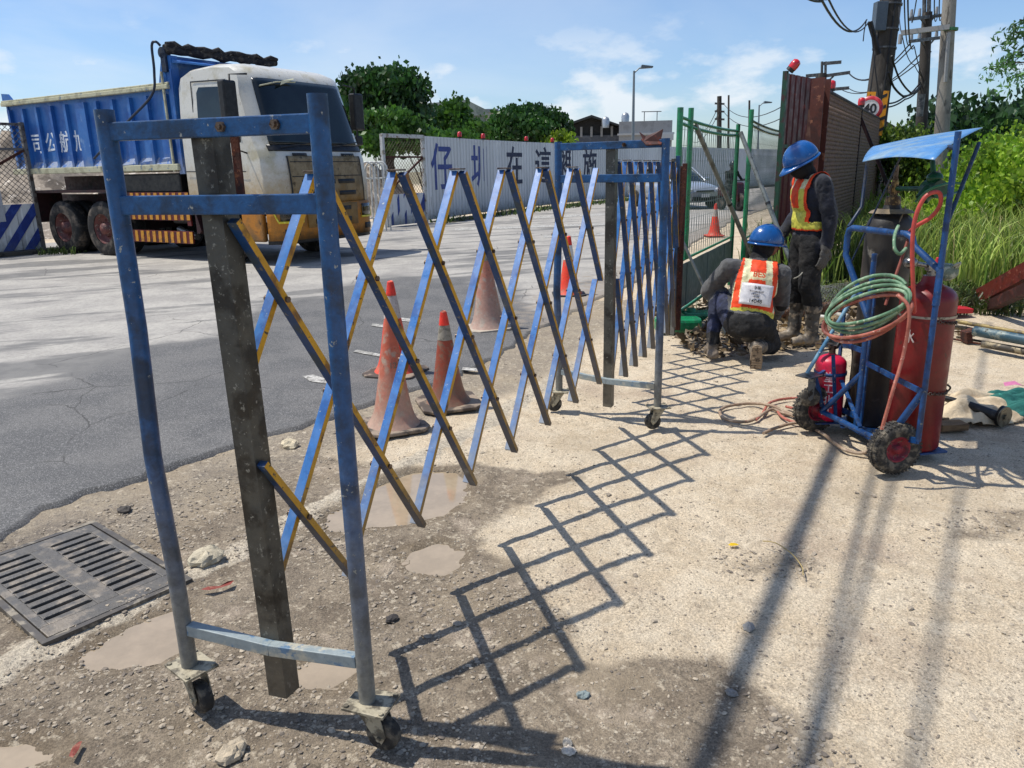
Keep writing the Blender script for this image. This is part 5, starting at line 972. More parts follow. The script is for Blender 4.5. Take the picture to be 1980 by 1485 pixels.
b = MB(); b.tube(spline([(HX, -DY-.03, 3.62), (HX-.03, -DY-.09, 3.68), (HX-.12, -DY-.11, 3.62), (HX-.15, -DY-.11, 3.2), (HX-.30, -DY-.11, 2.85), (HX-1.1, -DY-.10, 2.45), (HX-2.3, -DY-.08, 1.85)], 6), .022, 8); b.cyl((HX-.02, -DY-.02, 3.52), (HX-.02, -DY+.1, 3.52), .09, n=16); b.box((HX+.0, -DY+.02, 3.36), (.12, .08, .30)); b.build('tarp_arm', mat('dark_arm', '#13233b', .5, c2='#2c2f36', scale=9), tk)
wt = mat('white_lettering', '#dfe3e6', .6, c2='#b9c3cc', scale=30)
for k, chh in enumerate('旭航公司'):
    i = 4-k; x = DX0+.12+(DX1-DX0-.26)*(i-.5+1.0)/(nr-1)-.0; M4 = frame4((x-.0, -DY+.073, 2.16), (1, 0, 0), (0, 0, 1), (0, -1, 0)); text('company_character', chh, .42, wt, tk, M4, .003, .004)
# chassis, tanks, guards
b = MB()
for s in (-1, 1): b.box((-4.1, s*.42, 1.02), (6.6, .09, .30))
for x in (-7.2, -5.6, -4, -2.6, -1.2): b.box((x, 0, 1.02), (.1, .8, .22))
b.box((-4.6, 0, 1.40), (5.2, .9, .28)); b.box((-6.3, 0, .56), (.2, 1.6, .2)); b.box((-4.95, 0, .56), (.2, 1.6, .2)); b.box((-1.45, 0, .50), (.14, 1.9, .14)); b.build('chassis', chas, tk)
b = MB(); b.box((-3.55, -.86, 1.38), (2.1, .5, .34)); b.box((-3.2, .86, .95), (1.2, .55, .55)); b.box((-2.75, -.75, .95), (.5, .5, .6)); b.build('tank', blk, tk, bevel=.03)
b = MB(); pf = [(-7.15, 1.0), (-7.15, 1.27), (-4.25, 1.27), (-4.25, 1.0), (-4.3, 1.0), (-4.3, 1.22), (-7.08, 1.22), (-7.08, .62), (-7.15, .62)]
for s in (-1, 1): b.prism([(-7.15, 1.22), (-4.25, 1.22), (-4.25, 1.27), (-7.15, 1.27)], lambda x, z, t: (x, t, z), s*.62, s*1.22); b.prism([(-7.15, .62), (-7.10, .62), (-7.10, 1.22), (-7.15, 1.22)], lambda x, z, t: (x, t, z), s*.62, s*1.18)
b.build('mudguard', chas, tk)
org = mat('reflective_orange_stripe', '#c9501a', .5, c2='#a8451a', scale=12, c3='#5a3018', scale3=20); yst = mat('reflective_amber_stripe', '#c98a22', .5, c2='#a8702a', scale=12)
for s in (-1, 1):
    b = MB(); b.box((-3.25, s*1.15, .97), (1.95, .03, .50)); b.box((-3.25, s*1.15, .42), (1.95, .03, .22)); b.box((-2.32, s*1.15, .78), (.10, .03, .30)); b.box((-4.1, s*1.15, .78), (.07, .03, .30)); b.box((-3.25, s*1.05, 1.165), (1.95, .2, .02))
    for i in range(11):
        x = -4.12+i*.175; b.prism([(x, .73), (x+.085, .73), (x+.115, 1.21), (x+.03, 1.21)], lambda a, z, t: (a, t, z), s*1.164, s*1.171, 1); b.prism([(x, .32), (x+.085, .32), (x+.10, .52), (x+.015, .52)], lambda a, z, t: (a, t, z), s*1.164, s*1.171, 1)
    b.build('side_guard', [mat('maroon_guard', '#5c1210', .55, c2='#3a0d0e', scale=8), org if s > 0 else yst], tk)
b = MB(); b.cyl((-2.9, -.95, .55), (-2.35, -1.0, .42), .06, n=12); b.build('exhaust_pipe', mt, tk)
tyre = mat('truck_tyre', '#1b1a19', .85, c2='#5a5148', scale=5, lo=.48, hi=.66, bump=.2)
def twheel(x, y, dual, outy):
    b = MB(); r = .53; w = .28; q = [(r*.55, -w/2), (r*.82, -w*.52), (r*.95, -w*.46), (r, -w*.36), (r, w*.36), (r*.95, w*.46), (r*.82, w*.52), (r*.55, w/2)]
    for yy in ([y] if not dual else [y, y-outy*.33]): b.lathe(q, (x, yy, r-.005), 40, axis=(0, 1, 0), capb=False, capt=False)
    for i in range(44): a = 2*math.pi*i/44; b.box((x+r*math.cos(a), y, r-.005+r*math.sin(a)), (.014, w*.66, .03), Matrix.Rotation(-a, 3, 'Y'))
    o = b.build('wheel', tyre, tk); h = MB(); dsh = .10 if dual else .02
    h.lathe([(r*.57, outy*.12), (r*.54, outy*.13), (r*.52, outy*(.12-dsh)), (r*.22, outy*(.12-dsh-.02)), (r*.20, outy*(.13)), (.001, outy*.14)] if outy > 0 else [(r*.57, outy*.12), (r*.54, outy*.13), (r*.52, outy*(.12-dsh)), (r*.22, outy*(.12-dsh-.02)), (r*.20, outy*.13), (.001, outy*.14)], (x, y, r-.005), 32, axis=(0, 1, 0), capb=False, capt=False)
    for i in range(10): a = 2*math.pi*i/10; h.cyl((x+.17*math.cos(a), y+outy*(.12-dsh), r+.17*math.sin(a)), (x+.17*math.cos(a), y+outy*(.14-dsh), r+.17*math.sin(a)), .014, n=6)
    h.build('rim', mat('dusty_red_rim', '#6a3a34', .6, c2='#4a2a28', scale=8, c3='#8a7768', scale3=16), o)
for s in (-1, 1):
    for x in (-6.30, -4.95): twheel(x, s*1.03, True, s)
    twheel(-1.45, s*1.03, False, s)
# cab: lofted shell
prof = [(-2.12, .95), (-2.12, 2.0), (-2.12, 2.85), (-2.06, 3.02), (-1.85, 3.10), (-1.3, 3.13), (-.85, 3.10), (-.62, 3.02), (-.50, 2.90), (-.40, 2.66), (-.27, 2.28), (-.15, 1.92), (-.08, 1.80), (-.03, 1.68), (0, 1.45), (.02, 1.2), (.02, .98)]
def cabP(k, y, d=0.):
    """k: float index along the profile; y: -1..1"""
    i = min(int(k), len(prof)-2); t = k-i; x = prof[i][0]*(1-t)+prof[i+1][0]*t; z = prof[i][1]*(1-t)+prof[i+1][1]*t; e = abs(y)
    if k > 6: x -= .24*max(0, (e-.5)/.5)**3.5*min(1, (k-6)/3)
    z -= .08*max(0, (e-.55)/.45)**4*min(1, max(0, (z-2.45)/.6))
    z = 1.0+(z-1.0)*1.075; yy = y*(1.24-(.08*max(0, (z-1.9)/1.2)**1.5)); return Vector((x+d*(1 if k > 6 else 0), yy+d*.0, z))
ysn = [-1, -.97, -.92, -.84, -.72, -.55, -.35, -.12, .12, .35, .55, .72, .84, .92, .97, 1]
ks = [i*.5 for i in range(2*len(prof)-1)]
vs = [cabP(k, y) for k in ks for y in ysn]; m_ = len(ysn); fs = [(i*m_+j, i*m_+j+1, (i+1)*m_+j+1, (i+1)*m_+j) for i in range(len(ks)-1) for j in range(m_-1)]
b = MB(); b.add(vs, fs, 0, True)
for side in (0, m_-1): b.add([vs[i*m_+side] for i in range(len(ks))], [tuple(range(len(ks)))])
b.build('cab', cabm, tk)
def patch(name, k0, k1, y0, y1, m, d=.012, nk=8, ny=12, parent=tk, thick=0.):
    v = [cabP(k0+(k1-k0)*i/nk, y0+(y1-y0)*j/ny, d) for i in range(nk+1) for j in range(ny+1)]; b = MB(); b.add(v, [(i*(ny+1)+j, i*(ny+1)+j+1, (i+1)*(ny+1)+j+1, (i+1)*(ny+1)+j) for i in range(nk) for j in range(ny)], 0, True)
    o = b.build(name, m, parent); s = o.modifiers.new('s', 'SOLIDIFY'); s.thickness = thick or .01; s.offset = -1; return o
ws = patch('windshield', 8.1, 11.2, -.86, .86, glass, .012, 10, 20); patch('windshield_trim', 11.2, 12.0, -.90, .90, blk, .008, 4, 20)
patch('grille', 12.6, 15.9, -.70, .70, grime, .022, 8, 16)
for (k0, k1, a, c_) in ((12.25, 12.6, -.60, -.34), (12.25, 12.6, .34, .60)): patch('vent', k0, k1, a, c_, blk, .028, 2, 4)
for (k0, k1) in ((14.35, 14.62), (15.1, 15.4)):
    for a, c_ in ((-.52, -.18), (-.12, .12), (.18, .52)): patch('grille_slot', k0, k1, a, c_, blk, .030, 2, 4)
for k in (13.15, 14.1): patch('grille_seam', k, k+.05, -.68, .68, blk, .026, 1, 14)
for y in (-.71, .71): patch('grille_seam', 12.6, 15.9, y-.008, y+.008, blk, .026, 8, 1)
# bumper with lamps
def bp(y, z, d=0.): e = abs(y); x = .06+.0*z-.30*max(0, (e-.5)/.5)**3.5+d; return Vector((x, y*1.25, z))
def bpatch(name, y0, y1, z0, z1, m, d=.0, depth=.0, ny=14, nz=3, top=None):
    v = [bp(y0+(y1-y0)*j/ny, z0+(z1-z0)*i/nz, d) for i in range(nz+1) for j in range(ny+1)]; b = MB(); b.add(v, [(i*(ny+1)+j, i*(ny+1)+j+1, (i+1)*(ny+1)+j+1, (i+1)*(ny+1)+j) for i in range(nz) for j in range(ny)], 0, True); o = b.build(name, m, tk); s = o.modifiers.new('s', 'SOLIDIFY'); s.thickness = depth or .02; s.offset = -1; return o
bpatch('bumper', -1, 1, .42, 1.0, bumpm, .0, .10, 24)
bpatch('bumper_lip', -1, 1, .36, .44, blk, -.02, .1, 24)
for s in (-1, 1):
    for q in (0,):
        b = MB(); b.box((-.60, s*1.20, .70), (.50, .10, .60)); b.build('bumper_end', bumpm, tk, bevel=.03)
    bpatch('headlight', s*.90, s*.60, .74, .95, mat('smoked_headlamp', '#1c1811', .2, c2='#3a3018', scale=10, coat=.6), .016, .01, 6)
    bpatch('headlight_trim', s*.92, s*.58, .70, .735, mat('yellow_lamp_trim', '#d9c020', .4, c2='#e8e060', scale=30), .020, .01, 6, 1)
    b = MB(); b.tube([bp(s*.92, .72, .024), bp(s*.97, .95, .02)], .014, 6); b.build('headlight_trim', MATS['yellow_lamp_trim'], tk)
    bpatch('fog_lamp_recess', s*.86, s*.66, .50, .60, blk, .012, .01, 4)
bpatch('bumper_grille', -.5, .5, .60, .98, grime, .018, .01, 8); bpatch('bumper_slot', -.36, .36, .66, .74, blk, .026, .01, 6); bpatch('bumper_slot', -.36, .36, .86, .93, blk, .026, .01, 6)
# doors, side glass, fender
for s in (-1, 1):
    def side(pts, name, m, off, th=.008):
        b = MB(); pts = [(x, 1.0+(z-1.0)*1.075) for x, z in pts]; ys_ = [1.24-(.08*max(0, (z-1.9)/1.2)**1.5) for x, z in pts]; b.add([(x, s*(yy+off), z) for (x, z), yy in zip(pts, ys_)], [tuple(range(len(pts)))]); o = b.build(name, m, tk); sd2 = o.modifiers.new('s', 'SOLIDIFY'); sd2.thickness = th; sd2.offset = 0; return o
    dr = side([(-1.78, 1.05), (-.80, 1.05), (-.80, 1.9), (-.86, 2.0), (-.86, 2.84), (-1.70, 2.86), (-1.78, 2.8)], 'door', cabm, .004, .012)
    side([(-1.66, 2.02), (-.92, 1.98), (-.93, 2.62), (-1.05, 2.76), (-1.60, 2.78), (-1.66, 2.7)], 'door_window', glass, .014)
    side([(-.84, 2.05), (-.66, 2.0), (-.82, 2.66), (-.86, 2.66)], 'quarter_window', glass, .012)
    for ln_ in ([(-1.80, 1.05), (-1.78, 1.05), (-1.78, 2.86), (-1.80, 2.86)], [(-.80, 1.05), (-.78, 1.05), (-.78, 1.95), (-.80, 1.95)], [(-.80, 1.95), (-.78, 1.95), (-.93, 2.86), (-.95, 2.86)], [(-1.8, 2.86), (-.93, 2.84), (-.93, 2.86), (-1.8, 2.88)], [(-2.10, 1.52), (-.6, 1.50), (-.6, 1.515), (-2.10, 1.535)]): side(ln_, 'panel_gap', blk, .020, .004)
    b = MB(); b.box((-1.55, s*1.27, 1.88), (.22, .04, .05)); b.build('door_handle', blk, tk, bevel=.01); b = MB(); b.box((-.95, s*1.26, 1.36), (.10, .03, .06)); b.build('indicator', mat('orange_lens', '#d8621a', .3), tk, bevel=.01)
    b = MB(); b.prism([(-2.12, .95), (-2.0, .55), (-2.05, .5), (-2.12, .5)], lambda x, z, t: (x, t, z), s*.7, s*1.18); b.prism([(-2.12, .95), (-.45, .95), (-.45, 1.06), (-2.12, 1.06)], lambda x, z, t: (x, t, z), s*.75, s*1.19); b.build('wheel_arch', chas, tk)
    b = MB(); b.box((-.55, s*1.50, 2.60), (.15, .26, .66)); b.box((-.55, s*1.47, 2.08), (.12, .20, .18)); b.build('mirror', blk, tk, bevel=.03); b = MB(); b.tube([(-.50, s*1.12, 3.05), (-.53, s*1.45, 3.02), (-.55, s*1.48, 1.9), (-.56, s*1.18, 1.82)], .016, 8); b.build('mirror_arm', blk, tk)
b = MB(); b.box((-1.5, 0, 1.2), (1.2, 1.9, .5)); b.build('cab_underside', blk, tk)
b = MB(); b.tube([cabP(8.6, -.8, .05), cabP(8.3, -.5, .07), cabP(8.2, -.15, .08)], .012, 6); b.add([tuple(cabP(8.2, -.42, .09)), tuple(cabP(8.5, -.48, .10)), tuple(cabP(8.05, -.18, .10)), tuple(cabP(7.9, -.15, .08))], [(0, 1, 2, 3)]); b.build('sun_visor_arm', cream, tk)
for y0, y1 in ((.05, .80), (-.75, -.02)): b = MB(); b.tube([cabP(11.6, y0, .04), cabP(11.15, (y0+y1)/2, .045), cabP(10.9, y1, .04)], .009, 6); b.build('wiper', blk, tk)
patch('windshield_sticker', 10.55, 10.75, .78, .82, mat('white_sticker', '#c9cfcc', .5), .02, 2, 2); patch('windshield_sticker', 10.85, 11.0, .78, .82, MATS['white_sticker'], .02, 2, 2)
b = MB()
for i in range(26): a = i/26; b.lathe([(.07, 0), (.078, .014), (.07, .028)], (-2.24, -.92, 1.75+a*.85), 14, capb=False, capt=False)
b.cyl((-2.24, -.92, 1.2), (-2.24, -.92, 2.7), .066, n=14); b.build('air_intake', mat('maroon_intake', '#3a2026', .6), tk)
text('cab_letters', 'HINO', .13, mat('muted_letters', '#6d6248', .6), tk, frame4(cabP(12.85, .48, .034), (-.12, .993, 0), (0, 0, 1), (.993, .12, 0)), .002)
b = MB(); b.lathe([(.075, 0), (.085, .008), (.075, .016)], cabP(13.6, 0, .02), 24, axis=(1, 0, .1), capb=False, capt=False); b.build('emblem', MATS['muted_letters'], tk)

# ---------------------------------------------------------------- white hoarding across the road
steelw = mat('white_hoarding_steel', '#d6d8d8', .45, c2='#c6c8c8', scale=.9, lo=.4, hi=.6, c3='#9a9a94', scale3=3, lo3=.62, hi3=.75, dust=('#7d786c', .0, .45, .7), stretch=(1, 1, .25), var=.05)
bpaint = mat('blue_stripe_paint', '#16307a', .5, c2='#22408c', scale=6, dust=('#5d6478', 0, .4, .5)); dpaint = mat('dark_character_paint', '#14203f', .6)
HP = [Vector((-2.45, 23.6, 0)), Vector((-.9, 27.3, 0)), Vector((.75, 30.6, 0)), Vector((2.7, 34.0, 0)), Vector((5.0, 37.6, 0)), Vector((7.6, 41.0, 0)), Vector((11.5, 46.5, 0)), Vector((17, 54, 0)), Vector((24, 63.5, 0)), Vector((33, 75, 0))]
hrd = thing('hoarding', HP[0], 'long white corrugated steel hoarding with blue characters across the road', 'hoarding')
def corr(name, p0, p1, z0, z1, m, parent, pitch=.2, dep=.035, world=True, thick=.0):
    d = (p1-p0); ln = d.length; d.normalize(); n = Vector((d.y, -d.x, 0)); k = max(1, int(ln/pitch)); b = MB(); prof_ = []
    for i in range(k):
        s = i*ln/k; w = ln/k; prof_ += [(s, 0), (s+w*.58, 0), (s+w*.66, -dep), (s+w*.92, -dep)]
    prof_.append((ln, 0)); vs = [p0+d*a+n*c_+Vector((0, 0, z)) for a, c_ in prof_ for z in (z0, z1)]
    b.add(vs, [(2*i, 2*i+2, 2*i+3, 2*i+1) for i in range(len(prof_)-1)]); o = b.build(name, m, parent, world); sd2 = o.modifiers.new('s', 'SOLIDIFY'); sd2.thickness = .012; return o
for i in range(len(HP)-1): corr('steel_panel', HP[i], HP[i+1], .08, 2.5, steelw, hrd, .22)
ctr = 0
def hchar(chh, px, m=bpaint):
    # place on the hoarding polyline under that image column, real size 1.15 m
    best = None
    for i in range(len(HP)-1):
        a, e = HP[i], HP[i+1]; d = ray(px, 340); t = Vector((d[0], d[1], 0)); den = t.x*(e-a).y-t.y*(e-a).x; u_ = (t.x*(0-a.y)-t.y*(0-a.x))/den if abs(den) > 1e-9 else -1
        if 0 <= u_ <= 1: best = (a+(e-a)*u_, (e-a).normalized())
    if best is None: return
    c, d = best; n = Vector((d.y, -d.x, 0)); text('hoarding_character', chh, 1.45, m, hrd, frame4(c-HP[0]+n*.008+Vector((0, 0, 1.52)), d, (0, 0, 1), n), .004, .022)
for chh, px, m in (('仔', 855, bpaint), ('圳', 928, bpaint), ('在', 995, dpaint), ('這', 1050, dpaint), ('裡', 1096, dpaint), ('施', 1140, dpaint)): hchar(chh, px, m)
# base kerb and weedy verge
vg = MB()
for i in range(len(HP)-1):
    d = (HP[i+1]-HP[i]).normalized(); n = Vector((d.y, -d.x, 0)); vg.add([HP[i]+Vector((0, 0, .03)), HP[i]+n*.9+Vector((0, 0, .03)), HP[i+1]+n*.9+Vector((0, 0, .03)), HP[i+1]+Vector((0, 0, .03))], [(0, 1, 2, 3)])
tag(vg.build('verge', mat('dark_verge_soil', '#4a4133', .95, c2='#2d2b20', scale=1.5, c3='#6d614c', scale3=8, bump=.5)), kind='structure')
lampm = mat('red_warning_lens', '#c01420', .3, c2='#8a0d14', scale=20, coat=.4)
def wlamp(p, s, label):
    r_ = thing('warning_lamp', p, label, 'warning lamp', 'red warning lamps on the hoardings'); b = MB(); b.cyl((0, 0, 0), (0, 0, .05*s), .07*s, n=12); b.build('lamp_base', blk, r_); b = MB(); b.lathe([(.075*s, .05*s), (.08*s, .12*s), (.07*s, .19*s), (.03*s, .215*s)], (0, 0, 0), 16); b.build('lamp_lens', lampm, r_); return r_
def along(px):
    for i in range(len(HP)-1):
        a, e = HP[i], HP[i+1]; d = ray(px, 300); den = d[0]*(e-a).y-d[1]*(e-a).x; u_ = (d[0]*(0-a.y)-d[1]*(0-a.x))/den
        if 0 <= u_ <= 1: return a+(e-a)*u_
for px, lb in ((890, 'first red lamp from the left on the white hoarding'), (935, 'red lamp on the white hoarding right of the low tree'), (1018, 'red lamp on the white hoarding under the round tree'), (1068, 'rightmost red lamp on the white hoarding left of the far blue post')): wlamp(along(px)+Vector((0, 0, 2.5)), .95, lb)
# framed mesh window panel with striped foot, left end of the hoarding
def meshpanel(name, p0, p1, z0, z1, parent, cell, r, m, n_off=0.):
    d = (p1-p0); ln = d.length; d.normalize(); b = MB(); hh = z1-z0
    k = -int(hh/cell)-1
    while k*cell < ln:
        for sg in (1, -1):
            a0, a1 = k*cell, k*cell+hh; s0_, s1_ = max(a0, 0), min(a1, ln)
            if s1_-s0_ > .01:
                t0, t1 = s0_-a0, s1_-a0; za, zb_ = (z0+t0, z0+t1) if sg > 0 else (z1-t0, z1-t1); b.cyl(p0+d*s0_+Vector((0, 0, za)), p0+d*s1_+Vector((0, 0, zb_)), r, n=3, cap=False)
        k += 1
    return b.build(name, m, parent, True, recalc=False)
whs = mat('white_frame_steel', '#b9bab6', .5, c2='#8c8678', scale=6, c3='#6a4a3a', scale3=12)
p0 = AT(748, 420, 22.0); p0.z = 0; p1 = AT(824, 420, 23.3); p1.z = 0; mp = thing('mesh_window_panel', p0, 'white framed chain link panel with blue striped foot at the hoarding end', 'hoarding'); dd = (p1-p0).normalized()
b = MB()
for s_ in (0, (p1-p0).length): b.bar(p0+dd*s_, p0+dd*s_+Vector((0, 0, 2.5)), .09, .09, up=tuple(dd))
b.bar(p0+Vector((0, 0, 2.46)), p1+Vector((0, 0, 2.46)), .08, .10); b.build('frame', whs, mp, True); meshpanel('mesh', p0, p1, .9, 2.45, mp, .12, .006, mat('rusty_wire', '#4a3a30', .7))
b = MB(); b.bar(p0+Vector((0, 0, 1.9)), p1+Vector((0, 0, 1.9)), .04, .05); b.bar(p0+Vector((0, 0, .9)), p1+Vector((0, 0, 1.9)), .04, .05); b.build('brace', rust, mp, True)
def striped(p0, p1, z0, z1, parent, wave=.0, n_=6, m1=steelw, m2=bpaint, slant=.9):
    d = (p1-p0); ln = d.length; d.normalize(); nn = Vector((d.y, -d.x, 0)); corr('foot_panel', p0, p1, z0, z1, m1, parent, .25, .02); b = MB(); st_ = (ln+slant)/n_; hh = z1-z0
    for i in range(n_+3):
        a = -slant+i*st_; poly = [(a, 0), (a+st_*.5, 0), (a+st_*.5+slant, hh), (a+slant, hh)]
        # clip to 0..ln
        def clip(poly, ax_, lo, sign):
            o = []
            for k in range(len(poly)):
                p, q = poly[k], poly[(k+1) % len(poly)]; ip, iq = sign*(p[0]-lo) >= 0, sign*(q[0]-lo) >= 0
                if ip: o.append(p)
                if ip != iq: t = (lo-p[0])/(q[0]-p[0]); o.append((lo, p[1]+(q[1]-p[1])*t))
            return o
        poly = clip(clip(poly, 0, 0, 1), 0, ln, -1)
        if len(poly) > 2: b.add([p0+d*x+nn*.006+Vector((0, 0, z0+z)) for x, z in poly], [tuple(range(len(poly)))])
    o = b.build('blue_stripes', m2, parent, True); sd2 = o.modifiers.new('s', 'SOLIDIFY'); sd2.thickness = .006; sd2.offset = 1
striped(p0, p1, .05, .9, mp, n_=4, slant=.5)
# left hoarding stub
q0_ = G(-90, 505); q1_ = G(86, 489); lf = thing('striped_hoarding', q1_, 'white hoarding foot with diagonal blue stripes and chain link above at the left edge', 'hoarding'); q0_.z = q1_.z = 0
striped(q0_, q1_, .06, 1.02, lf, n_=6, slant=.75); ln = (q1_-q0_); b = MB(); b.bar(q1_, q1_+Vector((0, 0, 2.62)), .09, .07, up=tuple(ln.normalized())); b.bar(q0_+Vector((0, 0, 2.58)), q1_+Vector((0, 0, 2.58)), .07, .05); b.bar(q0_+Vector((0, 0, 2.1)), q1_+Vector((0, 0, 2.1)), .05, .05); b.build('frame', mat('grey_steel_frame', '#6d6a66', .5, .3, c2='#4a3f38', scale=8), lf, True)
meshpanel('mesh', q0_+Vector((0, 0, 0)), q1_, 1.05, 2.56, lf, .11, .007, mat('dark_wire', '#2c2a2a', .6)); b = MB(); b.bar(q0_+Vector((0, 0, 1.2)), q1_+Vector((0, 0, 2.1)), .05, .05); b.build('brace', rust, lf, True)
b = MB(); b.bar(q0_+ln.normalized()*.0+Vector((0, 0, 1.0)), q1_-ln.normalized()*.62+Vector((0, 0, 1.0)), .05, .62); b.build('grey_panel', mat('pale_sign_back', '#a9acb0', .5), lf, True)
kb = MB(); dd = ln.normalized(); nn = Vector((dd.y, -dd.x, 0)); kb.prism([(0, 0), (ln.length+.5, 0), (ln.length+.2, .45), (0, .5)], lambda a, c_, t: q0_+dd*a+nn*(c_-.1)+Vector((0, 0, t)), -.02, .10); tag(kb.build('kerb', mat('dark_kerb', '#4a463f', .9, c2='#2f2d29', scale=5, bump=.5), None, False), kind='structure')
# white pipe barricade beside the truck
pb = AT(729, 440, 20.6); pb.z = 0; bar2 = thing('pipe_barricade', pb, 'white bent pipe barricade standing between the truck and the hoarding', 'barricade'); b = MB()
for i in range(4): x = -.16+i*.10; y = i*.12; b.tube(spline([(x-.16, y, 0), (x-.16, y, 1.45), (x-.12, y, 1.68), (x, y, 1.76), (x+.12, y, 1.68), (x+.16, y, 1.45), (x+.16, y, 0)], 4), .022, 8)
for z in (.35, 1.35): b.tube([(-.32, 0, z), (.3, .36, z)], .02, 8)
b.build('pipe_frame', mat('white_pipe_paint', '#c9c9c3', .45, c2='#a8a89e', scale=8), bar2)

# ---------------------------------------------------------------- rubble mound and slabs behind
def mound(name, c, rx, ry, h, m, seed, kind='structure'):
    n = 60; v = []; 
    for i in range(n+1):
        for j in range(n+1):
            a, d = i/n*2-1, j/n*2-1; q = math.hypot(a, d); p = Vector((a*rx, d*ry, 0)); z = h*max(0, 1-q*q)*(.75+.6*mnoise.fractal(p*.35+Vector((seed, 0, 0)), 1., 2., 5))+.25*max(0, 1-q)*abs(mnoise.noise(p*2.5)); v.append((c[0]+p.x, c[1]+p.y, z-.05))
    f = [(i*(n+1)+j, (i+1)*(n+1)+j, (i+1)*(n+1)+j+1, i*(n+1)+j+1) for i in range(n) for j in range(n)]; return tag(npmesh(name, v, f, m, smooth=True), kind=kind)
rbl = mat('rubble_earth', '#8d8172', .95, c2='#5f554a', scale=1.2, c3='#b8aea0', scale3=3, lo3=.56, hi3=.66, bump=1., bscale=6, var=.3, vscale=6)
mound('rubble_hill', (-16, 27, 0), 9, 7, 3.2, rbl, 2); mound('rubble_hill', (-7.5, 31, 0), 5.0, 4.5, 2.3, rbl, 9)

# ---------------------------------------------------------------- green site fence
gp_ = mat('green_fence_paint', '#0c7a4a', .35, c2='#0a6540', scale=12, c3='#5a7a68', scale3=50, lo3=.62, hi3=.68, coat=.2); gsh = mat('grey_green_sheet', '#5d6a66', .5, c2='#525e5a', scale=3, c3='#5f6a64', scale3=8, var=.06); wirem = mat('fence_wire', '#5d7068', .5, .3)
def gfence(p0, p1, ztop, zmid, zbot, label, posts, wires=34):
    r_ = thing('green_mesh_panel', p0, label, 'fence panel', 'green mesh fence panels'); d = (p1-p0); ln = d.length; d.normalize()
    for (s_, z0, z1, rr) in posts: b = MB(); b.cyl(p0+d*s_+Vector((0, 0, z0)), p0+d*s_+Vector((0, 0, z1)), rr, n=12); b.build('post', gp_, r_, True)
    b = MB()
    for z in (ztop, ztop-.05): b.tube(arc(p0+Vector((0, 0, z)), p1+Vector((0, 0, z-.02)), .03 if z < ztop else .02, 8), .016, 8)
    b.tube([p0+Vector((0, 0, zmid)), p1+Vector((0, 0, zmid))], .014, 8); b.tube([p0+Vector((0, 0, zbot)), p1+Vector((0, 0, zbot))], .018, 8); b.build('rail', gp_, r_, True)
    b = MB(); n_ = int(ln/.055)
    for i in range(1, n_):
        s_ = ln*i/n_; pts = []
        for k in range(13):
            t = k/12; pts.append(p0+d*(s_+.022*math.sin(k*math.pi*.5+i*math.pi))+Vector((0, 0, zmid+(ztop-zmid-.03)*t)))
        b.tube(pts, .0022, 3)
    for z_ in np.linspace(zmid+.1, ztop-.1, 9): b.tube([p0+Vector((0, 0, z_)), p1+Vector((0, 0, z_))], .0018, 3)
    b.build('wire_mesh', wirem, r_, True, recalc=False)
    nnn = Vector((d.y, -d.x, 0)); b = MB(); k = max(1, int(ln/.45))
    for i in range(k):
        a0, a1 = ln*i/k-.002, ln*(i+1)/k+.002; b.prism([(a0, zbot+.03), (a1, zbot+.03), (a1, zmid-.04), (a0, zmid-.04)], lambda x, z, t: p0+d*x+nnn*t+Vector((0, 0, z)), -.004+.006*(i % 2), .002+.006*(i % 2))
    b.build('solid_sheet', gsh, r_, True); return r_
gA0 = G(1300, 636); gA0.z = 0; gA1 = AT(1413, 500, 10.3); gA1.z = 0
gfence(gA0, gA1, 1.92, .62, .12, 'nearest green mesh fence panel beside the folded barrier', [(0, 0, 2.0, .028), (.42, .62, 2.02, .026), ((gA1-gA0).length, 0, 1.98, .026)])
gB0 = AT(1436, 500, 9.9); gB0.z = 0; gB1 = AT(1497, 480, 13.2); gB1.z = 0
gfence(gB0, gB1, 2.0, .62, .10, 'second green mesh fence panel, behind the crouching worker', [(0, 0, 2.12, .028), ((gB1-gB0).length, 0, 2.2, .04)])
galvp = mat('galvanised_brace', '#7b7f7a', .4, .5, c2='#5d605b', scale=10)
for (a, da, e, de, lb) in (((1343, 238), 8.0, (1452, 490), 9.2, 'grey steel brace pipe leaning across the nearest green fence panel'), ((1432, 256), 9.6, (1532, 515), 9.0, 'grey steel brace pipe leaning to the right in front of the red panel'), ((1308, 440), 7.3, (1372, 580), 7.2, 'thin grey brace low beside the folded barrier')):
    A_ = AT(*a, da); E_ = AT(*e, de); E_ = E_+(E_-A_)*.0; b = MB(); tt_ = (E_-A_); k = 1.0
    if E_.z > .05: E_ = A_+tt_*(A_.z/(A_.z-E_.z))
    b.cyl(A_, E_, .025 if 'thin' not in lb else .014, n=12); o = b.build('brace_pipe', galvp, loc=A_); tag(o, lb, 'brace', 'steel braces of the green fence')
    if 'thin' not in lb: c2_ = MB(); m2_ = A_.lerp(E_, .42); c2_.cyl(m2_-tt_.normalized()*.012, m2_+tt_.normalized()*.012, .030, n=12); co_ = c2_.build('clamp', blk, o); [setattr(v, 'co', v.co-A_) for v in co_.data.vertices]
def fbase(p, s, label):
    r_ = thing('fence_base', p, label, 'fence base', 'green plastic fence bases'); b = MB(); b.prism([(-.20, -.13), (.20, -.13), (.22, 0), (.20, .13), (-.20, .13), (-.22, 0)], lambda a, c_, t: (a*s, c_*s, t*s), 0, .13); b.build('base_block', gp_, r_, bevel=.03)
    b = MB(); b.lathe([(.06*s, .12*s), (.055*s, .17*s), (.04*s, .175*s)], (-.08*s, 0, 0), 16); b.build('cap', gp_, r_)
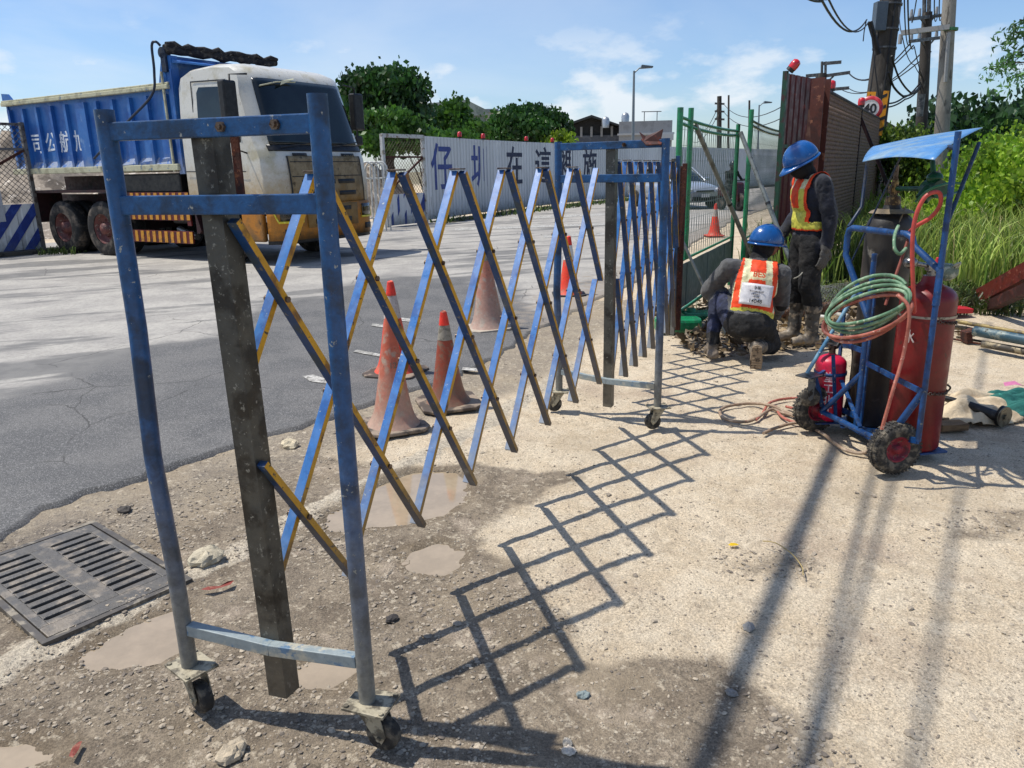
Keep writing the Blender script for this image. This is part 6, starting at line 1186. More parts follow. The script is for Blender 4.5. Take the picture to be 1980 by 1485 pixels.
fbase(G(1310, 640), 1.0, 'green plastic water filled base under the nearest green post'); fbase(G(1348, 622), .8, 'dark green base lying behind the nearest green base')
# galvanised scrap tube by the base
b = MB(); b.cyl(G(1345, 640, .04), G(1395, 598, .06), .03, n=12); o = b.build('scrap_tube', oldst, loc=G(1345, 640, .04)); tag(o, 'dark steel tube lying behind the green fence base', 'pipe')

# ---------------------------------------------------------------- red oxide gate panel, I column and chain link hoarding
redst = mat('red_oxide_sheet', '#4e1014', .5, c2='#3c0c12', scale=2, c3='#7d3530', scale3=5, lo3=.6, hi3=.72)
h0 = AT(1508, 300, 9.9); h0.z = 0; h1 = AT(1558, 300, 10.7); h1.z = 0; h2 = AT(1580, 300, 11.3); h2.z = 0; h3 = AT(1722, 300, 24.5); h3.z = 0
rg_ = thing('red_panel', h0, 'tall dark red corrugated steel panel beside the standing worker', 'hoarding')
c1_ = corr('corrugated_sheet', h0, h1, .1, 2.50, redst, rg_, .16, .04)
b = MB(); d = (h1-h0).normalized(); b.bar(h0, h0+Vector((0, 0, 2.52)), .05, .05, up=tuple(d)); b.bar(h0+Vector((0, 0, 1.7)), h1+Vector((0, 0, 1.7)), .03, .04); b.bar(h0+Vector((0, 0, .6)), h1+Vector((0, 0, .6)), .03, .04); b.build('frame', mat('green_edge_steel', '#123c28', .5, c2='#3a1a18', scale=6), rg_, True)
wl = wlamp(h0+Vector((.04, 0, 2.52)), .66, 'tilted red warning lamp on the corner of the red panel'); wl.rotation_euler = (R(10), R(38), 0)
# I column
ic = AT(1569, 300, 11.0); ic.z = 0; io = thing('steel_column', ic, 'rusty brown steel I column between the red panel and the chain link hoarding', 'column'); b = MB(); hs = 2.52; fx_ = Vector((.8, -.6, 0)).normalized(); fy_ = Vector((.6, .8, 0))
for s in (-1, 1): b.prism([(-.13, s*.13-.008), (.13, s*.13-.008), (.13, s*.13+.008), (-.13, s*.13+.008)], lambda a, c_, t: ic+fx_*a+fy_*c_+Vector((0, 0, t)), 0, hs)
b.prism([(-.008, -.12), (.008, -.12), (.008, .12), (-.008, .12)], lambda a, c_, t: ic+fx_*a+fy_*c_+Vector((0, 0, t)), 0, hs); b.build('column_section', mat('rust_brown_steel', '#54281e', .7, c2='#3a1812', scale=3, c3='#8a5a42', scale3=8), io, True)
b = MB(); b.bar(AT(1548, 190, 10.7), AT(1556, 430, 10.4), .20, .03, up=(0, -1, 0)); b.build('tan_plate', mat('tan_rust_plate', '#8a6048', .7, c2='#6a3f2e', scale=4), io, True)
cl = thing('chain_link_hoarding', h2, 'long brown chain link hoarding running back from the steel column', 'hoarding'); dch = (h3-h2).normalized(); n3 = Vector((dch.y, -dch.x, 0)); lch = (h3-h2).length
corr('backing_sheet', h2-n3*.08, h3-n3*.08, .1, 2.42, mat('dark_red_backing', '#2c1112', .7, c2='#200c0e', scale=2), cl, .25, .03)
def hpt(px):
    d = ray(px, 300); e = h3-h2; den = d[0]*e.y-d[1]*e.x; return h2+e*((d[0]*(0-h2.y)-d[1]*(0-h2.x))/den)
meshpanel('mesh', h2+n3*.02, h3+n3*.02, .5, 2.40, cl, .115, .009, mat('pale_rusty_wire', '#8a6f5f', .6, c2='#6d5a50', scale=20))
b = MB(); b.tube([h2+Vector((0, 0, 2.42)), h3+Vector((0, 0, 2.42))], .035, 8)
for t in (.35, .72): q = h2.lerp(h3, t); b.bar(q, q+Vector((0, 0, 2.4)), .08, .06, up=tuple(dch)); b.bar(q+n3*1.1, q+Vector((0, 0, 2.3)), .06, .06, up=tuple(n3))
b.build('frame', chas, cl, True)
wlamp(h2.lerp(h3, .06)+Vector((0, 0, 2.45)), .66, 'red warning lamp on the chain link hoarding beside the steel column'); wlamp(hpt(1656)+Vector((0, 0, 2.45)), .8, 'red warning lamp beside the round speed limit sign')
# far right sheet fence remnants
# ---------------------------------------------------------------- speed limit sign and yellow board
sp_ = AT(1682, 210, 19.5); sg = thing('speed_limit_sign', (sp_.x, sp_.y, 0), 'round red rimmed 40 speed limit sign behind the chain link hoarding', 'sign'); v = Vector((-sp_.x, -sp_.y, 0)).normalized(); nrm = v; x_ = Vector((-nrm.y, nrm.x, 0)); zc_ = sp_.z
b = MB(); b.cyl(Vector((0, 0, zc_)), Vector((0, 0, zc_))+nrm*.01, .265, n=40); b.build('sign_plate', mat('sign_white', '#d9d6d2', .4, c2='#c6c2bd', scale=6), sg)
b = MB(); b.lathe([(.185, .013), (.262, .013), (.262, .016), (.185, .016)], (0, 0, zc_), 40, axis=tuple(nrm), capb=False, capt=False); b.build('red_rim', mat('sign_red', '#b01c2a', .45, c2='#c8404a', scale=6), sg); text('speed_figure', '40', .27, mat('sign_black', '#1c1c1e', .5), sg, frame4(Vector((0, 0, zc_-.01))+nrm*.016, x_, (0, 0, 1), nrm), .002, .008)
b = MB(); b.cyl((0, 0, 0), (0, 0, zc_+.2), .03, n=10); o = b.build('sign_post', galvp, sg); 
for v_ in o.data.vertices: v_.co -= nrm*.05
def board(px0, px1, y0, y1, dist, label, m=None):
    a = AT(px0, y0, dist); e = AT(px1, y0, dist); lo_ = AT(px0, y1, dist); c = (a+e)/2; r_ = thing('yellow_board', (c.x, c.y, 0), label, 'sign'); w = (e-a).length; b = MB(); dd = (e-a).normalized(); b.bar(Vector((0, 0, (a.z+lo_.z)/2))-dd*w/2, Vector((0, 0, (a.z+lo_.z)/2))+dd*w/2, .02, a.z-lo_.z); b.build('board', m or mat('amber_board', '#e0930c', .5, c2='#c87a0a', scale=5), r_); return r_, dd, w, (a.z+lo_.z)/2, a.z-lo_.z
r_, dd, w, zc2, hh = board(1675, 1692, 178, 250, 20.6, 'amber warning board behind the round speed limit sign'); n4 = Vector((dd.y, -dd.x, 0)); text('warning_symbol', '!', .20, MATS['sign_black'], r_, frame4(n4*.013+Vector((0, 0, zc2+hh*.33)), dd, (0, 0, 1), n4), .002, .006)
r_, dd, w, zc2, hh = board(1706, 1717, 176, 262, 19.8, 'narrow yellow board seen edge on right of the leaning pole'); b = MB(); n4 = Vector((dd.y, -dd.x, 0))
for k in range(4): z = zc2-hh/2+hh*(k+.3)/4; b.prism([(-w*.45, z), (w*.45, z+.05), (w*.45, z+.12), (-w*.45, z+.07)], lambda a, c_, t: dd*a+Vector((0, 0, c_))+n4*t, .0105, .013)
b.build('black_bars', MATS['sign_black'], r_)

# ---------------------------------------------------------------- utility poles, lamps and wires
conc = mat('weathered_concrete_pole', '#3d3832', .85, c2='#2b2723', scale=3, c3='#6d665c', scale3=6, lo3=.58, hi3=.7, stretch=(1, 1, .3), bump=.3); concl = mat('pale_concrete_pole', '#8d877c', .8, c2='#79736a', scale=3, c3='#5f5a52', scale3=8, stretch=(1, 1, .3), bump=.2); pst = mat('pole_hardware', '#4c4c4c', .5, .4, c2='#6d6d6a', scale=10)
ins = mat('insulator', '#8d8f90', .3); wire = mat('black_wire', '#101012', .6)
def cable(label, pts, r, n=7, name='cable', grp='overhead wires', sag=None):
    p = []
    for i in range(len(pts)-1): p += arc(pts[i], pts[i+1], (sag if sag is not None else (V3(pts[i])-V3(pts[i+1])).length*.03), 14)[(1 if i else 0):]
    b = MB(); b.tube(p, r, n); o = b.build(name, wire, loc=p[0].copy(), recalc=False); return tag(o, label, 'cable', grp)
def pole(base, top, r0, r1, m, label, group='utility poles'):
    r_ = thing('utility_pole', base, label, 'utility pole', group); b = MB(); b.cyl(Vector((0, 0, -.1)), top-base, r0, r1, 20); b.build('pole_shaft', m, r_); return r_
def toz(p0, px, py, z):   # direction helper
    return AT(px, py, p0)
lpB = AT(1676, 330, 21.2); lpB.z = 0; lpT = AT(1742, -150, 21.6)
lp = pole(lpB, lpT, .29, .225, conc, 'thick dark leaning utility pole behind the speed limit sign')
b = MB()
for t in (.60, .66, .74, .80): c = (lpT-lpB)*t; d = (lpT-lpB).normalized(); b.cyl(c, c+d*.04, .268, n=20)
b.build('pole_band', pst, lp)
for k, (px, py, w, h) in enumerate(((1701, 32, .26, .62), (1735, -60, .4, .4))):
    c = AT(px, py, 21.2)-lpB; b = MB(); b.box(c, (w, .22, h)); b.bar(c+Vector((0, 0, .1)), c+Vector((.25, .05, .1)), .03, .03); b.build('junction_box', mat('grey_pole_box', '#4f5a64', .5, .2), lp, bevel=.01)
for k in range(3):
    b = MB(); o_ = [(-.25, -.09), (.0, -.28), (.22, -.13)][k]; b.tube([Vector((o_[0], o_[1], 1.0)), (lpT-lpB)*.5+Vector((o_[0]*.92, o_[1]*.92, 0)), (lpT-lpB)*.98+Vector((o_[0]*.8, o_[1]*.8, 0))], .022, 7); b.build('riser_cable', wire, lp)
rp = pole((lambda q: Vector((q.x, q.y, 0)))(AT(1826, 330, 18.5)), AT(1843, -120, 18.5), .155, .115, concl, 'pale round concrete utility pole right of the leaning pole')
a_, e_ = AT(1742, 64, 18.3), AT(1836, 52, 18.3); b = MB(); b.bar(a_-rp.location, e_-rp.location, .09, .09); b.cyl(a_-rp.location-Vector((0, 0, .2)), a_-rp.location-Vector((0, 0, .02)), .04, n=8); b.bar(e_-rp.location+Vector((0, 0, -.1)), e_-rp.location+Vector((.05, 0, -1.0)), .05, .05); b.build('crossarm', mat('pale_crossarm', '#9a9894', .5, .3), rp)
c = AT(1836, 60, 18.5)-rp.location; b = MB(); b.cyl(c, c+Vector((0, 0, .05)), .15, n=18); b.build('pole_band', mat('green_band', '#3f7a4c', .6), rp)
mp_b = AT(1784, 330, 24); mp_b.z = 0; mpl = pole(mp_b, AT(1793, 24, 24), .17, .12, conc, 'grey utility pole with two crossarms between the leaning and the round pole')
b = MB(); q = AT(1783, 182, 23.6)-mp_b; b.cyl(q, q+Vector((0, 0, -.55)), .08, n=12); b.build('pole_box', pst, mpl)
for y, lab in ((37, 0), (80, 1)):
    a_, e_ = AT(1760, y, 23.2)-mp_b, AT(1826, y-8, 24.6)-mp_b; b = MB(); b.bar(a_, e_, .09, .08); mm = AT(1791, y+14, 24)-mp_b; b.bar(a_.lerp(e_, .28), mm, .03, .03); b.bar(a_.lerp(e_, .72), mm, .03, .03); b.build('crossarm', pst, mpl)
    for t in (.02, .25, .75, .98): p = a_.lerp(e_, t); b = MB(); b.cyl(p+Vector((0, 0, .05)), p+Vector((0, 0, .22)), .045, .03, 10); b.build('insulator', ins, mpl)
for px in (1787, 1796): b = MB(); a_ = AT(px, 30, 24)-mp_b; b.cyl(a_, AT(px+1, -60, 24)-mp_b, .05, n=8); b.build('pole_extension', pst, mpl)
hpb = AT(1586, 330, 42); hpb.z = 0; hp = pole(hpb, AT(1590, 142, 42), .26, .2, conc, 'far grey utility pole with three crossarms above the red panel')
for (xa, ya, xb, yb) in ((1592, 123, 1627, 120), (1594, 147, 1644, 140), (1594, 174, 1642, 170), (1558, 147, 1590, 144), (1546, 166, 1588, 163)):
    b = MB(); b.bar(AT(xa, ya, 42)-hpb, AT(xb, yb, 42)-hpb, .14, .14); b.build('crossarm', pst, hp)
for px in (1589, 1596): b = MB(); b.cyl(AT(px, 145, 42)-hpb, AT(px+.5, 119, 42)-hpb, .06, n=6); b.build('pole_extension', pst, hp)
b = MB(); b.bar(AT(1593, 165, 42)-hpb, AT(1612, 147, 42)-hpb, .08, .08); b.bar(AT(1600, 183, 42)-hpb, AT(1610, 172, 42)-hpb, .06, .06); b.cyl(AT(1581, 145, 42)-hpb, AT(1580, 190, 42)-hpb, .1, n=8); b.build('brace', pst, hp)
fpb = AT(1391, 330, 95); fpb.z = 0; fp_ = pole(fpb, AT(1391, 186, 95), .3, .25, conc, 'distant utility pole with crossarms above the green fence')
for y in (201, 216, 231): b = MB(); b.bar(AT(1382, y-1, 95)-fpb, AT(1401, y, 95)-fpb, .2, .2); b.build('crossarm', pst, fp_)
for px, y, dist, lb in ((1409, 184, 90, 'distant thin bare pole left of the other thin poles'), (1449, 194, 85, 'distant thin pole above the second green panel'), (1508, 60, 60, None)):
    if lb is None: continue
    q = AT(px, 330, dist); q.z = 0; b = MB(); b.cyl((0, 0, 0), AT(px, y, dist)-q, .13, .10, 8); o = b.build('utility_pole', conc, loc=None); o.location = q; tag(o, lb, 'utility pole', 'distant thin poles')
def slamp(px, ytop, dist, arm, label, hb=330):
    q = AT(px-3, hb, dist); q.z = 0; tp = AT(px, ytop, dist)-q; r_ = thing('street_lamp', q, label, 'street lamp', 'street lamps along the road'); b = MB(); b.cyl((0, 0, 0), tp, .10, .05, 12); b.tube([tp-Vector((0, 0, .1)), tp+Vector((arm*.25, 0, .12)), tp+Vector((arm*.5, 0, .16))], .035, 8); b.build('lamp_post', mat('lamp_post_steel', '#7d8488', .4, .4), r_)
    b = MB(); b.prism([(-.25*arm, -.05), (.35*arm, -.02), (.35*arm, .05), (-.2*arm, .12)], lambda a, c_, t: tp+Vector((arm*.55+a, t, .14+c_)), -.14, .14); b.build('lamp_head', mat('lamp_head_grey', '#5d6468', .4, .3), r_, bevel=.02)
slamp(1226, 137, 40, 1, 'tall street lamp behind the white hoarding near the water tanks'); slamp(1468, 203, 62, 1, 'distant street lamp between the green fence panels and the red panel')
# wires, each span a thing of its own
def P_(px, py, d): return AT(px, py, d)
spans = [([(1520, -40, 9), (1590, 2, 11), (1676, 38, 20.8)], .016, 'upper thick black cable sweeping down from the top to the leaning pole'), ([(1530, -40, 9.3), (1602, -2, 11.2), (1680, 42, 20.8)], .013, 'lower thick black cable sweeping down beside the upper one'),
 ([(1682, 42, 20.8), (1690, 70, 20.9), (1699, 105, 21)], .06, 'thick cable bundle bending onto the leaning pole'), ([(1675, 40, 20.8), (1671, 60, 20.8), (1669, 80, 20.8)], .012, 'short cable end hanging beside the leaning pole'),
 ([(1684, 42, 20.8), (1692, 130, 20.7), (1700, 190, 20.7)], .014, 'thin cable running down the left of the leaning pole'),
 ([(1724, 108, 21), (1738, 150, 21.5), (1762, 180, 22.6), (1780, 165, 23.8)], .022, 'drooping cable loop between the leaning pole and the crossarm pole, upper'), ([(1718, 140, 21), (1728, 168, 21.4), (1746, 186, 22), (1778, 170, 23.8)], .026, 'drooping cable loop between the leaning pole and the crossarm pole, lower'),
 ([(1748, -40, 12), (1762, 82, 23.3)], .010, 'thin wire dropping from the top to the lower crossarm, leftmost'), ([(1755, -40, 12), (1768, 90, 23), (1783, 150, 23.8)], .012, 'thin wire dropping past both crossarms to the middle pole'),
 ([(1778, -40, 14), (1763, 37, 23.3)], .010, 'thin wire from the top to the left end of the upper crossarm'), ([(1808, -40, 14), (1813, 31, 24.3)], .010, 'thin wire from the top to the right part of the upper crossarm'), ([(1818, -40, 14), (1822, 29, 24.4)], .010, 'thin wire from the top to the right end of the upper crossarm'),
 ([(1738, 10, 21.3), (1744, 66, 18.3), (1768, 125, 23), (1784, 150, 24)], .010, 'thin wire from the leaning pole past the pale crossarm'),
 ([(1641, 140, 42), (1760, 84, 23.3)], .018, 'wire from the far crossarm top to the lower crossarm'), ([(1640, 141, 42), (1766, 88, 23.5)], .018, 'second wire from the far crossarm top to the lower crossarm'), ([(1640, 170, 42), (1788, 96, 24)], .018, 'wire from the lower far crossarm to the middle pole'), ([(1625, 172, 42), (1800, 100, 24.2)], .018, 'second wire from the lower far crossarm to the middle pole'),
 ([(1718, 200, 21), (1745, 190, 22), (1779, 160, 24)], .02, 'bundled cable above the woodland edge, lower'), ([(1718, 207, 21), (1750, 192, 22), (1781, 168, 24)], .018, 'bundled cable above the woodland edge, lowest'),
 ([(1400, 202, 95), (1594, 147, 42)], .03, 'long distant wire sagging between the distant pole and the far pole, top'), ([(1400, 217, 95), (1594, 174, 42)], .03, 'long distant wire sagging between the distant pole and the far pole, bottom'), ([(1340, 250, 160), (1391, 201, 95)], .04, 'distant wire left of the distant pole'), ([(1330, 262, 170), (1391, 216, 95)], .04, 'distant lower wire left of the distant pole')]
for pts, r, lb in spans: cable(lb, [P_(*p) for p in pts], r)
# overhead bundles whose shadows cross the lot
def shadowcable(g0, g1, h0_, h1_, r, label):
    a = G(*g0); e = G(*g1); k = Vector((-SUN.x/SUN.z, -SUN.y/SUN.z, 0)); A_ = a-k*h0_+Vector((0, 0, h0_)); E_ = e-k*h1_+Vector((0, 0, h1_)); d = (E_-A_); A2_ = A_-d*1.2; E2_ = E_+d*2.2
    b = MB(); b.tube([A2_, A_, E_, E2_], r, 10); o = b.build('cable', wire, loc=A2_.copy()); tag(o, label, 'cable', 'overhead wires')
shadowcable((1350, 1484), (1592, 905), 5.0, 5.2, .036, 'thickest overhead cable above the lot, casting the darkest shadow band')
shadowcable((1555, 1440), (1680, 930), 5.3, 5.5, .015, 'overhead cable above the lot beside the thickest one'); shadowcable((1600, 1360), (1722, 930), 5.5, 5.8, .013, 'thin overhead cable above the lot, third from the left'); shadowcable((1770, 1440), (1858, 930), 6.4, 6.6, .013, 'thin overhead cable above the lot, rightmost')

# ---------------------------------------------------------------- car and motorcycle
cp_ = AT(1362, 400, 28.5); cp_.z = .015; car = thing('parked_car', cp_, 'silver hatchback driving up the road seen through the green mesh', 'car', None, R(-70))
carp = mat('silver_car_paint', '#a9b0b8', .22, .4, var=.02, coat=.6, rvar=0)
def loft(name, secs, m, parent, cap=True):
    n = len(secs[0]); b = MB(); vs = [p for s in secs for p in s]; b.add(vs, [(i*n+j, i*n+(j+1) % n, (i+1)*n+(j+1) % n, (i+1)*n+j) for i in range(len(secs)-1) for j in range(n)], 0, True)
    if cap: b.add(secs[0], [tuple(range(n))]); b.add(secs[-1], [tuple(range(n))])
    return b.build(name, m, parent)
def ring(x, w, z0, z1, e=3.2, n=28): return [(x, w*math.copysign(abs(math.cos(t))**(2/e), math.cos(t)), (z0+z1)/2+(z1-z0)/2*math.copysign(abs(math.sin(t))**(2/e), math.sin(t))) for t in [2*math.pi*i/n for i in range(n)]]
loft('body', [ring(0, .62, .32, .62), ring(-.06, .76, .25, .72), ring(-.3, .84, .22, .82), ring(-.9, .87, .22, .94), ring(-1.5, .88, .22, .97), ring(-2.8, .88, .22, 1.0), ring(-3.6, .87, .25, 1.02), ring(-4.1, .82, .28, 1.0), ring(-4.25, .7, .35, .9)], carp, car)
loft('cabin', [ring(-1.05, .72, .85, .93), ring(-1.5, .74, .85, 1.22), ring(-1.9, .70, .85, 1.42), ring(-2.6, .69, .85, 1.48), ring(-3.4, .69, .85, 1.42), ring(-3.95, .72, .85, 1.1)], glass, car); loft('roof', [ring(-1.85, .60, 1.38, 1.43), ring(-2.1, .64, 1.40, 1.475), ring(-2.6, .65, 1.42, 1.51), ring(-3.3, .64, 1.38, 1.46)], carp, car)
for y in (-.72, .72): b = MB(); b.tube([(-1.08, y, .95), (-1.9, y*.93, 1.41), (-3.4, y*.93, 1.42), (-3.95, y, 1.05)], .035, 6); b.build('pillar', carp, car); b = MB(); b.box((-1.35, y*1.32, 1.0), (.12, .2, .13)); b.build('mirror', carp, car, bevel=.03)
for x in (-.75, -3.4):
    for y in (-.8, .8): b = MB(); b.lathe([(.16, -.1), (.31, -.1), (.32, 0), (.31, .1), (.16, .1)], (x, y, .32), 26, axis=(0, 1, 0)); wo = b.build('wheel', tyre, car); b = MB(); b.cyl((x, y*.99, .32), (x, y*1.135, .32), .2, n=18); b.build('rim', mt, wo)
for s in (-1, 1): b = MB(); b.ball((-.08, s*.60, .66), (.12, .17, .07), 12); b.build('headlight', mat('clear_headlamp', '#c9ccd0', .1, coat=1), car)
b = MB(); b.box((.0, 0, .36), (.06, 1.0, .14)); b.box((.01, 0, .62), (.04, .7, .06)); b.build('grille', blk, car); b = MB(); b.box((.045, 0, .47), (.012, .34, .12)); b.build('number_plate', mat('plate_white', '#c9c9c6', .5), car)
mo = AT(1433, 392, 27.0); mo.z = .01; mc = thing('motorcycle', mo, 'dark motorcycle with rider behind the silver car, between the green posts', 'motorcycle', None, R(-75))
for x in (-.1, -1.25): b = MB(); b.lathe([(.2, -.05), (.29, -.05), (.3, 0), (.29, .05), (.2, .05)], (x, 0, .3), 22, axis=(0, 1, 0)); b.build('wheel', tyre, mc)
b = MB(); b.prism([(-.1, .9), (.0, .35), (-.12, .3), (-.3, .42), (-.8, .42), (-1.3, .5), (-1.35, .78), (-.75, .72), (-.45, .6), (-.25, .95)], lambda x, z, t: (x, t, z), -.14, .14); b.build('bodywork', mat('dark_red_fairing', '#3a1416', .3), mc, bevel=.03); b = MB(); b.tube([(-.25, -.33, 1.0), (-.2, 0, .98), (-.25, .33, 1.0)], .02, 6); b.build('handlebar', blk, mc)
rd_ = thing('person', mo, 'rider in dark clothes and helmet on the motorcycle', 'person'); rd_.rotation_euler.z = R(-75)
organic('body', [('e', (-.8, 0, .82), (.17, .17, .13)), ('c', (-.8, 0, .85), (-.68, 0, 1.2), .14, .16), ('c', (-.68, -.2, 1.24), (-.68, .2, 1.24), .07, .07), ('c', (-.68, 0, 1.25), (-.65, 0, 1.42), .055, .06), ('e', (-.64, 0, 1.47), (.1, .09, .12)), ('c', (-.68, .2, 1.24), (-.5, .28, 1.0), .05, .045), ('c', (-.5, .28, 1.0), (-.27, .3, 1.02), .045, .035), ('c', (-.68, -.2, 1.24), (-.5, -.28, 1.0), .05, .045), ('c', (-.5, -.28, 1.0), (-.27, -.3, 1.02), .045, .035),
 ('c', (-.8, .1, .82), (-.35, .18, .75), .09, .07), ('c', (-.35, .18, .75), (-.45, .17, .40), .06, .045), ('c', (-.45, .17, .38), (-.3, .17, .36), .045, .04), ('c', (-.8, -.1, .82), (-.35, -.18, .75), .09, .07), ('c', (-.35, -.18, .75), (-.45, -.17, .40), .06, .045), ('c', (-.45, -.17, .38), (-.3, -.17, .36), .045, .04)], [balac], rd_, .02, 3); b = MB(); b.ball((-.64, 0, 1.49), (.135, .12, .14), 16); b.build('helmet', mat('dark_helmet', '#1a1a20', .2, coat=.5), rd_)
# roadside things far through the fence
corr_o = thing('grey_hoarding', AT(1440, 330, 52), 'low grey hoarding along the far road side seen through the mesh', 'hoarding'); corr_o.location.z = 0
a_, e_ = AT(1335, 330, 50), AT(1505, 330, 62); a_.z = e_.z = 0; corr('steel_panel', a_, e_, 0, 1.85, mat('grey_far_hoarding', '#8a8c8a', .7, c2='#777a76', scale=.5), corr_o, .5, .05)

# ---------------------------------------------------------------- buildings
def bbox(name, px0, px1, ytop, dist, depth, m, label, roof=None, zt=None):
    a = AT(px0, 300, dist); e = AT(px1, 300, dist); a.z = e.z = 0; z = AT((px0+px1)/2, ytop, dist).z; c = (a+e)/2; d = (e-a); w = d.length; d.normalize(); n = Vector((-d.y, d.x, 0)); r_ = thing(name, c, label, 'building', 'buildings behind the hoarding'); b = MB(); b.prism([(-w/2, 0), (w/2, 0), (w/2, depth), (-w/2, depth)], lambda x, y, t: d*x+n*y+Vector((0, 0, t)), 0, z); b.build('wall', m, r_)
    return r_, d, n, w, z
whall = mat('pale_green_metal_wall', '#6d7a74', .6, c2='#5d6a64', scale=1, dust=None); grw = mat('grey_wall', '#8a8c8e', .7, c2='#7c7e80', scale=.8); crw = mat('cream_wall', '#b8b09a', .8); drk = mat('dark_opening', '#14161a', .6)
r_, d, n, w, z = bbox('warehouse', 832, 940, 222, 68, 20, whall, 'green grey gabled warehouse behind the trees'); b = MB(); b.prism([(-w/2-.3, z-.1), (w/2+.3, z-.1), (w/2+.3, z+.25), (w*.18, z+1.15), (-w/2-.3, z+.9)], lambda x, zz, t: d*x+n*t+Vector((0, 0, zz)), -.3, 20.3); b.build('roof', mat('grey_green_roof', '#8a948c', .5, c2='#6d7870', scale=1), r_)
b = MB()
for i in range(5): x = -w*.1+i*w*.11; b.prism([(x, z-2.4), (x+w*.07, z-2.4), (x+w*.07, z-1.2), (x, z-1.2)], lambda xx, zz, t: d*xx+n*t+Vector((0, 0, zz)), -.04, .02)
b.build('windows', drk, r_)
r_, d, n, w, z = bbox('house', 936, 962, 217, 80, 10, crw, 'small cream building block between the warehouse and the round tree'); b = MB(); b.prism([(-w/2-.2, z), (w/2+.2, z), (w/2+.2, z+.3), (-w/2-.2, z+.3)], lambda x, zz, t: d*x+n*t+Vector((0, 0, zz)), -.2, 10.2); b.build('roof', grw, r_)
r_, d, n, w, z = bbox('shed', 938, 965, 253, 55, 8, mat('red_brown_wall', '#5a2f2a', .8), 'small shed with a pale tin roof left of the round tree'); b = MB(); b.prism([(-w/2-.3, z), (w/2+.3, z), (w/2+.2, z+.7), (-w/2-.2, z+.55)], lambda x, zz, t: d*x+n*t+Vector((0, 0, zz)), -.6, 8); b.build('roof', mat('tin_roof', '#8f9a9c', .4, .3), r_)
r_, d, n, w, z = bbox('open_workshop', 1085, 1202, 262, 58, 14, mat('slate_wall', '#4a4f58', .7, c2='#5a5f68', scale=2), 'dark open sided workshop with low gable roof right of the round tree'); b = MB(); b.prism([(-w/2-.4, z+.1+.45), (w*.0, z+1.35), (w/2+.4, z+.45), (w/2+.4, z+.33), (0, z+1.2), (-w/2-.4, z+.40)], lambda x, zz, t: d*x+n*t+Vector((0, 0, zz)), -.8, 14); b.build('roof', mat('dark_roof_edge', '#2c3030', .6), r_)
b = MB(); b.prism([(-w/2, z), (w/2, z), (w/2, z+.4), (0, z+1.2), (-w/2, z+.45)], lambda x, zz, t: d*x+n*t+Vector((0, 0, zz)), .3, 13); b.build('opening', drk, r_)
b = MB()
for i in range(7): x = -w/2+w*i/6; b.prism([(x-.08, z-.1), (x+.08, z-.1), (x+.08, z+.6), (x-.08, z+.6)], lambda xx, zz, t: d*xx+n*t+Vector((0, 0, zz)), -.1, .0)
b.build('post', grw, r_)
r_, d, n, w, z = bbox('grey_house', 1196, 1298, 234, 56, 14, grw, 'plain grey block building with water tanks on its roof'); b = MB(); b.prism([(-w/2-.1, z-.9), (w/2+.15, z-.9), (w/2+.15, z-.78), (-w/2-.1, z-.78)], lambda x, zz, t: d*x+n*t+Vector((0, 0, zz)), -.15, .0); b.prism([(w/2-.7, z-1.3), (w/2+.1, z-1.3), (w/2+.1, z-.9), (w/2-.7, z-.9)], lambda x, zz, t: d*x+n*t+Vector((0, 0, zz)), -.4, .0); b.build('ledge', mat('pale_ledge', '#a8aaaa', .6), r_)
tkm = mat('steel_tank', '#a9adb0', .3, .6)
for (px, py, lb) in ((1209, 232, 'steel water tank on the roof edge of the grey block building'), (1171, 240, 'steel water tank on the roof of the open workshop')):
    q = AT(px, py, 57); t_ = thing('water_tank', q, lb, 'water tank', 'rooftop water tanks'); t_.location.z -= .25; b = MB(); b.lathe([(.26, .0), (.28, .5), (.2, .68), (.05, .75)], (0, 0, 0), 18); b.build('tank_body', tkm, t_)
q = AT(1262, 236, 58); t_ = thing('antenna', q, 'thin rooftop antenna frame on the grey block building', 'antenna'); t_.location.z -= .1; b = MB(); b.tube([(-.6, 0, 0), (-.6, 0, .8)], .03, 5); b.tube([(.3, 0, 0), (.3, 0, .8)], .03, 5); b.tube([(-.8, 0, .8), (.6, 0, .8)], .03, 5); b.build('antenna_frame', pst, t_)

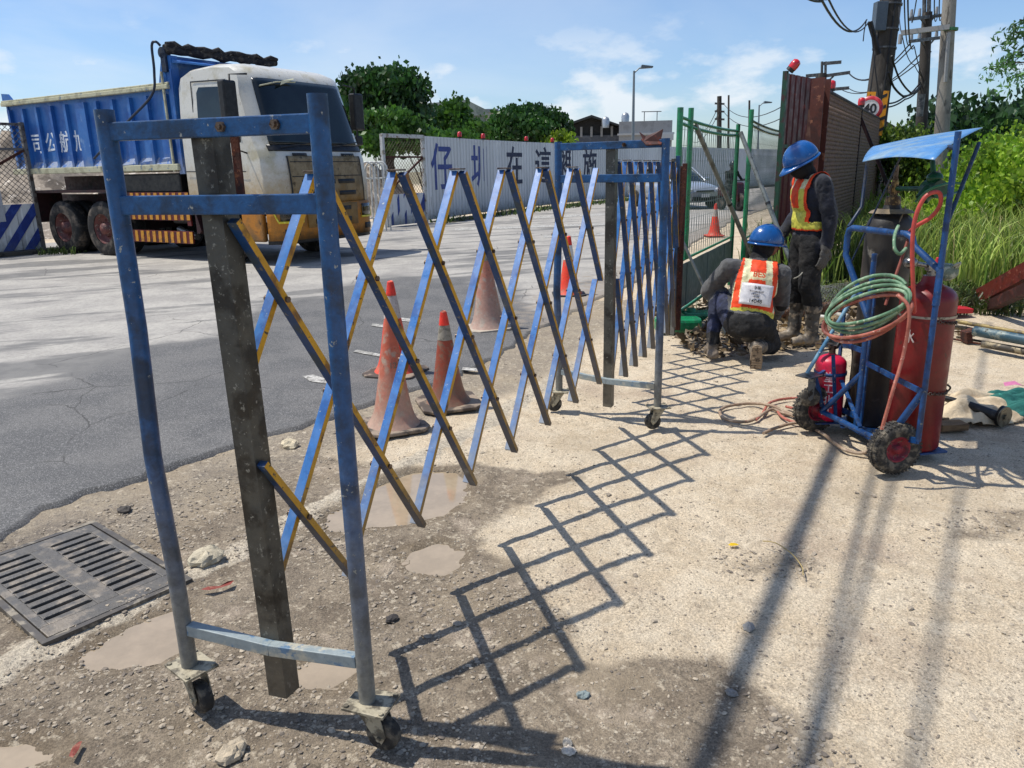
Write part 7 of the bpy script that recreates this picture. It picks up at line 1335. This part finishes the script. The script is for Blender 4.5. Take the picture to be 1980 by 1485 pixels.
# ---------------------------------------------------------------- trees and plants
def leaves(name, centers, size, m, parent, seed, up=.3, asp=1.6, jit=.4):
    rg = np.random.default_rng(seed); n = len(centers); c = np.asarray(centers); d = rg.normal(size=(n, 3)); d[:, 2] = np.abs(d[:, 2])*up+d[:, 2]*.3; d /= np.linalg.norm(d, axis=1)[:, None]; t = rg.normal(size=(n, 3)); t -= (t*d).sum(1)[:, None]*d; t /= np.linalg.norm(t, axis=1)[:, None]; s = np.cross(d, t)
    z = size*(1-jit+2*jit*rg.random((n, 1))); L_ = t*z*asp; S_2 = s*z*.55; bend = d*z*.25
    v = np.stack([c-L_*.5, c+S_2-bend*.3, c+L_*.5-bend, c-S_2-bend*.3], 1).reshape(-1, 3); return npmesh(name, v, np.arange(4*n).reshape(-1, 4), m, parent)
def clumps(blobs, n, rg, clump_r=.35, per=14, shell=.65):
    """leaf centres gathered in clumps on and inside ellipsoid blobs"""
    vol = np.array([b_[3]*b_[4]*b_[5] for b_ in blobs])**.66; pk = rg.choice(len(blobs), n//per, p=vol/vol.sum()); B = np.array(blobs)[pk]; d = rg.normal(size=(len(pk), 3)); d /= np.linalg.norm(d, axis=1)[:, None]; r = shell+(1-shell)*rg.random((len(pk), 1))**.7; c = B[:, :3]+d*B[:, 3:6]*r*(1+.12*rg.normal(size=(len(pk), 1)))
    p = c[:, None]+rg.normal(size=(len(pk), per, 3))*clump_r*np.array([1, 1, .6]); return p.reshape(-1, 3)
bark = mat('bark', '#4a4036', .9, c2='#332b24', scale=6, bump=.5)
def tree(base, h, blobs, n, size, m, label, name='tree', seed=1, trunk_r=.2, group='trees behind the hoarding', clump_r=.45, per=14, shell=.6):
    r_ = thing(name, base, label, 'tree', group); rg = np.random.default_rng(seed); b = MB(); top = max(b_[2] for b_ in blobs); b.tube([(0, 0, -.2), (.1, 0, h*.25), (-.05, .1, h*.5)], [trunk_r, trunk_r*.8, trunk_r*.55], 10)
    for b_ in blobs: b.tube(spline([(0, 0, h*.2), (b_[0]*.3, b_[1]*.3, h*.25+b_[2]*.3), (b_[0]*.9, b_[1]*.9, b_[2]*.95)], 4), [trunk_r*.5*(1-i/9*.8) for i in range(9)], 6)
    b.build('trunk', bark, r_); leaves('crown', clumps(blobs, n, rg, clump_r, per, shell), size, m, r_, seed+5); return r_
lf1 = leafmat('leaf_mid_green', '#2f5418', '#50772a'); lf2 = leafmat('leaf_deep_green', '#1f4218', '#3a5f26'); lf3 = leafmat('leaf_dark_wood', '#1c3a1a', '#345424', .25); lf4 = leafmat('leaf_yellow_green', '#5d7c1c', '#8ea62e', .45); lf5 = leafmat('leaf_reed', '#56752a', '#a3b058', .45); lf6 = leafmat('leaf_straw', '#8f8452', '#b0a878', .3)
def pb_(px, dist): q = AT(px, 330, dist); q.z = 0; return q
def blob(base, px, py, dist, rpx, rz=None, ry=None):
    c = AT(px, py, dist)-base; s = dist/FPX; return (c.x, c.y, c.z, rpx*s, (ry or rpx)*s, (rz or rpx)*s)
B0 = pb_(750, 36); tree(B0, 5.5, [blob(B0, *q) for q in ((705, 178, 36, 36, 30), (760, 172, 35, 42, 30), (796, 196, 36, 28, 32), (735, 205, 36, 50, 34), (775, 225, 35, 44, 32), (700, 215, 37, 30, 30), (730, 260, 36, 50, 22), (790, 255, 36, 44, 22), (712, 160, 35, 20, 16), (745, 155, 35, 16, 14), (785, 162, 35, 18, 14), (690, 192, 36, 20, 18))], 26000, .15, lf2, 'largest broad tree right of the truck cab', 'broad_tree', 3, .35, clump_r=.26, per=12, shell=.62)
B1 = pb_(880, 37); tree(B1, 3.6, [blob(B1, *q) for q in ((879, 206, 37, 9, 12), (877, 226, 37, 17, 14), (862, 250, 37, 24, 14), (898, 256, 37, 28, 16), (878, 268, 37, 36, 14))], 9000, .15, lf1, 'smaller tree with pointed top in front of the warehouse', 'small_tree', 4, .2, clump_r=.25, per=12)
B2 = pb_(1020, 40); tree(B2, 4.2, [blob(B2, *q) for q in ((1000, 230, 40, 30, 18), (1040, 232, 40, 32, 18), (1070, 248, 40, 26, 20), (975, 245, 40, 24, 22), (1025, 250, 40, 50, 24), (1020, 222, 40, 20, 10), (1062, 270, 40, 26, 14), (965, 265, 40, 10, 22))], 15000, .14, lf2, 'rounded dense tree behind the middle of the hoarding', 'round_tree', 6, .25, clump_r=.24, per=12)
B3 = pb_(1085, 38); tree(B3, 2.4, [blob(B3, *q) for q in ((1085, 272, 38, 14, 12), (1075, 280, 38, 12, 8))], 1600, .13, lf4, 'bright low bush top at the right foot of the round tree', 'bush', 7, .08, clump_r=.2, per=10)
B4 = pb_(725, 30); tree(B4, 2.6, [blob(B4, *q) for q in ((728, 226, 30, 16, 7), (724, 270, 30, 20, 12), (740, 285, 30, 18, 10), (767, 224, 31, 14, 10))], 2600, .12, lf1, 'slender small topped tree just right of the truck cab', 'young_tree', 8, .06, clump_r=.16, per=10)
B5 = pb_(820, 31); tree(B5, 2.4, [blob(B5, *q) for q in ((770, 262, 31, 24, 16), (820, 272, 31, 40, 14), (880, 276, 31, 34, 12), (795, 250, 31, 16, 12))], 7000, .13, lf1, 'low leafy shrubs directly behind the white hoarding', 'shrub', 9, .08, clump_r=.2, per=10)
# woodland on the right, one mass
rg = np.random.default_rng(21); blobs = []
skyl = [(1710, 280), (1730, 258), (1750, 240), (1775, 205), (1800, 185), (1815, 165), (1850, 158), (1880, 168), (1905, 155), (1940, 165), (1970, 160), (2010, 150), (2060, 150)]
for i in range(130):
    px = 1712+360*rg.random(); ys_ = np.interp(px, [s[0] for s in skyl], [s[1] for s in skyl]); py = ys_+14+ (300-ys_)*rg.random(); dist = 44+10*rg.random(); c = AT(px, py, dist); r = 1.0+.8*rg.random(); blobs.append((c.x, c.y, c.z-r*1.1, r*1.15, r*1.15, r*.85))
o = leaves('woodland', clumps(blobs, 46000, rg, .38, 12, .72), .24, lf3, None, 30); tag(o, 'dark evergreen woodland behind the utility poles', 'woodland', kind='stuff')
# feathery branches top right
fb_ = thing('feathery_branch', AT(2030, 90, 9.0), 'feathery tree branch reaching in at the upper right edge', 'tree branch'); org_ = fb_.location.copy()
b = MB(); lv = []
stems = [((2070, 40), (1995, 62), (1962, 62)), ((2070, 70), (1990, 85), (1935, 128)), ((2080, 100), (2000, 118), (1945, 122)), ((2080, 120), (2000, 135), (1965, 145)), ((2070, 20), (2000, 40), (1972, 38)), ((2080, 90), (1995, 100), (1960, 100))]
rg = np.random.default_rng(5)
for st_ in stems:
    pts = spline([AT(x, y, 9.0+.3*rg.random()) for x, y in st_], 8); b.tube([p-org_ for p in pts], .006, 5)
    for i, p in enumerate(pts):
        for k in range(9): a = rg.random()*.20; q = p-org_+Vector((-(.3+rg.random()*.7)*a*1.4, rg.normal()*.05, -a*.75+rg.normal()*.02)); lv.append(q)
b.build('twig', bark, fb_); leaves('leaflets', [tuple(q) for q in lv], .017, leafmat('leaf_feathery', '#2f5a2c', '#6f9a58', .4), fb_, 9, asp=3.6)
# tall grass as blades
def blades(name, n, region, hmin, hmax, m, seed, wid=.012, lean=.35, zf=None):
    rg = np.random.default_rng(seed); x, y = region(rg, n); n = len(x); z = ground_z(x, y)+1.1*sstep(sdist(x, y, [(4.2, 10.2), (6.2, 8.4), (30, 6), (60, 60), (14, 40), (8, 18)]), .3, 9)*(.8+.4*fbm(x, y, .3, 4)); h = hmin+(hmax-hmin)*rg.random(n)**.8; a = rg.random(n)*6.28; ln_ = lean*h*(.3+rg.random(n)); w = wid*(.6+.8*rg.random(n)); sx, sy = -np.sin(a), np.cos(a); dx_, dy_ = np.cos(a), np.sin(a); a2 = rg.random(n)*6.28; wx_, wy_ = np.cos(a2), np.sin(a2)
    P = []
    for t, ww in ((0, 1.), (.4, .95), (.75, .7), (1., .06)):
        q = ln_*t**2.2; zz = z+h*(t-.22*t**4); P.append(np.stack([x+dx_*q-wx_*w*ww, y+dy_*q-wy_*w*ww, zz], -1)); P.append(np.stack([x+dx_*q+wx_*w*ww, y+dy_*q+wy_*w*ww, zz], -1))
    V = np.stack(P, 1).reshape(-1, 3); base = 8*np.arange(n)[:, None]; F_ = np.concatenate([base+np.array([[2*i, 2*i+1, 2*i+3, 2*i+2]]) for i in range(3)]); return npmesh(name, V, F_, m)
GPOLY = [(4.05, 9.55), (4.9, 8.75), (6.4, 8.1), (9, 7.6), (22, 9), (34, 36), (15, 34), (9.2, 20), (5.6, 12.6)]
def inpoly(poly, x0, x1, y0, y1, bias=0.):
    def f(rg, n):
        x = x0+(x1-x0)*rg.random(n*4); y = y0+(y1-y0)*rg.random(n*4)**(1+bias); k = sdist(x+.3*(fbm(x, y, .8, 51)-.5), y, poly) > 0; return x[k][:n], y[k][:n]
    return f
o = blades('tall_grass', 15000, inpoly(GPOLY, 4, 14, 7.6, 17, .3), .55, 1.15, lf5, 31, .008); tag(o, 'tall rank green grass filling the bank on the right', 'grass', kind='stuff')
o = blades('tall_grass', 9000, inpoly(GPOLY, 6, 30, 12, 34), .6, 1.3, leafmat('leaf_far_grass', '#668830', '#a0b04c', .45), 32, .016); tag(o, 'paler tall grass further back up the bank', 'grass', kind='stuff')
o = blades('dry_grass', 1600, inpoly(GPOLY, 4, 14, 7.6, 16), .4, 1.1, lf6, 33, .006); tag(o, 'dry straw stalks mixed into the tall grass', 'grass', kind='stuff')
LOW = [(3.2, 8.3), (3.9, 7.75), (4.6, 7.6), (5.6, 7.2), (7, 6.9), (7, 8.4), (5.2, 9.2), (4.2, 10.4), (2.9, 10.5)]
o = blades('low_weeds', 5000, inpoly(LOW, 2.8, 7, 6.8, 10.6), .06, .28, leafmat('leaf_low_weed', '#2f4518', '#66783a', .35), 34, .007, .6); tag(o, 'low trampled weeds along the edge of the bank', 'weeds', kind='stuff')
x_, y_ = inpoly(LOW, 2.8, 7, 6.8, 10.6)(np.random.default_rng(44), 2500); o = leaves('leaf_litter', np.stack([x_, y_, .03+.10*np.random.default_rng(4).random(len(x_))], -1), .05, leafmat('leaf_litter', '#2c3a18', '#6d6a48', .2), None, 45, up=1.5); tag(o, 'broad low leaves and litter under the grass edge', 'weeds', kind='stuff')
VERG = [(1.5, 7.3), (1.9, 7.2), (5.6, 14.6), (5.2, 15)]
o = blades('verge_weeds', 700, inpoly(VERG, 1.4, 5.7, 7, 15), .03, .16, MATS['leaf_low_weed'], 35, .005, .6); tag(o, 'thin weeds along the foot of the green fence', 'weeds', kind='stuff')
o = blades('kerb_weeds', 900, lambda rg, n: (lambda t, s: ((-2.4+t*10.0)+.6*s, (23.4+t*17.3)-.5*s))(rg.random(n), rg.random(n)), .08, .35, MATS['leaf_low_weed'], 36, .02, .5); tag(o, 'weeds growing along the foot of the white hoarding', 'weeds', kind='stuff')
o = blades('kerb_weeds', 120, lambda rg, n: (-9.6+.8*rg.random(n), 15.7+.5*rg.random(n)), .08, .3, MATS['leaf_low_weed'], 37, .012, .5); tag(o, 'small weeds at the foot of the striped hoarding', 'weeds', kind='stuff')
# sapling reeds beside the red panel, between it and the worker
def reg_panel(rg, n): x = 3.0+1.6*rg.random(n); return x, 8.6+1.6*rg.random(n)+.5*(x-3)
o = blades('reed_clump', 420, reg_panel, .4, 1.15, lf5, 38, .008, .3); tag(o, 'reeds growing between the red panel and the standing worker', 'reeds', kind='stuff')
# yellow green scrub on the bank and vine over the hoarding
rg = np.random.default_rng(61); blobs = []
for i in range(60):
    px = 1845+230*rg.random(); top_ = np.interp(px, [1845, 1900, 1935, 1960, 1985, 2075], [330, 268, 245, 232, 225, 200]); py = top_+12+(360-top_)*rg.random()*.95; dist = 13.5+6*rg.random(); c = AT(px, py, dist); r = .25+.25*rg.random(); blobs.append((c.x, c.y, c.z-r*.8, r, r, r*.7))
o = leaves('scrub', clumps(blobs, 24000, rg, .17, 10, .6), .055, leafmat('leaf_scrub', '#5f8a22', '#a4bf3c', .45), None, 62); tag(o, 'yellow green creeper scrub high on the right bank', 'scrub', kind='stuff')
rg = np.random.default_rng(71); vine = thing('vine', hpt(1700), 'leafy vine climbing over the far end of the chain link hoarding', 'vine'); blobs = []
for i in range(26): t = i/25; q = AT(1690+108*t, 252+20*t+8*rg.random(), 20.5)-vine.location; blobs.append((q.x, q.y, q.z-.15, .32, .4, .26)); 
for i in range(10): q = AT(1725+75*rg.random(), 280, 20.5)-vine.location; blobs.append((q.x, q.y, .6+1.2*rg.random(), .6, .6, .6))
leaves('foliage', clumps(blobs, 7600, rg, .13, 9, .5), .055, leafmat('leaf_vine', '#35541c', '#7d9434', .4), vine, 72); b = MB()
for i in range(9): t = .45+.07*i; q = AT(1695+11*i, 300, 20.5)-vine.location; b.tube(spline([(q.x, q.y, .1), (q.x+.1, q.y, 1.0), (q.x-.1, q.y, 2.2)], 4), .015, 5)
b.build('stem', bark, vine)
# rubble and debris round the workers' feet
def reg_deb(rg, n): x = 1.5+2.6*rg.random(n*3); y = 6.1+2.6*rg.random(n*3); k = (y > 6.0+(x-1.5)*.25) & offroad(x, y); return x[k][:n], y[k][:n]
Vd, Fd = rocks(1500, reg_deb, .008, .05, 91, 2.6); g = npmesh('rubble', Vd, Fd, mat('rubble_stone', '#5a4d3e', .95, island=C('#a08d70'), var=.3)); tag(g, 'broken clods and rubble round the workers', 'rubble', kind='stuff')
x_, y_ = reg_deb(np.random.default_rng(14), 900); o = leaves('debris', np.stack([x_, y_, .01+.05*np.random.default_rng(4).random(len(x_))], -1), .04, leafmat('leaf_dead', '#3d2f20', '#8a7450', .1), None, 46, up=1.5, asp=2.6); tag(o, 'dead leaves and twigs trampled round the workers', 'debris', kind='stuff')
